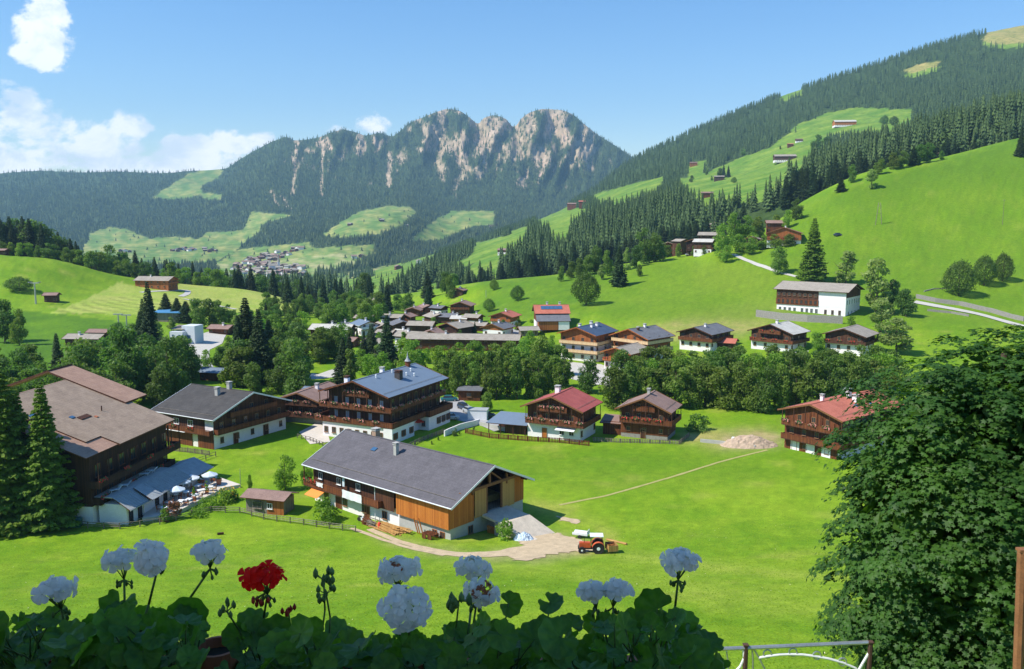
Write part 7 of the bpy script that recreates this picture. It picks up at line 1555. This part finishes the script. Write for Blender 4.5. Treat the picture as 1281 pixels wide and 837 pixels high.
def ger_leaf(P_, n, r, V, Fc):
    t, b, n = frame(n); K = 30; i0 = len(V); V.append(tuple(P_-n*r*.10)); ph = gq.uniform(0, 6)
    for ring, f in ((1, .5), (2, .8), (3, 1.)):
        for k in range(K):
            a = (k+.5)/K*(2*math.pi-.55)+.275; sc = 1+(.07*math.cos(a*9)+.03*math.cos(a*23) if ring == 3 else .03*math.cos(a*9) if ring == 2 else 0); rr = r*f*sc*(.88+.14*math.cos(a-math.pi)); z = r*(.16*f**2+.07*f*math.cos(a*9+.5)+.16*f*f*math.sin(a*2+ph)-.10)
            p = P_+t*math.cos(a)*rr+b*math.sin(a)*rr+n*z; V.append(tuple(p))
    for k in range(K-1):
        Fc.append((i0, i0+1+k, i0+2+k, i0+2+k)); 
        for q in (0, 1): a = i0+1+q*K+k; Fc.append((a, a+K, a+K+1, a+1))
def fixtri(Fc): return [f if f[2] != f[3] else f[:3] for f in Fc]
def mesh_py(name, V, Fc, mat, smooth=True):
    m = bpy.data.meshes.new(name); m.from_pydata([tuple(map(float, v)) for v in V], [], [tuple(int(i) for i in f) for f in fixtri(Fc)]); m.materials.append(mat); m.polygons.foreach_set('use_smooth', [smooth]*len(m.polygons)); m.update(); return m
def floret(P_, n, s, V, Fc, notch=.1):
    t, b, n = frame(n); ph = gq.uniform(0, 6.28)
    for k in range(5):
        a = ph+k*2*math.pi/5+gq.uniform(-.12, .12); u = t*math.cos(a)+b*math.sin(a); w = -t*math.sin(a)+b*math.cos(a); cup = gq.uniform(.05, .45); L = s*gq.uniform(.88, 1.12); wd = L*.41; i0 = len(V); cols = 5; ws = (.10, .6, 1.0, 1.04, .66); ls = (.04, .34, .64, .88, 1.02)
        tw = gq.uniform(-.14, .14)
        for r_ in range(5):
            for c in range(cols):
                x = (c/(cols-1)*2-1); ww = wd*ws[r_]*x; ll = L*ls[r_]-(abs(x)**2)*L*.16*(r_ > 2)-(notch*L*(1-abs(x))*(r_ == 4)*.5)
                z = L*cup*ls[r_]-.22*L*ls[r_]**3+.10*L*x*x*(1-ls[r_]*.4)+tw*ww*ls[r_]+.03*L*math.sin(x*7+k)*ls[r_]; V.append(tuple(P_+u*ll+w*ww+n*z))
        for r_ in range(4):
            for c in range(cols-1): a_ = i0+r_*cols+c; Fc.append((a_, a_+1, a_+cols+1, a_+cols))
def head(plant, px, py, wpx, hpx, Y, base, mat=pet_w, axis=(0,-.25,1.), n=None, withered=0, stemto=None):
    """umbel: dome of florets; px,py = middle of the dome in the survey picture"""
    c = np.array(atY(px, py, Y)); rx = max(8, wpx/2-8)/F*Y; rz = max(7, hpx/2-6)/F*Y; ax = np.array(axis, float); ax /= np.linalg.norm(ax); V = []; Fc = []; V2 = []; F2 = []; st = MB(); n = int((n or 22)*.66)
    root_ = c-ax*(rz*.8+.026)
    for i in range(n):
        y = 1-(i+.5)/n*(.95 if abs(axis[1]) < .5 else 1.05); rr = math.sqrt(max(0, 1-y*y)); a = i*2.39996; t, b, _ = frame(ax, np.random.default_rng(1)); d = t*math.cos(a)*rr+b*math.sin(a)*rr+ax*y
        pos = c+np.array([d[0]*rx, d[1]*rx, d[2]*rz])*gq.uniform(.66, 1.12); nn = d*1.0+ax*.25+np.array([0,-.3,0])+gq.normal(0, .26, 3); s = gq.uniform(.0140, .0178)*(Y/1.4)
        if i < withered: floret(pos, nn, s*.55, V2, F2)
        else: floret(pos, nn, s, V, Fc)
        st.path([Vector(root_), Vector(root_*.45+pos*.55+np.array([0,0,.002])), Vector(pos)], .0009, L_stem, 4)
    link('flower_head', mesh_py('flower_head', V, Fc, mat), plant)
    if V2: link('withered_petals', mesh_py('withered_petals', V2, F2, pet_b), plant)
    for i in range(7):
        a = gq.uniform(0, 6.28); e = Vector(root_)+Vector((math.cos(a)*.012, math.sin(a)*.012, -.004-.010*gq.uniform())); st.path([Vector(root_), e], .0012, L_stem, 4); st.lathe([(.0003,-.005),(.0026,-.002),(.0028,.001),(.0004,.006)], L_stem, e, 6)
    if base is not None:
        e = atY(*base); m = Vector(root_).lerp(e, .5)+Vector((gq.uniform(-.006,.006), 0, 0)); st.path([Vector(root_), m, e], .0019, L_stem, 6, .0024)
    st.build('flower_stalk', plant, smooth=True); return root_
def budhead(plant, px, py, Y, base, mat=bud_g, n=9, s=1.):
    c = atY(px, py, Y); st = MB()
    for i in range(n):
        a = gq.uniform(0, 6.28); e = c+Vector((math.cos(a)*.012*s, math.sin(a)*.012*s, gq.uniform(-.008, .012)*s)); st.tube(c, e, .0009, mat, 4); st.lathe([(.0004,-.006*s),(.0034*s,-.002*s),(.0036*s,.002*s),(.0005,.008*s)], mat, e, 7)
    e = atY(*base); st.path([c, c.lerp(e, .5)+Vector((.004,0,0)), e], .0016, L_stem, 6); st.build('bud_cluster', plant, smooth=True)
FOL = [[(-60,748),(0,757),(35,752),(75,757),(92,776),(110,768),(120,837),(120,900),(-60,900)],
 [(104,772),(112,764),(150,744),(175,746),(200,752),(215,757),(230,750),(254,762),(262,780),(256,800),(243,837),(243,900),(100,900)],
 [(272,900),(272,835),(285,818),(300,795),(312,768),(332,765),(350,785),(392,770),(415,764),(432,778),(470,792),(470,900)],
 [(462,795),(480,785),(540,785),(562,768),(585,760),(620,765),(640,782),(660,776),(690,778),(690,900),(462,900)],
 [(684,780),(700,775),(722,788),(735,762),(790,756),(812,760),(832,748),(845,742),(868,775),(902,812),(906,840),(890,900),(684,900)]]
LABS = ['white-flowered geranium plant at the far left of the window boxes', 'geranium plant with three white flower heads left of the red one', 'geranium plant bearing the only red flower head', 'geranium plant with the big double white heads in the centre', 'geranium plant with two white heads at the right end of the boxes']
PL = []
for i, (poly, lab) in enumerate(zip(FOL, LABS)):
    xs = [p[0] for p in poly]; c = atY((min(xs)+max(xs))/2, 900, 1.42); o = thing('geranium_plant', lab, 'geranium', (0,0,0)); PL.append(o); V = []; Fc = []; st = MB(); n = 0; area = (max(xs)-min(xs))*140; target = int(area/125)
    while n < target:
        px, py = gq.uniform(min(xs), max(xs)), gq.uniform(740, 900)
        if not inpoly(np.array([px]), np.array([py]), poly)[0]: continue
        Y = gq.uniform(1.18, 1.72); P_ = np.array(atY(px, py+16, Y)); r = gq.uniform(.016, .034)*(1.0 if py > 775 else .85)
        nn = np.array([gq.normal(0, .5), -.55+gq.normal(0, .5), .75+gq.normal(0, .3)]); ger_leaf(P_, nn, r, V, Fc); n += 1
        bs = Vector((c.x+(P_[0]-c.x)*.55+gq.normal(0, .02), 1.42+gq.normal(0, .03), bt-.03)); pv_ = Vector(P_); st.path([pv_, pv_.lerp(bs, .45)+Vector((0,0,.015)), bs], .0011, L_stem, 4, .0018)
    link('foliage', mesh_py('foliage', V, Fc, L_ger), o); st.build('stems', o, smooth=True)
def extra_leaf(o, lst):
    V = []; Fc = []; st = MB()
    for px, py, r, Y, nn, base in lst: P_ = np.array(atY(px, py, Y)); ger_leaf(P_, np.array(nn, float), r/F*Y, V, Fc); st.path([Vector(P_), atY(*base)], .0013, L_stem, 4)
    link('raised_leaves', mesh_py('raised_leaves', V, Fc, L_ger), o); st.build('stems', o, smooth=True)
extra_leaf(PL[1], [(233,775,30,1.4,(.3,-1,.25),(215,820,1.4)),(148,760,32,1.42,(-.2,-.8,.7),(160,820,1.42))])
extra_leaf(PL[2], [(320,778,24,1.4,(.1,-.6,.9),(340,830,1.42)),(296,797,20,1.38,(.2,-.9,.4),(320,835,1.42))])
extra_leaf(PL[3], [(636,755,19,1.45,(.5,-.9,.5),(628,800,1.45)),(688,753,19,1.45,(-.2,-.5,.9),(682,800,1.45)),(715,783,19,1.4,(0,-.6,.8),(700,820,1.42))])
extra_leaf(PL[4], [(822,762,30,1.4,(-.3,-.8,.5),(820,830,1.42)),(888,806,22,1.36,(.3,-.6,.9),(860,837,1.4)),(862,795,26,1.4,(.5,-.9,.4),(850,837,1.42))])
head(PL[0], 69, 738, 64, 34, 1.36, (95, 830, 1.4), axis=(-.1,-.2,1))
head(PL[1], 150, 701, 54, 34, 1.5, (151, 800, 1.45), axis=(-.1,-.1,1), n=18); head(PL[1], 190, 698, 60, 46, 1.38, (173, 800, 1.4), axis=(.1,-.75,.75), n=24); head(PL[1], 263, 689, 54, 28, 1.42, (208, 790, 1.4), axis=(.1,-.15,1), n=18)
head(PL[2], 331, 722, 62, 34, 1.36, (334, 800, 1.4), pet_r, (0,-.35,1), 20)
st = MB(); c = atY(326, 752, 1.36)
for i in range(8): e = c+Vector((gq.uniform(-.014,.014), gq.uniform(-.01,.01), gq.uniform(-.010,.004))); st.tube(atY(331,742,1.36), e, .0008, L_stem, 4); st.lathe([(.0004,-.006),(.003,-.002),(.003,.002),(.0005,.006)], bud_r, e, 7)
st.build('bud_cluster', PL[2], smooth=True)
budhead(PL[2], 284, 765, 1.36, (308, 812, 1.4)); budhead(PL[2], 405, 726, 1.4, (402, 800, 1.42), s=1.2); budhead(PL[2], 408, 743, 1.42, (412, 800, 1.42), s=1.1); budhead(PL[2], 361, 768, 1.38, (364, 820, 1.4), bud_r, 6, .9)
head(PL[3], 496, 713, 62, 30, 1.44, (500, 800, 1.44), axis=(-.05,-.3,1), withered=2); head(PL[3], 508, 761, 76, 66, 1.30, (510, 830, 1.36), axis=(0,-1,.45), n=30)
head(PL[3], 592, 710, 60, 26, 1.5, (585, 800, 1.45), axis=(0,-.15,1), n=18); head(PL[3], 603, 741, 52, 34, 1.4, (590, 830, 1.4), axis=(.25,-.6,.7), n=16, withered=4)
budhead(PL[3], 574, 752, 1.38, (560, 830, 1.4), s=1.4)
head(PL[4], 743, 740, 46, 24, 1.42, (765, 820, 1.42), axis=(-.15,-.1,1), n=15); head(PL[4], 771, 738, 42, 22, 1.42, (778, 820, 1.42), axis=(.15,-.1,1), n=14); head(PL[4], 851, 702, 58, 32, 1.42, (840, 790, 1.42), axis=(.05,-.15,1), n=20)
# ------------------------------------------------------------------ light, sky, air
SUN_EL = 50; SUNV = Vector((-.93, -.30, 0)).normalized()*math.cos(R(SUN_EL)); SUNV.z = math.sin(R(SUN_EL))
sd = bpy.data.lights.new('sun', 'SUN'); sd.energy = 5.0; sd.angle = R(.53); sd.color = (1, .95, .86)
so = bpy.data.objects.new('sun', sd); COL.objects.link(so); so.rotation_euler = SUNV.to_track_quat('Z', 'Y').to_euler(); so.location = (-60, -20, 300)
w = bpy.data.worlds.new('World'); scene.world = w; w.use_nodes = True; w.node_tree.nodes.clear(); nt = NT(w)
out = nt('ShaderNodeOutputWorld'); bg = nt('ShaderNodeBackground'); nt.l.new(bg.outputs[0], out.inputs[0]); bg.inputs[1].default_value = .118
sk = nt('ShaderNodeTexSky', sky_type='NISHITA'); sk.sun_disc = False; sk.sun_elevation = R(SUN_EL); sk.sun_rotation = math.atan2(SUNV.x, SUNV.y) % (2*math.pi)
sk.altitude = 1100; sk.air_density = 1.25; sk.dust_density = .25; sk.ozone_density = 1.6
tc = nt('ShaderNodeTexCoord'); sp = nt('ShaderNodeSeparateXYZ'); nt.l.new(tc.outputs['Generated'], sp.inputs[0])
def M_(op, a, b=None, c=None):
    n = nt('ShaderNodeMath', operation=op)
    for i, v in enumerate((a, b, c)):
        if v is None: continue
        if hasattr(v, 'is_output'): nt.l.new(v, n.inputs[i])
        else: n.inputs[i].default_value = v
    return n.outputs[0]
ysafe = M_('MAXIMUM', sp.outputs[1], .02); U = M_('DIVIDE', sp.outputs[0], ysafe); Vv = M_('DIVIDE', sp.outputs[2], ysafe)
def uv(px, py): r = ray(px, py); return r[0]/r[1], r[2]/r[1]
cb = nt('ShaderNodeCombineXYZ'); nt.l.new(U, cb.inputs[0]); nt.l.new(Vv, cb.inputs[1])
def cn(scale, det, rough, off=0., dist=0.):
    mp = nt('ShaderNodeMapping'); nt.l.new(cb.outputs[0], mp.inputs[0]); mp.inputs['Location'].default_value = (off, off*.7, off*.3); mp.inputs['Scale'].default_value = (1, 1.35, 1)
    n = nt('ShaderNodeTexNoise'); nt.l.new(mp.outputs[0], n.inputs['Vector']); n.inputs['Scale'].default_value = scale; n.inputs['Detail'].default_value = det; n.inputs['Roughness'].default_value = rough; n.inputs['Distortion'].default_value = dist; return n.outputs[0]
env = None
for px, py, ax, ay, s in [(54,40,32,34,.8),(38,64,20,11,.5),(64,16,16,14,.6),(10,148,60,34,1.4),(50,165,60,28,1.4),(110,172,75,26,1.4),(165,160,45,24,1.5),(150,182,70,24,1.3),(215,155,9,13,1.),(230,186,65,20,1.3),(300,178,46,18,1.5),(325,172,22,12,1.3),(20,192,130,26,1.),(120,202,140,18,1.),(240,200,90,16,1.),(-60,150,90,50,1),(418,163,15,7,.5),(466,158,9,5,.1)]:
    u0, v0 = uv(px, py); a = ax/F; b = ay/F
    q = M_('ADD', M_('POWER', M_('ABSOLUTE', M_('DIVIDE', M_('SUBTRACT', U, u0), a)), 2.), M_('POWER', M_('ABSOLUTE', M_('DIVIDE', M_('SUBTRACT', Vv, v0), b)), 2.))
    e = M_('MULTIPLY', M_('SUBTRACT', 1., q), s); env = e if env is None else M_('MAXIMUM', env, e)
env = M_('MAXIMUM', env, -2.2)
n1_ = cn(11, 8, .62, 3.1, .4); n2_ = cn(34, 6, .6, 1.1, .2)
d = M_('ADD', M_('MULTIPLY', env, .36), M_('ADD', M_('MULTIPLY', M_('SUBTRACT', n1_, .5), 2.7), M_('MULTIPLY', M_('SUBTRACT', n2_, .5), .9)))
mr = nt('ShaderNodeMapRange', interpolation_type='SMOOTHSTEP'); nt.l.new(d, mr.inputs[0]); mr.inputs[1].default_value = -.06; mr.inputs[2].default_value = .30
front = M_('GREATER_THAN', sp.outputs[1], .05); up_ = M_('GREATER_THAN', sp.outputs[2], -.02)
mask = M_('MULTIPLY', M_('MULTIPLY', mr.outputs[0], front), M_('MULTIPLY', up_, .97))
sh = nt('ShaderNodeMapRange', interpolation_type='SMOOTHSTEP'); nt.l.new(cn(16, 5, .6, 7.3, .3), sh.inputs[0]); sh.inputs[1].default_value = .36; sh.inputs[2].default_value = .6
ccol = mix(nt, sh.outputs[0], (6.0, 6.8, 7.7), (8.8, 8.9, 9.0))
skt = nt('ShaderNodeHueSaturation'); nt.l.new(sk.outputs[0], skt.inputs['Color']); skt.inputs['Saturation'].default_value = 1.3; skt.inputs['Value'].default_value = 1.0
skm = mix(nt, 1., skt.outputs[0], (.93, .99, 1.13), 'MULTIPLY'); fin = mix(nt, mask, skm, ccol); nt.l.new(fin, bg.inputs[0])
# air
hz, hnt, _b, ho = newmat('air'); hnt.n.remove(_b)
pv = hnt('ShaderNodeVolumePrincipled'); pv.inputs['Color'].default_value = (.42, .74, 1.0, 1); pv.inputs['Density'].default_value = 7.4e-5; pv.inputs['Anisotropy'].default_value = .1
hnt.l.new(pv.outputs[0], ho.inputs['Volume'])
mb = MB(); zlo, zhi = -560, 1050; mb.box((200, 3700, (zlo+zhi)/2), (9600, 8200, zhi-zlo), hz); tag(mb.build('haze'), 'thin bluish summer haze filling the valley air', 'haze', kind='stuff')
vs = scene.view_settings; vs.view_transform = 'Standard'; vs.look = 'None'; vs.gamma = 1; vs.exposure = 0.38
scene.cycles.volume_bounces = 0; scene.cycles.max_bounces = 7; scene.cycles.diffuse_bounces = 3; scene.cycles.glossy_bounces = 3; scene.cycles.transmission_bounces = 3; scene.cycles.transparent_max_bounces = 6
scene.cycles.use_denoising = True; scene.cycles.sample_clamp_indirect = 8
